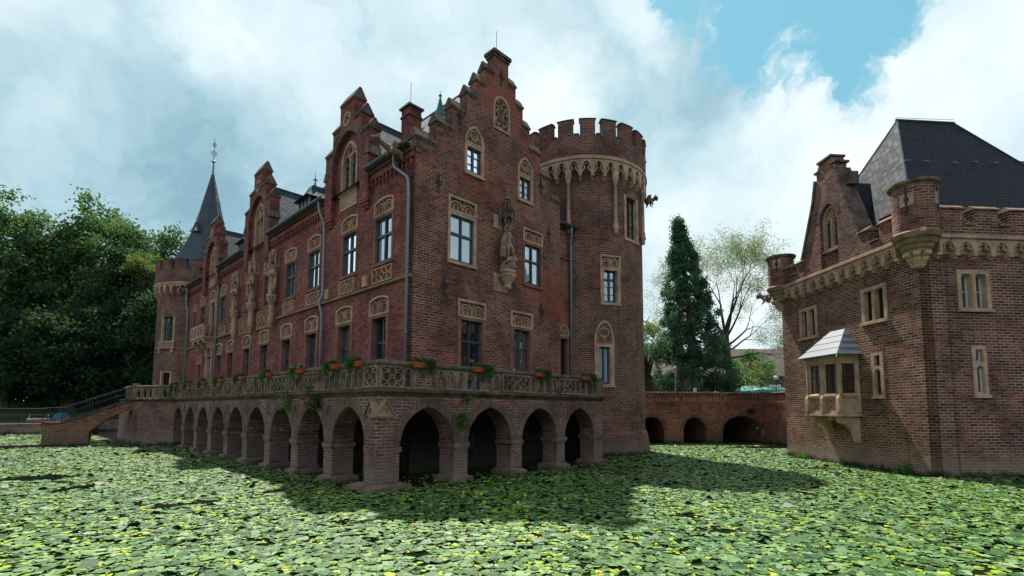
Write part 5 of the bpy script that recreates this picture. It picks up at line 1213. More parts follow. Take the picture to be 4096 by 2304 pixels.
def tuft(name, loc, n, r, size, m, label, cat, seed, h=1., hang=0., group=None):
    rs = np.random.default_rng(seed); P_ = rs.normal(size=(n,3))*np.array([r,r,r*h*.6]); P_[:,2] = np.abs(P_[:,2])-hang*rs.random(n)
    o = npmesh(name, leaves_np(P_, size, rs), 4, m, None, rs.random(n)); o.location = loc; return tag(o, label, cat, group)
tuft('fern', cw(3.6,.22,2.30), 260, .10, .09, 'leaf_fresh', 'green fern growing from the blind roundel between the first two front arches', 'fern', 1, 1, .45)
tuft('fern', cw(3.75,.12,2.85), 120, .07, .08, 'leaf_fresh', 'small green sprig on the cornice above the fern roundel', 'fern', 2, 1.5, .1)
tuft('ivy', cw(.2,4.4,2.92), 500, .20, .07, 'leaf_dark', 'dark hanging creeper under the cornice over the second left arch', 'creeper', 3, .4, .5)
tuft('ivy', cw(.2,7.1,2.95), 400, .16, .07, 'leaf_yellow', 'yellowish creeper hanging on the left arcade above the third pier', 'creeper', 4, .4, .55)
tuft('fern', cw(.05,25.9,3.0), 160, .16, .08, 'leaf_fresh', 'fern on the cornice at the far end of the left arcade', 'fern', 5)
tuft('fern', cw(.15,5.0,3.2), 120, .08, .06, 'leaf_fresh', 'small sapling growing against the left balustrade panel', 'fern', 6, 2.)

# ============================================================ GATEHOUSE on the right
gate = thing('gatehouse', 'brown brick gatehouse on the right with steep hipped slate roof and corner turrets', 'gatehouse', GO, GR)
GL = Fr((0,0,0),(0,1,0),(-1,0,0)); GRt = Fr((0,0,0),(1,0,0),(0,-1,0)); GY, GX = 8.6, 13.5
def lights2(fr, a0, a1, z0, z1, fm, rows=1, right=False):
    """stone framed pair of lights with a mullion"""
    key = 'GL' if fr is GL else 'GR'
    HOLES.setdefault(key, []).append(rect(a0+.05,a1-.05,z0+.03,z1-.03))
    mb = MB(); c = (a0+a1)/2; j = .17
    mb.slab(fr, rect(a0,a1,z0,z1), [[(a0+j,z0+.14),(c-.08,z0+.14),(c-.08,z1-.22),(c-.14,z1-.16),(a0+j+.06,z1-.16),(a0+j,z1-.22)], [(c+.08,z0+.14),(a1-j,z0+.14),(a1-j,z1-.22),(a1-j-.06,z1-.16),(c+.14,z1-.16),(c+.08,z1-.22)]], -.04, .3)
    mb.fbox(fr, a0-.03, a1+.03, z0-.02, z0+.08, -.12, .1); mb.fbox(fr, c-.045, c+.045, z0+.1, z1-.16, -.065, -.03)
    r = mb.build('window', 'sandstone_pale', gate)
    f = MB()
    for b0, b1 in ((a0+j,c-.08),(c+.08,a1-j)):
        f.slab(fr, rect(b0-.01,b1+.01,z0+.12,z1-.15), [rect(b0+.04,b1-.04,z0+.19,z1-.21)], .18, .25)
        for k in range(1, rows+1): z = z0+.17+(z1-z0-.36)*k/(rows+1); f.fbox(fr, b0+.03, b1-.03, z-.013, z+.013, .195, .23)
        if fm == 'frame_dark': f.fbox(fr, (b0+b1)/2-.012, (b0+b1)/2+.012, z0+.17, z1-.2, .2, .225)
    f.build('window_frame', fm, r); g = MB(); g.add([fr.P(a0+.1,z0+.12,.225),fr.P(a1-.1,z0+.12,.225),fr.P(a1-.1,z1-.12,.225),fr.P(a0+.1,z1-.12,.225)],[(0,1,2,3)]); g.build('pane', 'glass', r)
def slit(fr, a0, a1, z0, z1, zm, fm):
    key = 'GL' if fr is GL else 'GR'
    HOLES.setdefault(key, []).append(rect(a0+.05,a1-.05,z0+.03,z1-.03)); mb = MB(); j = .15
    def lt(p, q): return [(a0+j,p),(a1-j,p),(a1-j,q-.07),(a1-j-.06,q-.07),(a1-j-.09,q),(a0+j+.09,q),(a0+j+.06,q-.07),(a0+j,q-.07)]
    mb.slab(fr, rect(a0,a1,z0,z1), [lt(z0+.16,zm-.07), rect(a0+j,a1-j,zm+.07,z1-.14)], -.04, .3); mb.fbox(fr, a0-.02, a1+.02, z0-.02, z0+.1, -.11, .1)
    r = mb.build('window', 'sandstone_pale', gate)
    f = MB()
    for p, q in ((z0+.16,zm-.07),(zm+.07,z1-.14)): f.slab(fr, rect(a0+j-.01,a1-j+.01,p-.02,q+.01), [rect(a0+j+.04,a1-j-.04,p+.05,q-.05)], .09, .16)
    f.build('window_frame', fm, r); g = MB(); g.add([fr.P(a0+.1,z0+.1,.13),fr.P(a1-.1,z0+.1,.13),fr.P(a1-.1,z1-.1,.13),fr.P(a0+.1,z1-.1,.13)],[(0,1,2,3)]); g.build('pane', 'glass', r)
lights2(GL, 5.76, 7.11, 6.17, 7.82, 'frame_dark'); lights2(GL, 1.51, 2.90, 6.25, 7.88, 'frame_dark'); slit(GL, 1.89, 2.49, 3.03, 5.0, 4.34, 'frame_dark')
lights2(GRt, 1.57, 2.96, 6.37, 8.02, 'frame_white'); slit(GRt, 1.98, 2.59, 3.02, 5.02, 4.32, 'frame_white')
lights2(GRt, 8.0, 9.4, 6.37, 8.02, 'frame_white')
b = MB(); b.slab(GL, rect(0,GY,-.8,9.4), HOLES['GL'], 0, .5); b.build('wall', 'brick_gate', gate, label='sunlit left wall')
b = MB(); b.slab(GRt, rect(.001,GX,-.8,9.4), HOLES['GR'], 0.0, .5); b.box(GX-.5,GX,.5,GY,-.8,9.4); b.box(.5,GX-.5,GY-.5,GY-.001,-.8,9.4); b.build('wall', 'brick_gate', gate, label='shaded right wall')
b = MB(); b.box(.5,GX-.5,.5,GY-.5,2.8,3.0); b.box(.5,GX-.5,.5,GY-.5,5.6,5.8); b.box(.5,GX-.5,.5,GY-.5,9.2,9.38); b.box(4.9,5.,.5,GY-.5,3.,9.2); b.box(.5,4.9,4.6,4.7,3.,9.2); b.build('inner_wall', 'interior', gate)
for fr, a0, a1, z in ((GL,1.45,2.96,7.9),(GL,5.7,7.16,7.84),(GL,1.84,2.54,5.02),(GRt,1.5,3.02,8.04),(GRt,1.92,2.65,5.04)): b = MB(); soldier(b, fr, a0, a1, z, .3, .05); b.build('brick_arch', 'brick_gate', gate)
def arch_frieze(fr, a0, a1, pitch, z0, zt, dp, m='sandstone_pale'):
    n = round((a1-a0)/pitch); st = (a1-a0)/n; b = MB(); zs = z0+.12
    for i in range(n):
        x = a0+st*i; am = x+st/2; w_ = st*.37
        bot = [(x,zs-.0)]+[(am-w_,zs)]+list(reversed(pointed_top(am-w_, am+w_, zs+.08, zt-.12, 6)))+[(am+w_,zs),(x+st,zs)]
        b.slab(fr, [(x+st,zt),(x,zt)]+bot, [], -dp, 0.0)
        for s_ in (-1,1):
            b.rib(fr, [(am+s_*w_,zs+.12),(am+s_*w_*.38,zs+.20),(am+s_*w_*.5,zs+.34),(am+s_*w_*.1,zt-.20)], .06, -dp+.03, -dp+.12)
        b.fbox(fr, x-st*.13, x+st*.13, zs-.12, zs, -dp+.0, 0); b.fbox(fr, x-st*.08, x+st*.08, zs-.22, zs-.12, -dp*.6, 0)
        b.slab(fr, [(am-w_-.02,zs+.0),(am+w_+.02,zs+.0)]+list(pointed_top(am-w_-.02, am+w_+.02, zs+.08, zt-.10, 6)), [], -.035, 0)
    b.fbox(fr, a0-.02, a1, zt, zt+.08, -dp-.08, .1); b.fbox(fr, a0-.02, a1, zt+.08, zt+.16, -dp-.02, .1)
    return b.build('arch_frieze', m, gate)
arch_frieze(GL, .72, 7.95, .66, 8.52, 9.2, .24); arch_frieze(GRt, .72, GX, .74, 8.52, 9.2, .24)
# parapets
def merlonwall(fr, runs, gaps, zb, zc, zt, th=.42, dp=.22):
    b = MB(); g0 = min(r[0] for r in runs+gaps); g1 = max(r[1] for r in runs+gaps); b.fbox(fr, g0, g1, zb, zc, -dp, th-dp); p = b.build('parapet', 'brick_gate', gate)
    for a0, a1 in runs:
        b = MB(); b.fbox(fr, a0, a1, zc, zt, -dp, th-dp); m_ = b.build('merlon', 'brick_gate', p)
        b = MB(); e = .06; b.add([fr.P(x,z,d) for x in (a0-e,a1+e) for d, z in ((-dp-e,zt),(-dp-e,zt+.05),(-dp+th*.35,zt+.20),(th-dp+e,zt+.05),(th-dp+e,zt))], [(0,1,6,5),(1,2,7,6),(2,3,8,7),(3,4,9,8),(4,0,5,9),(0,1,2,3,4),(5,6,7,8,9)]); b.build('coping', 'lichen_stone', m_)
    b = MB()
    for a0, a1 in gaps: b.add([fr.P(x,z,d) for x in (a0,a1) for d, z in ((-dp-.06,zc-.02),(-dp-.06,zc+.03),(-dp+th*.5,zc+.13),(th-dp+.05,zc+.03))], [(0,1,5,4),(1,2,6,5),(2,3,7,6),(0,1,2,3),(4,5,6,7)])
    b.build('coping', 'lichen_stone', p)
merlonwall(GL, [(.6,1.5),(2.05,2.62)], [(1.5,2.05)], 9.36, 9.74, 10.32)
merlonwall(GL, [(6.3,6.85),(7.35,7.9)], [(6.85,7.35)], 9.36, 9.74, 10.2)
rr_ = [(1.0+1.5*i-.1+(0 if i else .0), 1.8+1.5*i+(.05 if i else 0)) for i in range(8)]
merlonwall(GRt, [(.6,1.8)]+[(2.3+1.5*i,3.3+1.5*i) for i in range(7)], [(1.8,2.3)]+[(3.3+1.5*i,3.8+1.5*i) for i in range(6)], 9.36, 9.76, 10.38)
# gable above the left wall
gp = [(2.62,9.36),(6.3,9.36),(6.3,10.35),(5.33,12.85),(5.08,13.9),(5.08,14.3),(4.88,14.68),(4.05,14.68),(3.85,14.3),(3.85,13.9),(3.58,12.85),(2.62,10.35)]
hole = shape('point', 3.9, 5.02, 10.25, 12.48, .75)
b = MB(); b.slab(GL, gp, [[(3.88,9.37),(5.04,9.37)]+list(pointed_top(3.88, 5.04, 11.73, 12.5, 9))], -.2, .0); b.slab(GL, [(x,z) for x, z in gp], [hole], 0.002, .42); gg = b.build('gable', 'brick_gate', gate)
b = MB(); b.slab(GL, shape('point', 3.92, 5.0, 10.2, 12.44, .72), [shape('point', 4.03, 4.89, 10.34, 12.3, .62)], -.05, .2); b.fbox(GL, 4.41, 4.51, 10.3, 11.75, -.03, .15); b.fbox(GL, 3.9, 5.02, 10.16, 10.28, -.12, .1)
b.slab(GL, [(4.0,11.62),(4.92,11.62)]+list(pointed_top(4.0,4.92,11.7,12.36,8)), [[(x,z) for x,z in arc(4.24,11.64,.15,0,180,6)],[(x,z) for x,z in arc(4.68,11.64,.15,0,180,6)]], .05, .14)
b.rib(GL, [(4.46+.16*math.cos(t*.5)*(1-t*.03), 12.0+.22*math.sin(t*.5)) for t in range(0,10)], .05, .0, .08); b.rib(GL, [(4.3,12.1),(4.4,12.2),(4.5,12.0),(4.62,11.85),(4.55,11.75)], .05, .0, .08)
wo = b.build('window', 'sandstone', gate); b = MB()
for a0, a1 in ((4.03,4.41),(4.51,4.89)): b.slab(GL, rect(a0,a1,10.32,11.72), [rect(a0+.035,a1-.035,10.38,11.68)], .13, .18); b.fbox(GL, a0, a1, 10.99, 11.02, .14, .17)
b.build('window_frame', 'frame_dark', wo); g = MB(); g.add([GL.P(4.0,10.3,.17),GL.P(4.9,10.3,.17),GL.P(4.9,11.8,.17),GL.P(4.0,11.8,.17)],[(0,1,2,3)]); g.build('pane', 'glass', wo)
b = MB(); pt = pointed_top(3.88, 5.04, 11.73, 12.5, 16)
for (x0,y0),(x1,y1) in zip(pt, pt[1:]):
    v0, v1 = Vector((x0-4.46,y0-11.6)).normalized()*.26, Vector((x1-4.46,y1-11.6)).normalized()*.26
    b.add([GL.P(x0,y0,-.212),GL.P(x1,y1,-.212),GL.P(x1+v1.x,y1+v1.y,-.212),GL.P(x0+v0.x,y0+v0.y,-.212)],[(0,1,2,3)])
b.build('brick_arch', 'brick_voussoir', gg)
b = MB()
for pts in (((2.55,10.28),(3.53,12.85),(3.80,13.95)),((6.37,10.28),(5.38,12.85),(5.13,13.95))):
    for (x0,z0),(x1,z1) in zip(pts, pts[1:]):
        s_ = -1 if x0 < 4.4 else 1
        b.add([GL.P(x0,z0,-.27),GL.P(x1,z1,-.27),GL.P(x1,z1,.50),GL.P(x0,z0,.50),GL.P(x0+s_*.10,z0+.04,-.27),GL.P(x1+s_*.10,z1+.04,-.27),GL.P(x1+s_*.10,z1+.04,.50),GL.P(x0+s_*.10,z0+.04,.50)],[(0,1,5,4),(3,2,6,7),(4,5,6,7),(0,1,2,3),(0,4,7,3),(1,2,6,5)])
for s_, x0, x1 in ((-1,3.72,4.1),(1,4.83,5.2)): b.fbox(GL, x0, x1, 14.28, 14.38, -.26, .48)
b.fbox(GL, 3.98, 4.95, 14.68, 14.78, -.28, .5)
b.fbox(GL, 3.25, 3.72, 13.0, 13.6, .0, .5); b.fbox(GL, 5.2, 5.65, 13.0, 13.6, .0, .5)
b.build('coping', 'coping_stone', gg)
# roof: steep hip with a sprocketed foot, a cross ridge behind the gable
b = MB(); lv = [(.25,.25,GX-.3,GY-.3,9.7),(.75,.75,GX-.8,GY-.8,10.4),(2.0,2.35,10.0,6.45,13.2)]
E_ = [(3.67,4.4,16.9),(7.2,4.4,16.9)]
vs = [(.20,.25,9.75),(10.9,.25,9.75),(10.9,8.5,9.75),(.20,8.5,9.75),(.68,.82,10.6),(10.1,.82,10.6),(10.1,7.98,10.6),(.68,7.98,10.6)]+[(3.67,4.4,16.9),(6.67,4.4,16.9)]
b.add(vs, [(0,1,5,4),(1,2,6,5),(2,3,7,6),(3,0,4,7),(4,5,9,8),(5,6,9),(6,7,8,9),(7,4,8)]); b.build('roof', 'slate_gate', gate)
b = MB(); b.tube([(3.6,4.4,16.93),(6.75,4.4,16.93)], .06, 6); b.tube([(.68,.82,10.62),(3.67,4.4,16.93)], .035, 6); b.tube([(.68,7.98,10.62),(3.67,4.4,16.93)], .035, 6); b.tube([(10.1,.82,10.62),(6.67,4.4,16.93)], .04, 6)
for z in (.16,): b.tube([(3.6,4.4,17.05),(6.75,4.4,17.1)], .012, 4)
b.build('ridge_cap', 'gutter_metal', gate)
b = MB(); zr = 13.62; r0 = .42
L = []; 
for k, (dy, z) in enumerate(((0,zr),(.5,12.6),(.95,11.4),(1.45,10.4),(2.0,9.75))): L.append((dy, z, .68+(z-10.6)*.4746))
for s_ in (-1,1):
    vs = [(r0,4.46+s_*dy,z) for dy, z, _ in L]+[(max(x,.5)+.5,4.46+s_*dy*1.0,z+.0) for dy, z, x in L]
    b.add(vs, [(i,i+1,6+i,5+i) for i in range(4)])
b.build('cross_roof', 'slate_gate', gate)
# swept dormer at the far right of the slope
b = MB(); b.box(8.2,9.6,.3,1.6,10.2,10.9); vs = []
for k in range(9): x = 7.3+3.2*k/8; z = 11.0+1.35*math.sin(PI*k/8)**1.5; vs += [(x,-.05,z),(x,2.6,z+.35)]
b.add(vs, [(2*i,2*i+1,2*i+3,2*i+2) for i in range(8)]); b.build('dormer', 'slate_gate', gate)
b = MB(); b.box(9.5,10.25,4.0,4.8,10.,14.55); b.box(9.43,10.32,3.93,4.87,14.3,14.4); b.box(9.37,10.38,3.87,4.93,14.55,14.8); b.build('chimney', 'brick_gate', gate)
b = MB(); b.tube([(.95,1.0,11.0),(1.15,.95,11.3)], .02, 4)
for x, z in ((2.2,13.9),(3.1,13.9),(4.5,13.9),(5.6,14.),(6.6,14.)): b.box(x,x+.22,1.0+(z-10.6)*.565-.36,1.0+(z-10.6)*.565-.28,z-.1,z-.06)
b.build('roof_hook', 'lead_roof', gate)
# corner turrets
def turret(c, R, z0, zt, faces):
    b = MB(); b.lathe([(R,z0),(R,zt)], c, 40); t = b.build('turret', 'brick_gate', gate, cyl=(c[0],c[1],R))
    b = MB(); b.lathe([(R-.02,zt-.02),(R+.10,zt+.06),(R+.12,zt+.10),(R+.12,zt+.16),(R-.1,zt+.22),(.01,zt+.24)], c, 40); b.build('coping', 'weathered_stone', t, smooth=False)
    b = MB(); b.lathe([(R*.45,z0-.80),(R*.60,z0-.78),(R*.62,z0-.66),(R*.70,z0-.60),(R*.74,z0-.50),(R*.74,z0-.46),(R*.84,z0-.42),(R*.90,z0-.30),(R*.90,z0-.26),(R+.02,z0-.22),(R+.06,z0-.12),(R+.10,z0-.04),(R+.0,z0+.05),(R-.02,z0+.07)], c, 40); b.build('turret_corbel', 'lichen_stone', t)
    b = MB()
    for ang in faces[1]:
        t_ = math.radians(ang); dx, dy = math.cos(t_), math.sin(t_); fr = Fr((c[0],c[1],0),(-dy,dx,0),(dx,dy,0))
        P_ = [(-.0,z0-.74),(-.50,z0-.74),(-.51,z0-.88),(-.38,z0-.95),(-.36,z0-1.05),(-.24,z0-1.18),(-.18,z0-1.30),(0,z0-1.34)]
        b.add([fr.P(-.12,z,x) for x, z in P_]+[fr.P(.12,z,x) for x, z in P_], [tuple(range(8)),tuple(range(15,7,-1))]+[(i,(i+1)%8,8+(i+1)%8,8+i) for i in range(8)])
    b.build('bracket', 'sandstone_pale', t)
    cy = Cy(c[0], c[1], R)
    for ang in faces[0]:
        s_ = MB(); w_ = math.degrees(.22/R); s_.fbox(cy, ang-w_, ang+w_, z0+1.0, z0+1.48, -.03, .1, 3); s_.build('arrow_slit', 'sandstone', t)
        s_ = MB(); q = math.degrees(.035/R); s_.fbox(cy, ang-q, ang+q, z0+.75, z0+1.75, -.036, .02); s_.fbox(cy, ang-q*2.4, ang+q*2.4, z0+1.16, z0+1.32, -.037, .02); s_.build('slit_opening', 'frame_dark', t)
turret((0.0,0.0), .72, 9.36, 11.2, ((-152,-58),(180,-135,-90)))
turret((0.0,8.55), .66, 9.36, 10.95, ((-140,),(180,135)))
b = MB(); b.tube([(-.45,-.75,9.2),(-.58,-.93,9.27)], [.08,.10], 10); b.build('water_spout', 'sandstone', gate)
gargoyle(gate, (-.55,8.75,8.9), (-.9,.35,-.22), .62, 'weathered_stone', False)
# lightning cable down the shaded wall
b = MB(); b.tube([(1.3,-.3,10.3),(1.22,-.28,9.2),(1.16,-.03,8.4),(1.14,-.03,4.),(1.16,-.03,.1)], .012, 4); b.build('lightning_cable', 'iron', gate)
# oriel
oy0, oy1, ox = 3.28, 5.34, -.98
ori = bpy.data.objects.new('oriel', None)
b = MB(); b.box(ox-.1,.0,oy0-.12,oy1+.12,2.24,2.34); b.box(ox-.04,.0,oy0-.06,oy1+.06,2.34,2.40); b.box(ox,.05,oy0,oy1,2.40,2.42)
b.box(ox-.02,.0,oy0-.02,oy1+.02,4.72,4.98); b.box(ox-.08,.0,oy0-.08,oy1+.08,4.90,5.02)
O1 = Fr((ox,0,0),(0,1,0),(-1,0,0)); O2 = Fr((0,oy0,0),(1,0,0),(0,-1,0)); O3 = Fr((0,oy1,0),(-1,0,0),(0,1,0))
for fr, a0, a1, n_ in ((O1,oy0,oy1,2),(O2,ox,0,1),(O3,0,-ox,1)):
    st = (a1-a0)/n_
    lh = [rect(a0+st*i+.17,a0+st*(i+1)-.15,3.26,4.62) for i in range(n_)]; ph = [rect(a0+st*i+.17,a0+st*(i+1)-.15,2.50,3.02) for i in range(n_)] if fr is O1 else []
    b.slab(fr, rect(a0,a1,2.40,4.74), lh+ph, 0, .16)
    for i in range(n_): x = a0+st*i+.12; b.add([fr.P(x,3.20,-.07),fr.P(x+st-.26,3.20,-.07),fr.P(x+st-.26,3.28,.03),fr.P(x,3.28,.03),fr.P(x,3.12,-.07),fr.P(x+st-.26,3.12,-.07),fr.P(x,3.12,0),fr.P(x+st-.26,3.12,0)],[(0,1,2,3),(4,5,1,0),(4,5,7,6)])
for x, y in ((ox,oy0),(ox,(oy0+oy1)/2),(ox,oy1),(-.02,oy0)):
    b.box(x-.06,x+.10,y-.07,y+.07,2.40,3.15); b.add([(x-.12,y-.09,2.42),(x-.12,y+.09,2.42),(x-.10,y+.09,3.05),(x-.10,y-.09,3.05),(x,y-.09,2.42),(x,y+.09,2.42),(x+.0,y+.09,3.3),(x,y-.09,3.3)],[(0,1,2,3),(0,3,7,4),(1,2,6,5),(3,2,6,7)])
    b.box(x-.035,x+.05,y-.04,y+.04,3.1,4.74)
ob = b.build('oriel', 'sandstone_pale', gate)
b = MB(); st = (oy1-oy0)/2
for i in range(2):
    a0, a1 = oy0+st*i+.17, oy0+st*(i+1)-.15; c_ = (a0+a1)/2; b.slab(O1, rect(a0-.02,a1+.02,2.46,3.06), [], .10, .14)
    b.rib(O1, [(c_+x,2.76+y) for x, y in arc(0,0,.25,0,360,16)[:-1]], .035, .03, .11, True)
    for k in range(4): t = PI*k/2+.4; b.rib(O1, [(c_+.05*math.cos(t),2.76+.05*math.sin(t)),(c_+.14*math.cos(t+.6),2.76+.14*math.sin(t+.6)),(c_+.25*math.cos(t+.2),2.76+.25*math.sin(t+.2))], .035, .03, .11)
    for s1 in (-1,1):
        for s2 in (-1,1): b.rib(O1, [(c_+s1*.28+x,2.76+s2*.24+y) for x, y in arc(0,0,.05,0,360,8)[:-1]], .02, .05, .11, True)
b.build('tracery_panel', 'sandstone', ob)
b = MB()
for fr, lh in ((O1,[(oy0+st*i+.17,oy0+st*(i+1)-.15) for i in range(2)]),(O2,[(ox+.17,-.15)]),(O3,[(.17,-ox-.15)])):
    for a0, a1 in lh:
        b.slab(fr, rect(a0-.01,a1+.01,3.25,4.63), [rect(a0+.04,a1-.04,3.31,4.58)], .09, .14)
        for k in (1,2,3): z = 3.31+1.27*k/3.6; b.fbox(fr, a0, a1, z-.01, z+.01, .10, .125)
        b.fbox(fr, (a0+a1)/2-.01, (a0+a1)/2+.01, 3.3, 4.6, .10, .125)
b.build('window_frame', 'frame_dark', ob)
b = MB()
for fr, a0, a1 in ((O1,oy0+.1,oy1-.1),(O2,ox+.1,-.1),(O3,.1,-ox-.1)): b.add([fr.P(a0,3.25,.12),fr.P(a1,3.25,.12),fr.P(a1,4.64,.12),fr.P(a0,4.64,.12)],[(0,1,2,3)])
b.build('pane', 'glass', ob)
b = MB(); b.box(ox+.16,0,oy0+.16,oy1-.16,2.42,3.1); b.build('floor', 'interior', ob)
b = MB(); L_ = 4
for i in range(L_):
    def lev(t): return (ox-.22+(.0-ox+.12)*t, oy0-.28+.85*t, oy1+.28-.85*t, 5.0+1.25*t)
    x0, a0, c0, z0_ = lev(i/L_); x1, a1, c1_, z1_ = lev((i+1)/L_); e = .025
    b.add([(x0-e,a0-e,z0_+.03),(x0-e,c0+e,z0_+.03),(.0,c0+e,z0_+.03),(.0,a0-e,z0_+.03),(x1,a1,z1_+.03),(x1,c1_,z1_+.03),(.0,c1_,z1_+.03),(.0,a1,z1_+.03),(x0-e,a0-e,z0_),(x0-e,c0+e,z0_),(.0,c0+e,z0_),(.0,a0-e,z0_)],
          [(0,1,5,4),(1,2,6,5),(3,0,4,7),(8,9,1,0),(9,10,2,1),(11,8,0,3),(4,5,6,7)])
b.tube([(ox-.22,oy1+.28,5.02),(ox-.5,oy1+.5,4.93)], .02, 6); b.tube([(ox-.22,oy0-.28,5.02),(ox-.34,oy0-.38,4.86)], .02, 6); b.build('oriel_roof', 'lead_roof', ob)
b = MB()
for y in (oy0+.05, oy1-.29, ):
    pr = [(0,2.24),(ox+.02,2.24),(ox+.02,2.02),(ox+.12,1.92),(ox+.34,1.90),(ox+.38,1.84),(ox+.62,1.62),(ox+.78,1.32),(ox+.8,1.12),(0,1.05)]
    n_ = len(pr); b.add([(x,y,z) for x, z in pr]+[(x,y+.24,z) for x, z in pr], [tuple(range(n_)),tuple(range(2*n_-1,n_-1,-1))]+[(i,(i+1)%n_,n_+(i+1)%n_,n_+i) for i in range(n_)])
b.box(ox+.3,0,(oy0+oy1)/2-.12,(oy0+oy1)/2+.12,2.05,2.24); b.build('bracket', 'sandstone_pale', ob)

# ============================================================ BRIDGE between tower and gatehouse
br = thing('bridge', 'brick footbridge with three arches and a pierced brick parapet behind the moat corner', 'bridge', GO, GR)
BY = 18.7; B1 = Fr((0,BY,0),(1,0,0),(0,-1,0)); bend = (4.95,BY); end = (4.55,9.0)
av = (Vector(end)-Vector(bend)); bl = av.length; av.normalize(); B2 = Fr((bend[0],bend[1],0),(av.x,av.y,0),(-abs(av.y),av.x*1. if False else -av.x*-1.*-1. ,0))
nv = Vector((av.y, -av.x)); nv = nv if nv.x < 0 else -nv; B2 = Fr((bend[0],bend[1],0),(av.x,av.y,0),(nv.x,nv.y,0))
arches = [(-3.95,.95,1.98,.95),(-.62,.88,1.96,.92),(3.05,1.5,2.06,.9)]
b = MB(); out = [(4.95,3.06),(-8.,3.06),(-8.,-.8)]
for c, h, zt, zs in arches:
    pts = [(c+h*math.cos(PI-t*PI/14), zs+(zt-zs)*math.sin(t*PI/14)) for t in range(15)]; out += [(c-h,-.8)]+pts+[(c+h,-.8)]
b.slab(B1, out+[(4.95,-.8)], [], 0, 3.6)
b.fbox(B2, 0, bl, -.8, 3.06, 0, .5); bw_ = b.build('bridge_wall', 'brick_bridge', br)
for c, h, zt, zs in arches:
    b = MB()
    pts = [(c+h*math.cos(PI-t*PI/18), zs+(zt-zs)*math.sin(t*PI/18)) for t in range(19)]
    for (x0,y0),(x1,y1) in zip(pts, pts[1:]):
        v0, v1 = Vector(((x0-c)/h,(y0-zs)+.02)).normalized()*.24, Vector(((x1-c)/h,(y1-zs)+.02)).normalized()*.24
        b.add([B1.P(x0,y0,-.015),B1.P(x1,y1,-.015),B1.P(x1+v1.x,y1+v1.y,-.015),B1.P(x0+v0.x,y0+v0.y,-.015)],[(0,1,2,3)])
    b.build('arch_ring', 'brick_voussoir', bw_)
b = MB(); b.add([(-8,BY,3.1),(4.95,BY,3.1),(4.55,9.,3.1),(14,9.,3.1),(14,BY+6,3.1),(-8,BY+6,3.1)],[(0,1,2,3,4,5)]); b.build('deck', 'plinth_stone', br)
b = MB(); b.fbox(B1, -8, 4.95, 3.06, 3.18, -.05, .1); b.fbox(B2, 0, bl, 3.06, 3.18, -.05, .1); b.build('soldier_course', 'brick_soldier', br)
b = MB()
for i in range(70):
    a = -7.9+i*.185
    if a < 4.9: b.fbox(B1, a, a+.08, 2.86, 3.06, -.05, 0); b.fbox(B1, a+.01, a+.07, 2.78, 2.86, -.025, 0)
for i in range(30): a = .1+i*.17; b.fbox(B2, a, a+.08, 2.78, 3.06, -.05, 0)
b.build('corbel_table', 'brick_bridge', bw_)
b = MB()
piersx = [-1.63, 1.62, 4.72]
segs = [(-8.,-1.80),(-1.44,1.45),(1.80,4.56)]
for a0, a1 in segs:
    n = round((a1-a0)/.262); st = (a1-a0)/n
    b.slab(B1, rect(a0,a1,3.18,3.72), [[(a0+st*i+.04,3.20),(a0+st*(i+1)-.07,3.20),(a0+st*(i+1)-.07,3.56),(a0+st*(i+.5)-.015,3.66),(a0+st*i+.04,3.56)] for i in range(n)], .02, .30)
n = round(2.6/.25)
b.slab(B2, rect(.22,2.9,3.18,3.72), [[(.22+.25*i+.05,3.20),(.22+.25*(i+1)-.05,3.20),(.22+.25*(i+1)-.05,3.56),(.22+.25*(i+.5),3.64),(.22+.25*i+.05,3.56)] for i in range(10)], .02, .3); b.fbox(B2, 2.9, bl, 3.18, 3.72, .02, .3)
b.build('parapet', 'brick_bridge', br)
for c in piersx:
    b = MB(); b.slab(B1, rect(c-.19,c+.19,2.3,3.72), [rect(c-.05,c+.05,3.24,3.6)], -.06, .34); b.fbox(B1, c-.14, c+.14, 2.05, 2.3, -.03, 0); b.build('pier', 'brick_bridge', br)
b = MB(); b.fbox(B2, .0, .24, 2.2, 3.72, -.05, .33); b.fbox(B2, 2.75, 3.1, 2.2, 3.72, -.05, .33); b.build('pier', 'brick_bridge', br)
b = MB()
for fr, a0, a1 in ((B1,-8.,4.98),(B2,-.02,bl)): b.add([fr.P(x,z,d) for x in (a0,a1) for d, z in ((-.08,3.72),(-.10,3.76),(-.02,3.86),(.30,3.86),(.40,3.76),(.38,3.72))], [(i,i+1,7+i,6+i) for i in range(5)]+[(0,5,11,6),tuple(range(6)),tuple(range(6,12))])
b.build('coping', 'coping_stone', br)
b = MB(); b.fbox(B1, 4.62, 4.80, .55, 1.05, -.14, 0); b.build('junction_box', 'zinc', br); b = MB(); b.tube([B1.P(4.7,1.05,-.05),B1.P(4.68,2.0,-.04),B1.P(4.75,3.0,-.04)], .02, 6); b.build('cable', 'iron', br)
t = thing('floodlight', 'black floodlight fixed under the right arch of the footbridge', 'floodlight', gw(4.05,BY-.2,1.15), GR+.3)
b = MB(); b.box(-.22,.22,-.12,.12,-.13,.13); b.build('housing', 'black_plastic', t); b = MB(); b.box(-.18,.18,-.135,-.121,-.1,.1); b.build('lamp_glass', 'zinc', t); b = MB(); b.tube([(0,.1,0),(.3,.15,.05),(.6,.18,.1)], .02, 5); b.build('arm', 'iron', t)
tuft('shrub', gw(3.75,18.6,2.45), 260, .16, .07, 'leaf_dark', 'weed hanging above the right arch of the footbridge', 'weed', 7, 1.4, .2)
tuft('weed', gw(-.2,.9,.05), 220, .16, .08, 'leaf_fresh', 'weed at the waterline near the gatehouse corner', 'weed', 8, 1.6)
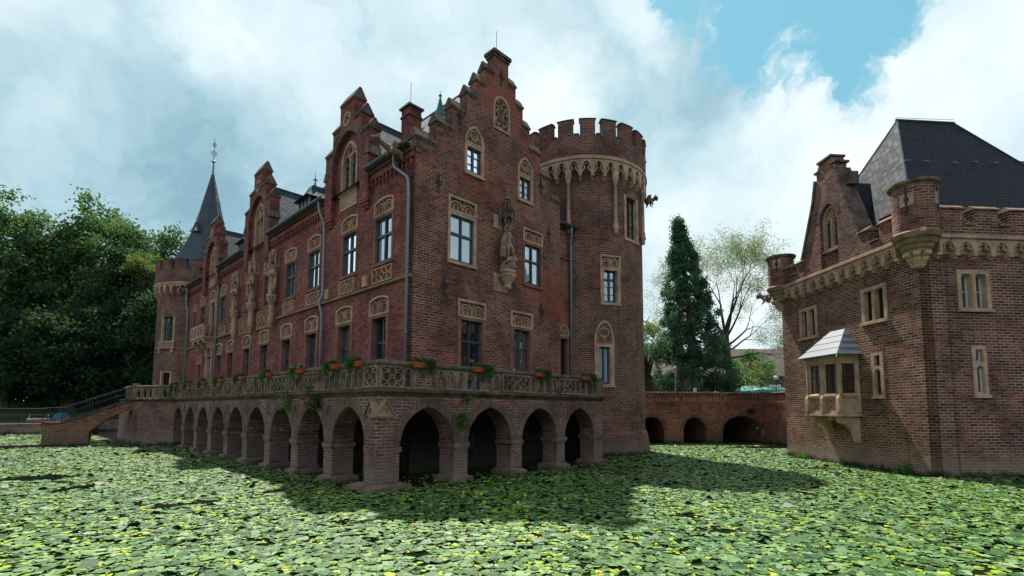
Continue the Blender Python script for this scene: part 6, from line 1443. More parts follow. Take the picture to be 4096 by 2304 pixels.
tuft('weed', gw(-.2,7.1,.05), 150, .14, .08, 'leaf_fresh', 'weed at the waterline below the far turret of the gatehouse', 'weed', 9, 1.4)
tuft('weed', gw(-.15,4.1,.05), 140, .08, .06, 'leaf_fresh', 'tiny weed at the waterline below the oriel', 'weed', 10, 1.2)
# barriers seen through the parapet
bg_ = [(1.95,'red_paint'),(2.25,'white_paint'),(3.25,'red_paint'),(3.55,'white_paint')]
for i, (x, m_) in enumerate(bg_):
    b = MB(); b.box(-.035,.035,-.03,.03,0,.78); b.box(-.12,.12,-.12,.12,0,.05); o = b.build('marker_post', m_, None); o.location = gw(x,BY+1.2,3.1)
    tag(o, 'thin %s marker post behind the footbridge parapet gaps, %s of its colour' % ('orange red' if m_ == 'red_paint' else 'white', 'left one' if i < 2 else 'right one'), 'post', 'marker posts on the footbridge')

# ============================================================ YARD behind the bridge
def px2w(px, y, pyy=None):        # along a line of sight to a chosen depth (siting of far things)
    return (px-2050.7)/1985.1*y
barn = thing('barn', 'long low brick outbuilding with a tiled roof behind the conifer', 'outbuilding', (15,64,3.0), -.03)
b = MB(); b.box(-22,34,0,9,-.5,4.0); b.build('wall', 'brick_tower', barn)
b = MB(); b.add([(-22.3,-.5,3.9),(34.3,-.5,3.9),(34.3,4.5,7.9),(-22.3,4.5,7.9),(34.3,9.5,3.9),(-22.3,9.5,3.9)],[(0,1,2,3),(3,2,4,5)]); b.build('roof', 'roof_tile', barn)
b = MB(); b.add([(-22,0,4.),(-22,9,4.),(-22,4.5,7.8)],[(0,1,2)]); b.add([(34,0,4.),(34,9,4.),(34,4.5,7.8)],[(0,1,2)]); b.build('gable_wall', 'brick_tower', barn)
b = MB(); b.tube([(-22.3,-.6,3.85),(34.3,-.6,3.85)], .09, 6); b.build('gutter', 'zinc', barn)
for x in (2.6,6.,19.,24.):
    b = MB(); b.box(x-.45,x+.45,-.06,0,1.6,3.0); w_ = b.build('window', 'frame_green', barn); b = MB(); b.box(x-.38,x+.38,-.07,-.061,1.68,2.92); b.build('pane', 'frame_dark', w_)
b = MB(); b.box(2.9,3.2,1.8,2.3,5.3,5.7); b.add([(10,1.0,5.15),(11,1.0,5.15),(11,2.2,6.1),(10,2.2,6.1)],[(0,1,2,3)]); b.build('skylight', 'lead_roof', barn)
# party tents
def text_mesh(txt, size, m, parent, mx):
    cu = bpy.data.curves.new('lettering', 'FONT'); cu.body = txt; cu.size = size; cu.align_x = 'CENTER'; cu.align_y = 'CENTER'; cu.extrude = .004; cu.offset = size*.022
    to = bpy.data.objects.new('tmp', cu); COL.objects.link(to); dg = bpy.context.evaluated_depsgraph_get(); me = bpy.data.meshes.new_from_object(to.evaluated_get(dg)); bpy.data.objects.remove(to)
    me.materials.clear(); me.materials.append(M[m]); o = bpy.data.objects.new('lettering', me); COL.objects.link(o); o.parent = parent; o.matrix_local = mx; return o
def tent(px, y, w_, zt, rz, label, txt=True):
    t = thing('canopy_tent', label, 'tent', (px2w(px,y),y,3.0), rz, 'green pop up tents behind the footbridge')
    h = w_/2; ze = zt-3.0-.13*w_; zp = zt-3.0; b = MB(); n = 6; vs = []
    for j in range(n+1):
        q = j/n; r = h*(1-q); z = ze+(zp-ze)*(q**1.25)
        vs += [(-r,-r,z),(r,-r,z),(r,r,z),(-r,r,z)]
    b.add(vs, [(j*4+k, j*4+(k+1) % 4, (j+1)*4+(k+1) % 4, (j+1)*4+k) for j in range(n) for k in range(4)]); b.m = 0
    for k in range(4):
        p, q = vs[k], vs[(k+1) % 4]; b.add([(p[0],p[1],ze-.22),(q[0],q[1],ze-.22),q,p],[(0,1,2,3)])
    b.build('canopy', 'tent_green', t)
    b = MB()
    for j in range(n):
        pass
    r0 = h*1.003; b.add([(-r0,-h*.99,ze+.01),(-r0,h*.99,ze+.01),(-r0*.5,0,ze+(zp-ze)*.45)],[(0,1,2)]); b.build('side_panel', 'tent_white', t)
    b = MB()
    for sx in (-1,1):
        for sy in (-1,1): b.tube([(sx*(h-.05),sy*(h-.05),0),(sx*(h-.05),sy*(h-.05),ze)], .025, 6)
    b.build('leg', 'zinc', t)
    if txt:
        sl_ = math.atan2((zp-ze)*.42, h*.5); mx = Matrix.Translation((.12,-h*.5,ze+(zp-ze)*.5+.13)) @ Matrix.Rotation(.75, 4, 'X') @ Matrix.Translation((0,0,.02)); text_mesh('RWE', .5, 'white_paint', t, mx)
tent(2985, 52, 5.2, 5.06, .1, 'green and white tent with white letters, the one beside the broadleaf tree trunk')
tent(3082, 49, 3.9, 4.95, -.12, 'green tent with white letters beside the round lamp, right of the bigger tent')
tent(2912, 57, 3.0, 4.95, .35, 'pale green tent without letters half hidden behind the tree trunk', False)
t = thing('street_lamp', 'white globe lamp on a slim dark pole beside the gatehouse', 'lamp', (px2w(3105,46),46,3.0), 0)
b = MB(); b.lathe([(.09,0),(.07,.1),(.04,.2),(.035,2.2),(.07,2.24),(.07,2.30)], (0,0), 10); b.build('pole', 'iron', t); b = MB(); b.ball((0,0,2.50), .2, n=20, m=14); b.build('globe', 'globe', t, smooth=True)
t = thing('street_lamp', 'thin grey lamp pole left of the conifer trunk, half hidden by its branches', 'lamp', (px2w(2703,43),43,3.0), 0)
b = MB(); b.lathe([(.12,0),(.10,.1),(.06,.2),(.055,2.9)], (0,0), 10); b.build('pole', 'zinc', t); b = MB(); b.lathe([(.06,2.9),(.12,2.95),(.13,3.15),(.16,3.18),(.02,3.3)], (0,0), 8); b.build('lantern', 'zinc', t)
t = thing('notice_board', 'small white notice with red print on the footbridge parapet', 'sign', gw(-.42,BY+.25,3.86), GR)
b = MB(); b.box(-.12,.12,-.012,.012,0,.30); b.build('board', 'white_paint', t); b = MB(); b.box(-.07,.07,-.016,-.013,.12,.14); b.box(-.07,.07,-.016,-.013,.16,.18); b.box(-.07,-.05,-.016,-.013,.08,.22); b.box(.05,.07,-.016,-.013,.08,.22); b.build('print', 'red_paint', t)

# ============================================================ LEFT BANK
st_ = thing('stair_bridge', 'sloping brick flying stair from the terrace end down to the low walkway', 'stair', CO, CR)
inv = CMx.inverted()
def lc(x, y, z): return inv @ Vector((x, y, z))
P0 = lc(-26.1,34.2,0); P1 = lc(-29.75,31.75,0)          # stair axis on the water
ax = Vector((P1.x-P0.x, P1.y-P0.y)); sl_ = ax.length; ax.normalize(); nn = Vector((-ax.y, ax.x)); 
camloc = inv @ Vector((0,0,0)); 
if nn.dot(Vector((camloc.x-P0.x, camloc.y-P0.y))) < 0: nn = -nn
SF = Fr((P0.x,P0.y,0),(ax.x,ax.y,0),(nn.x,nn.y,0))
# side profile: deck top falls from the terrace to the walkway; the soffit springs from the pier
b = MB(); b.slab(SF, [(-.2,2.95),(-.2,2.35),(.4,2.25),(1.0,1.95),(1.6,1.50),(2.2,.90),(2.2,-.8),(4.5,-.8),(4.5,1.42),(3.6,1.42),(2.4,1.95),(1.0,2.55)], [], 0, 1.3); sw = b.build('stair_wall', 'brick_bridge', st_)
b = MB()
for (x0,y0),(x1,y1) in (((-.2,2.98),(1.0,2.58)),((1.0,2.58),(2.4,1.98)),((2.4,1.98),(3.6,1.45)),((3.6,1.45),(4.55,1.45))):
    b.add([SF.P(x0,y0,-.06),SF.P(x1,y1,-.06),SF.P(x1,y1+.09,-.06),SF.P(x0,y0+.09,-.06),SF.P(x0,y0,1.36),SF.P(x1,y1,1.36),SF.P(x1,y1+.09,1.36),SF.P(x0,y0+.09,1.36)],[(0,1,2,3),(3,2,6,7),(4,5,6,7),(0,1,5,4),(0,3,7,4),(1,2,6,5)])
b.build('coping', 'coping_stone', st_)
for a in (3.2,3.75,):
    b = MB(); b.fbox(SF, a, a+.09, -.5, 1.3, -.14, 0); 
b = MB(); a_ = Vector((-1,.0,0)); wk = Fr(SF.P(4.5,0,0), (ax.x,ax.y,0), (nn.x,nn.y,0)); b.fbox(wk, 0, 14, 1.30, 1.46, .0, 1.3); b.fbox(wk, 2.6, 3.0, -.8, 1.3, .3, 1.0); b.fbox(wk, 8.6, 9.0, -.8, 1.3, .3, 1.0); b.build('walkway', 'weathered_stone', st_)
b = MB(); b.fbox(wk, -.2, 14, -.6, .13, -.1, .35); b.build('sill', 'coping_stone', st_)
def rail(fr, pts, name='railing'):
    b = MB()
    for d in (.06, 1.24):
        for (a0,z0),(a1,z1) in zip(pts, pts[1:]):
            b.tube([fr.P(a0,z0+.95,d),fr.P(a1,z1+.95,d)], .022, 5); b.tube([fr.P(a0,z0+.08,d),fr.P(a1,z1+.08,d)], .016, 4); b.tube([fr.P(a0,z0+.55,d),fr.P(a1,z1+.55,d)], .012, 4)
            n = max(1, int(abs(a1-a0)/.14))
            for i in range(n): a = a0+(a1-a0)*i/n; z = z0+(z1-z0)*i/n; b.tube([fr.P(a,z,d),fr.P(a,z+.95,d)], .022 if i % 8 == 0 else .009, 4)
    return b.build(name, 'iron_green', st_)
rail(SF, [(0,3.05),(1.0,2.66),(2.4,2.06),(3.6,1.54),(4.5,1.5)]); rail(wk, [(0,1.46),(14,1.46)])
# retaining wall and odds and ends on the lawn
rw = thing('retaining_wall', 'low old brick retaining wall along the far left bank of the moat', 'wall', (0,0,0), 0)
b = MB()
for (x0,y0),(x1,y1),h in (((-90,42),(-43.2,46.4),.95),((-43.2,46.4),(-45.4,54.),1.1),((-45.4,54.),(-20,61.),1.2)):
    v = Vector((x1-x0,y1-y0)).normalized(); q = Vector((-v.y,v.x))*.4
    b.add([(x0,y0,-.8),(x1,y1,-.8),(x1+q.x,y1+q.y,-.8),(x0+q.x,y0+q.y,-.8),(x0,y0,h),(x1,y1,h),(x1+q.x,y1+q.y,h),(x0+q.x,y0+q.y,h)],[(0,1,5,4),(2,3,7,6),(4,5,6,7),(0,3,7,4),(1,2,6,5)])
b.build('brickwork', 'brick_arcade', rw)
t = thing('tarpaulin_pile', 'blue tarpaulin over a heap with red kit on the left lawn', 'tarpaulin', (-45.2,50.0,1.15), .3)
b = MB(); b.lathe([(.55,0),(.5,.3),(.4,.62),(.2,.8),(.02,.84)], (0,0), 9, sx=1.3, fold=.12, fn=4); b.build('sheet', 'blue_tarp', t); b = MB(); b.box(.5,1.1,-.6,-.2,0,.3); b.box(.7,.9,-.62,-.4,.3,.4); b.build('kit', 'red_paint', t)
t = thing('kayak', 'long red boat lying on the left lawn behind the fence', 'boat', (-44.2,48.0,1.05), .5)
b = MB(); b.tube([(-2.0,0,.15),(-1.5,0,.1),(-.6,0,.1),(.8,0,.1),(1.5,0,.1),(2.0,0,.16)], [.02,.10,.17,.17,.10,.02], 10); b.build('hull', 'red_paint', t, smooth=True); b = MB(); b.lathe([(.14,.25),(.17,.28),(.14,.30)], (0,0), 12, sx=1.6); b.build('cockpit_rim', 'black_plastic', t)
b = MB(); b.box(-.9,.9,-.35,.35,0,.02)
for k in range(3): b.box(-.9,.9,-.35+.3*k,-.25+.3*k,.02,.06)
for x in (-.7,.7): b.tube([(x,-.3,0),(x+.1,.3,.5)], .03, 5)
o = b.build('ladder', 'white_paint', None); o.location = (-47.0,49.4,1.2); o.rotation_euler = (.5,0,.4); tag(o, 'white slatted frame lying left of the blue tarpaulin', 'frame')
car = thing('parked_van', 'white van glimpsed between the dark trunks beyond the lawn', 'van', (-58.2,73.5,3.1), .15)
b = MB(); pr = [(-2.4,.35),(-2.4,1.9),(-2.2,2.1),(1.2,2.1),(1.6,1.95),(2.1,1.25),(2.6,1.05),(2.7,.35)]
b.add([(x,-.95,z) for x, z in pr]+[(x,.95,z) for x, z in pr], [tuple(range(8)),tuple(range(15,7,-1))]+[(i,(i+1)%8,8+(i+1)%8,8+i) for i in range(8)]); b.build('body', 'white_paint', car)
b = MB(); b.box(-.3,1.3,-.97,-.951,1.3,1.85); b.add([(1.68,-.85,1.85),(1.68,.85,1.85),(2.12,.85,1.28),(2.12,-.85,1.28)],[(0,1,2,3)]); b.build('window', 'frame_dark', car)
for x in (-1.6,1.8):
    for y in (-.9,.9): b = MB(); b.tube([(x,y-.1,.35),(x,y+.1,.35)], .36, 16); b.build('wheel', 'black_plastic', car)
hs = thing('house', 'distant house with a red tiled roof seen through the trees beside the far tower', 'house', (-68,100,3.0), .3)
b = MB(); b.box(-7,7,-4,4,0,5.5); b.build('wall', 'tent_white', hs); b = MB(); b.add([(-7.4,-4.5,5.3),(7.4,-4.5,5.3),(7.4,0,9.6),(-7.4,0,9.6),(7.4,4.5,5.3),(-7.4,4.5,5.3)],[(0,1,2,3),(3,2,4,5)]); b.build('roof', 'red_paint', hs)
for x in (-4,0,4): b = MB(); b.box(x-.5,x+.5,-4.06,-4,2.6,4.2); b.build('window', 'frame_dark', hs)

# ============================================================ GROUND, WATER
def gy(x):
    P_ = [(-700,30),(-90,42.4),(-43.3,46.7),(-45.2,54.3),(-20,61.3),(-6,60),(-5,43.),(60,43.),(700,43.)]
    P_ = [(-700,30),(-90,42.4),(-46,46.6),(-44.9,54.5),(-20,61.3),(-6,60),(-5,43.),(60,43.),(700,43.)]
    for (x0,y0),(x1,y1) in zip(P_, P_[1:]):
        if x0 <= x <= x1: return y0+(y1-y0)*(x-x0)/(x1-x0)
    return 43.
xs = sorted(set([-700,-400,-250,-160,-120]+[-90+2*i for i in range(62)]+[-46,-44.9,-20,-6,-5,40,60,90,140,220,350,700])); ts = [0,0,2,5,9,14,20,30,45,70,120,250,900]
vs = []; fs = []
for i, x in enumerate(xs):
    for j, t_ in enumerate(ts):
        y = gy(x)+t_
        if x < -4.9: z = -1 if j == 0 else .95+min(2.3, t_*.13)+.12*math.sin(x*.3)*min(1,t_/8)
        else: z = -1 if j == 0 else 3.0
        vs.append((x,y,z))
m_ = len(ts)
fs = [(i*m_+j,(i+1)*m_+j,(i+1)*m_+j+1,i*m_+j+1) for i in range(len(xs)-1) for j in range(m_-1)]
b = MB(); b.add(vs, fs); b.add([(-700,-60,-1),(700,-60,-1)]+[(xs[-1-i],gy(xs[-1-i]),-1) for i in range(len(xs))], [tuple(range(len(xs)+2))])
o = b.build('ground', 'ground'); tag(o, 'dark grass bank and gravel yard behind the moat', 'ground', None, 'structure')
b = MB(); b.add([(-700,-60,0),(700,-60,0),(700,62,0),(-700,62,0)],[(0,1,2,3)]); o = b.build('water', 'water'); tag(o, 'dark still water of the moat', 'water', None, 'structure')

# ============================================================ WATER LILIES
cxy = np.array([0.,0.]); iM = np.array(CMx.inverted()); iG = np.array(GMx.inverted())
def loc2(Mx, x, y): return Mx[0,0]*x+Mx[0,1]*y+Mx[0,3], Mx[1,0]*x+Mx[1,1]*y+Mx[1,3]
def vnoise(x, y, s, seed):                # cheap smooth value noise
    r = np.random.default_rng(seed).random((64,64)); X, Y = x/s, y/s; i, j = np.floor(X).astype(int), np.floor(Y).astype(int); fx, fy = X-i, Y-j
    fx, fy = fx*fx*(3-2*fx), fy*fy*(3-2*fy); g = lambda a, b_: r[a % 64, b_ % 64]
    return (g(i,j)*(1-fx)+g(i+1,j)*fx)*(1-fy)+(g(i,j+1)*(1-fx)+g(i+1,j+1)*fx)*fy
def ok(x, y):
    r, u = loc2(iM, x, y); gx, gy_ = loc2(iG, x, y)
    bad = (r > 2.6) & (u > 2.4) & (r < 13.2) & (u < 42)
    bad |= (r > .15) & (u > .15) & (r < 13) & (u < 40) & (rng.random(len(x)) < .93)
    bad |= np.hypot(r-T1[0], u-T1[1]) < 4.05
    bad |= (r > 10.) & (u > 3.)& (r < 17)
    bad |= (r > -1.75) & (u > 26.3) & (r < 4)
    bad |= (gx > -.12) & (gy_ > -.1) & (gx < 14) & (gy_ < 9)
    bad |= (gy_ > BY-.1) & (gx > -9) | ((gx > 4.5-.2) & (gy_ > 8) & (gx < 20))
    n = vnoise(x, y, 2.2, 3)*.55+vnoise(x, y, .8, 4)*.45
    bad |= n < .225+.08*(vnoise(x, y, 6., 5)-.5)
    hole = (np.hypot((gx-2.2)/2.4, (gy_-14.6)/1.1) < 1)&(n < .62)
    bad |= hole; bad |= (y < 2.5) | (np.abs(x) > y*1.15+3.5)
    sh = (r < -.1) & (r > -1.1) & (u > 0) & (u < 30) | (u < -.1) & (u > -.9) & (r > 0) & (r < 16)
    bad |= sh & (rng.random(len(x)) < .45)
    return ~bad
def band(y0, y1, dens):
    w0, w1 = -y1*1.1-3, y1*1.1+3; n = int((w1-w0)*(y1-y0)*dens); return rng.uniform(w0, w1, n), rng.uniform(y0, y1, n)
X, Y, R_ = [], [], []
for y0, y1, dens, rr in ((2.5,9,112,.104),(9,16,108,.098),(16,26,84,.10),(26,38,44,.125),(38,61,20,.17)):
    x, y = band(y0, y1, dens); k = ok(x, y); x, y = x[k], y[k]; X.append(x); Y.append(y); R_.append(rr*rng.uniform(.55,1.3,len(x)))
X, Y, R_ = map(np.concatenate, (X, Y, R_)); N = len(X)
K = 12
def pads(X, Y, R_, rs, flat=False):
    global FOLD
    n = len(X); a0 = rs.uniform(0, 2*np.pi, n); t = np.linspace(.16, 2*np.pi-.16, K-1)[None,:]
    rad = R_[:,None]*(1+.06*np.sin(3*t+rs.uniform(0,6,(n,1)))+.05*np.sin(7*t+rs.uniform(0,6,(n,1)))); el = rs.uniform(.82,1.,(n,1))
    lx, ly = rad*np.cos(t), rad*np.sin(t)*el
    lz = .010*np.sin(2*t+rs.uniform(0,6,(n,1)))*rs.uniform(0,1.6,(n,1))+.006*np.sin(5*t+rs.uniform(0,6,(n,1)))
    cu = rs.random(n); fold = np.where(cu < .04, rs.uniform(.4,1.1,n), np.where(cu < .22, rs.uniform(.05,.2,n), 0))[:,None]
    FOLD = fold[:,0]; up_ = np.maximum(0, ly-R_[:,None]*.1); lz = lz+up_*fold; ly = np.where(fold > .45, ly-up_*np.minimum(.8,fold*.45), ly)
    lx = np.concatenate([np.full((n,1),0.)+R_[:,None]*.12, lx], 1); ly = np.concatenate([np.zeros((n,1)), ly], 1); lz = np.concatenate([np.full((n,1),-.004), lz], 1)
    tx, ty = rs.normal(0,.055,(n,1)), rs.normal(0,.055,(n,1)); lz = lz+lx*tx+ly*ty
    c, s = np.cos(a0)[:,None], np.sin(a0)[:,None]; z0 = rs.uniform(.006,.03,(n,1))
    return np.stack([X[:,None]+lx*c-ly*s, Y[:,None]+lx*s+ly*c, np.maximum(lz+z0, .002)], 2)
V = None
u1 = rng.random(N); patch = vnoise(X, Y, 2.5, 9); tone = np.clip(.08+.66*rng.random(N)+.16*(patch-.5), 0, .74)
under = u1 < .34+.30*patch; tone = np.where(under, rng.uniform(.76,.90,N), tone); tone = np.where(u1 < .022, rng.uniform(.91,1.,N), tone); tone = np.where(u1 > .90, rng.uniform(0,.2,N), tone)
R_ = np.where(under, R_*.62, R_); V = pads(X, Y, R_, rng); V[under,:,2] *= .45; tone = np.where(FOLD > .35, rng.uniform(0,.22,N), tone)
fx = np.abs((X*1985/np.maximum(Y,.1)+2050)-2048); infr = (fx < 2048)&(Y > 7.35)
order = np.argsort(np.where(infr, Y, 1e9))[:300]; mask = np.ones(N, bool); mask[order] = False
o = npmesh('lily_pads', V[mask].reshape(-1,3), K, 'lily', None, tone[mask]); tag(o, 'mass of floating water lily leaves covering the moat', 'lily pads', None, 'stuff')
for q, i in enumerate(order):
    v = V[i]-np.array([X[i],Y[i],0]); p = npmesh('lily_pad', v, K, 'lily', None, [tone[i]]); p.location = (X[i],Y[i],0)
    tag(p, 'round notched water lily leaf among the nearest ones at the bottom of the view', 'lily pad', 'water lily leaves nearest the viewer')
fl = [(800,1250),(1302,1275),(915,1298),(1320,1256),(1210,1253),(1165,1247),(1420,1265),(1040,1334),(690,1262),(160,1300),(300,1243),(1650,1386),(640,1160),(1180,1340),(480,1180),(500,1100+65)]
for i, (px, py) in enumerate(fl):
    v = rx*((px*1.5901-2050.7)/1985.1) - ux*((py*1.5901-1472.8)/1985.1) + Zh; t_ = -2.5/v.z; x, y = v.x*t_, v.y*t_
    b = MB(); b.tube([(0,0,-.02),(.01,0,.09)], .006, 5); b.lathe([(.01,.085),(.035,.10),(.042,.125),(.03,.145),(.012,.14)], (.01,0), 8); b.m = 0
    o = b.build('lily_flower', 'flower_yellow', None); o.location = (x,y,0); o.scale = (.85,.85,.9); tag(o, 'small yellow water lily bud standing just above the floating leaves', 'flower', 'yellow water lily buds')

# ============================================================ TREES
def limb(b, p, d, L, r, depth, rs, spread, tips, nseg=4, up=.06, minr=.01):
    pts = [Vector(p)]; rad = [r]; dd = Vector(d).normalized()
    for i in range(nseg):
        dd = (dd+Vector(rs.normal(0,.09,3))+Vector((0,0,up))).normalized(); pts.append(pts[-1]+dd*L/nseg); rad.append(r*(1-.45*(i+1)/nseg))
    b.tube(pts, rad, 7 if r > .08 else (5 if r > .03 else 3), cap=False)
    if depth == 0: tips.append((pts[-1], dd)); tips.append((pts[-2], dd)); return
    n = rs.integers(2,4) if depth > 1 else 3
    for k in range(n):
        a = rs.uniform(0, 2*PI); ax_ = dd.orthogonal().normalized(); ax_.rotate(__import__('mathutils').Quaternion(dd, a)); th = spread*rs.uniform(.6,1.25)
        nd = dd*math.cos(th)+ax_*math.sin(th); limb(b, pts[-1] if k < 2 else pts[-2], nd, L*rs.uniform(.68,.86), rad[-1]*.72, depth-1, rs, spread, tips, max(2,nseg-1), up, minr)
def leafy(pts, per, sig, size, rs, up=.4, m='leaf_plane', parent=None, name='foliage', bright=.5, flat=.7):
    c = np.repeat(np.array(pts), per, 0); c = c+rs.normal(size=c.shape)*np.array([sig,sig,sig*flat]); n = len(c)
    zz = (np.repeat(rs.random(len(pts)), per)*.5+rs.random(n)*.5)
    return npmesh(name, leaves_np(c, size, rs, up), 4, m, parent, zz)
def crown_tree(name, label, cat, px, y, ztop, rx_, zbot, leaf='leaf_plane', n=110, per=150, sig=.75, size=.30, seed=1, bark='bark_plane', trunk=.55, z0=2.6, group=None, gaps=.0, xoff=0):
    rs = np.random.default_rng(seed); x = px2w(px, y)+xoff; t = thing(name, label, cat, (x,y,z0), 0, group)
    b = MB(); H = ztop-z0; cz = (ztop+zbot)/2-z0; hz = (ztop-zbot)/2
    b.lathe([(trunk*1.6,-.6),(trunk*1.25,.2),(trunk,.9)], (0,0), 12, fold=.1, fn=5)
    b.tube([(0,0,.3),(.15,0,H*.2),(.1,.1,H*.35),(.0,.0,H*.5)], [trunk*1.02,trunk*.9,trunk*.7,trunk*.5], 10)
    C = []
    while len(C) < n:
        q = rs.normal(size=3); q /= np.linalg.norm(q); rr = rs.uniform(.45,1.0)**.6; p = q*rr
        lump = 1+.16*math.sin(q[0]*5+seed)*math.cos(q[2]*4+seed*2)+.10*math.sin(q[0]*11+seed)
        p = p*lump*np.array([rx_,rx_*.8,hz])+np.array([0,0,cz]); 
        if p[2] < .8: continue
        C.append(p)
    for k in range(0, n, 3):
        p = Vector(C[k]); s0 = Vector((0,0,H*rs.uniform(.18,.48))); mid = s0.lerp(p, .5)+Vector((0,0,rs.uniform(-.5,1.2))); r0 = rs.uniform(.09,.2)
        b.tube([s0, mid, p], [r0,r0*.6,.03], 5, cap=False)
    b.build('trunk', bark, t)
    leafy(C, per, sig, size, rs, m=leaf, parent=t, name='crown'); return t
LB = 'big broadleaf trees beyond the left bank'
crown_tree('plane_tree', 'tallest broad plane tree in the middle of the left group', 'tree', 345, 66, 28.4, 9.0, 10, n=250, per=190, sig=.8, size=.33, seed=1, trunk=1.0, group=LB)
crown_tree('plane_tree', 'plane tree cut by the left edge of the view, light showing through its crown', 'tree', -30, 60, 28.6, 6.2, 10, n=110, per=150, sig=.8, size=.33, seed=2, trunk=.7, group=LB)
crown_tree('plane_tree', 'lower round topped plane tree directly beside the far tower spire', 'tree', 630, 73, 28.6, 5.6, 9, n=120, per=170, sig=.75, size=.33, seed=3, trunk=.6, group=LB)
crown_tree('plane_tree', 'plane tree crown between the tallest tree and the one beside the spire', 'tree', 545, 71, 26.8, 5.2, 9, n=120, per=170, sig=.75, size=.33, seed=14, trunk=.6, group=LB)
crown_tree('chestnut_tree', 'dark domed chestnut at the lower left, in front of the tall plane trees', 'tree', 275, 56, 13.6, 6.6, 3.6, leaf='leaf_dark', n=150, per=190, sig=.65, size=.30, seed=4, trunk=.5, z0=2.4, group=LB)
crown_tree('lime_tree', 'dark dense tree between the chestnut and the far tower', 'tree', 520, 62, 22.5, 5.4, 4.5, leaf='leaf_dark', n=150, per=190, sig=.7, size=.30, seed=5, trunk=.6, group=LB)
crown_tree('beech_tree', 'dark tree at the far left edge below the plane tree', 'tree', 20, 56, 14.5, 4.0, 3.4, leaf='leaf_dark', n=70, per=150, sig=.65, size=.30, seed=6, trunk=.4, z0=2.4, group=LB)
crown_tree('lime_tree', 'dark tree whose lower branches touch the wall of the far tower', 'tree', 655, 56, 15.8, 3.9, 3.8, leaf='leaf_dark', n=110, per=170, sig=.6, size=.28, seed=7, trunk=.45, group=LB)
crown_tree('maple_tree', 'mid green tree filling the gap behind the tall plane, left of its trunk', 'tree', 180, 74, 27.0, 7.2, 5, n=150, per=170, sig=.9, size=.36, seed=8, trunk=.6, group=LB)
crown_tree('oak_tree', 'deep green tree behind the others, right of the tall plane trunk', 'tree', 470, 78, 27.0, 8.0, 5, leaf='leaf_dark', n=170, per=180, sig=.95, size=.38, seed=9, trunk=.6, group=LB)
tl = crown_tree('yellow_ash', 'small yellow leaved tree lit in the middle of the dark crowns', 'tree', 560, 60.5, 21.2, 2.2, 18., leaf='leaf_yellow', n=30, per=110, sig=.45, size=.24, seed=10, trunk=.2, group=LB)
crown_tree('hedge_tree', 'low dark evergreen below the plane trees by the lawn', 'tree', 150, 68, 10.0, 9.5, 3., leaf='leaf_dark', n=150, per=150, sig=.9, size=.34, seed=12, trunk=.4, group=LB)
crown_tree('hedge_tree', 'low dark evergreen behind the flying stair', 'tree', 520, 70, 10.5, 9., 3., leaf='leaf_dark', n=150, per=150, sig=.9, size=.34, seed=13, trunk=.4, group=LB)

# giant sequoia: drooping tiers of dense dark fans on a red trunk
rs = np.random.default_rng(21); sq = thing('sequoia', 'tall narrow dark blue green conifer with a red trunk behind the footbridge', 'conifer', (px2w(2790,46),46,3.0), 0)
Hs = 17.6; b = MB(); lean = lambda z: -1.45*(z/Hs)**1.2
b.lathe([(.80,-.3),(.62,.3),(.5,1.0)], (0,0), 12, fold=.08, fn=6); b.tube([(lean(z),0,z) for z in (0,2,4,7,10,13,16,17.4)], [.56,.48,.42,.34,.26,.17,.07,.02], 10); 
C = []
for i in range(620):
    z = 1.9+(Hs-1.9)*(1-math.sqrt(rs.random()))**.92 if i % 2 else 1.9+(Hs-2.2)*rs.random(); z = round(z/.62)*.62+rs.normal(0,.09); q = min(.99, (z-1.5)/(Hs-1.5))
    Rm = (4.1*(1-q)**.80)*(.6+.4*min(1,(z-.6)/2.2))*(1+.10*math.sin(z*2.3)); a = rs.uniform(0, 2*PI); r = Rm*rs.uniform(.35,1.)**.6*(1+.13*math.sin(a*3+z))
    tip = (lean(z)+r*math.cos(a), r*math.sin(a), z-.42*r+.16*r*r*.3)
    if z < 4.2 and abs(tip[0]-.1) < .75 and tip[1] < 0: continue
    C.append(tip)
    if i % 4 == 0: b.tube([(lean(z+.3),0,z+.3),(lean(z)+r*.5*math.cos(a),r*.5*math.sin(a),z-.05),tip], [.07,.045,.015], 4, cap=False)
for k in range(14): C.append((lean(Hs)+rs.normal(0,.12), rs.normal(0,.12), Hs-.1-k*.12))
b.build('trunk', 'bark_red', sq)
leafy(C, 110, .20, .14, rs, up=.2, m='leaf_sequoia', parent=sq, name='crown', flat=1.05)
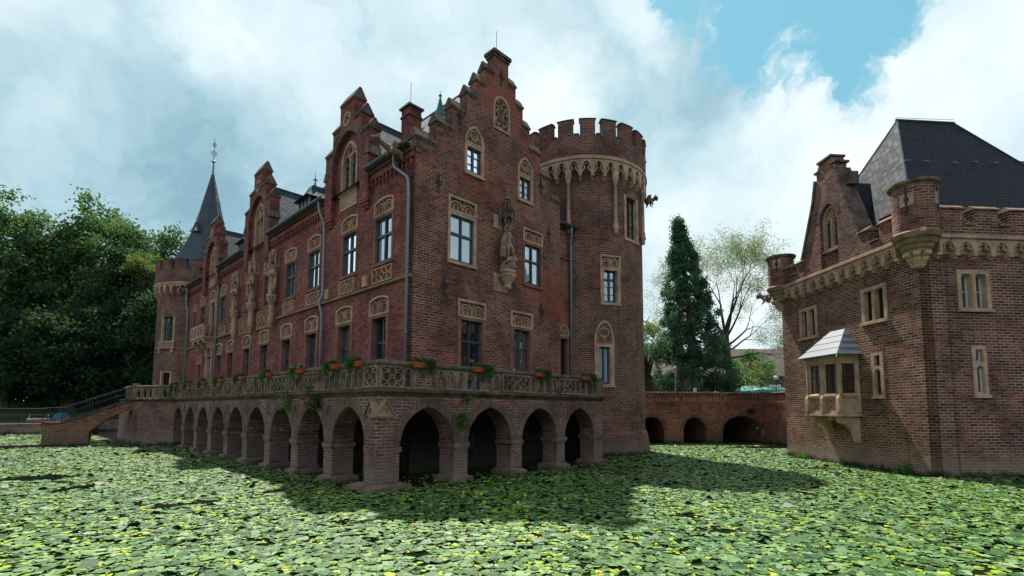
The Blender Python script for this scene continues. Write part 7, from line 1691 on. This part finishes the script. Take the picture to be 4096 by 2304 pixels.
# sparse spring tree
rs = np.random.default_rng(33); st2 = thing('broadleaf_tree', 'tall half bare tree with thin pale spring leaves right of the conifer', 'tree', (px2w(2925,50),50,3.0), 0)
b = MB(); tips = []; b.lathe([(.55,-.3),(.42,.5)], (0,0), 10); b.tube([(0,0,.3),(-.1,0,3.2),(-.25,.1,6.0),(-.3,.1,7.4)], [.42,.34,.28,.24], 10)
for d, L, r, s_ in (((-.30,.0,1),3.3,.17,(-.3,.1,7.0)),((.35,.1,1),3.4,.17,(-.3,.1,7.1)),((.02,-.2,1),3.5,.18,(-.3,.1,7.4)),((-.7,.2,.8),3.1,.13,(-.3,.1,6.6)),((.85,.1,.55),3.2,.13,(-.28,.1,6.0)),((1.,-.2,.15),2.9,.10,(-.2,0,4.7)),
                    ((-.9,-.1,.35),2.3,.09,(-.2,0,5.0)),((1.,.2,-.02),2.6,.08,(-.1,0,3.6)),((.6,-.1,.9),3.2,.13,(-.3,.1,6.8)),((-.5,.1,1),3.2,.13,(-.3,.1,6.9)),((1.,.1,.3),3.2,.11,(-.25,.1,5.5))):
    limb(b, s_, d, L, r, 4, rs, .56, tips, 4, .03)
b.build('trunk', 'bark', st2); P_ = [tuple(t[0]) for t in tips]
leafy(P_, 44, .36, .085, rs, m='leaf_light', parent=st2, name='crown', flat=.9)
low = [(2.2+rs.normal(0,1.5), rs.normal(0,.8), 3.1+rs.normal(0,.8)) for _ in range(34)]; leafy(low, 40, .35, .15, rs, m='leaf_light', parent=st2, name='lower_foliage')
bs = crown_tree('hornbeam', 'small fresh green tree at the foot of the half bare tree, over the tents', 'tree', 3005, 55.5, 9.2, 2.4, 5.4, leaf='leaf_fresh', n=60, per=120, sig=.32, size=.15, seed=41, trunk=.12, z0=3., bark='bark')
crown_tree('lime_tree', 'pale leaved tree half hidden between the round tower and the conifer', 'tree', 2590, 56, 12.4, 2.4, 8.4, leaf='leaf_light', n=46, per=90, sig=.5, size=.17, seed=42, trunk=.2, z0=3., bark='bark')
crown_tree('garden_tree', 'green treetop just left of the gatehouse wall', 'tree', 3150, 78, 12.8, 1.3, 9.5, leaf='leaf_fresh', n=16, per=90, sig=.5, size=.25, seed=43, trunk=.2, z0=3., bark='bark')
crown_tree('garden_tree', 'treetop showing above the chimney at the right edge', 'tree', 4075, 42, 23.4, 1.7, 19., leaf='leaf_fresh', n=26, per=90, sig=.45, size=.2, seed=44, trunk=.3, z0=3., bark='bark')
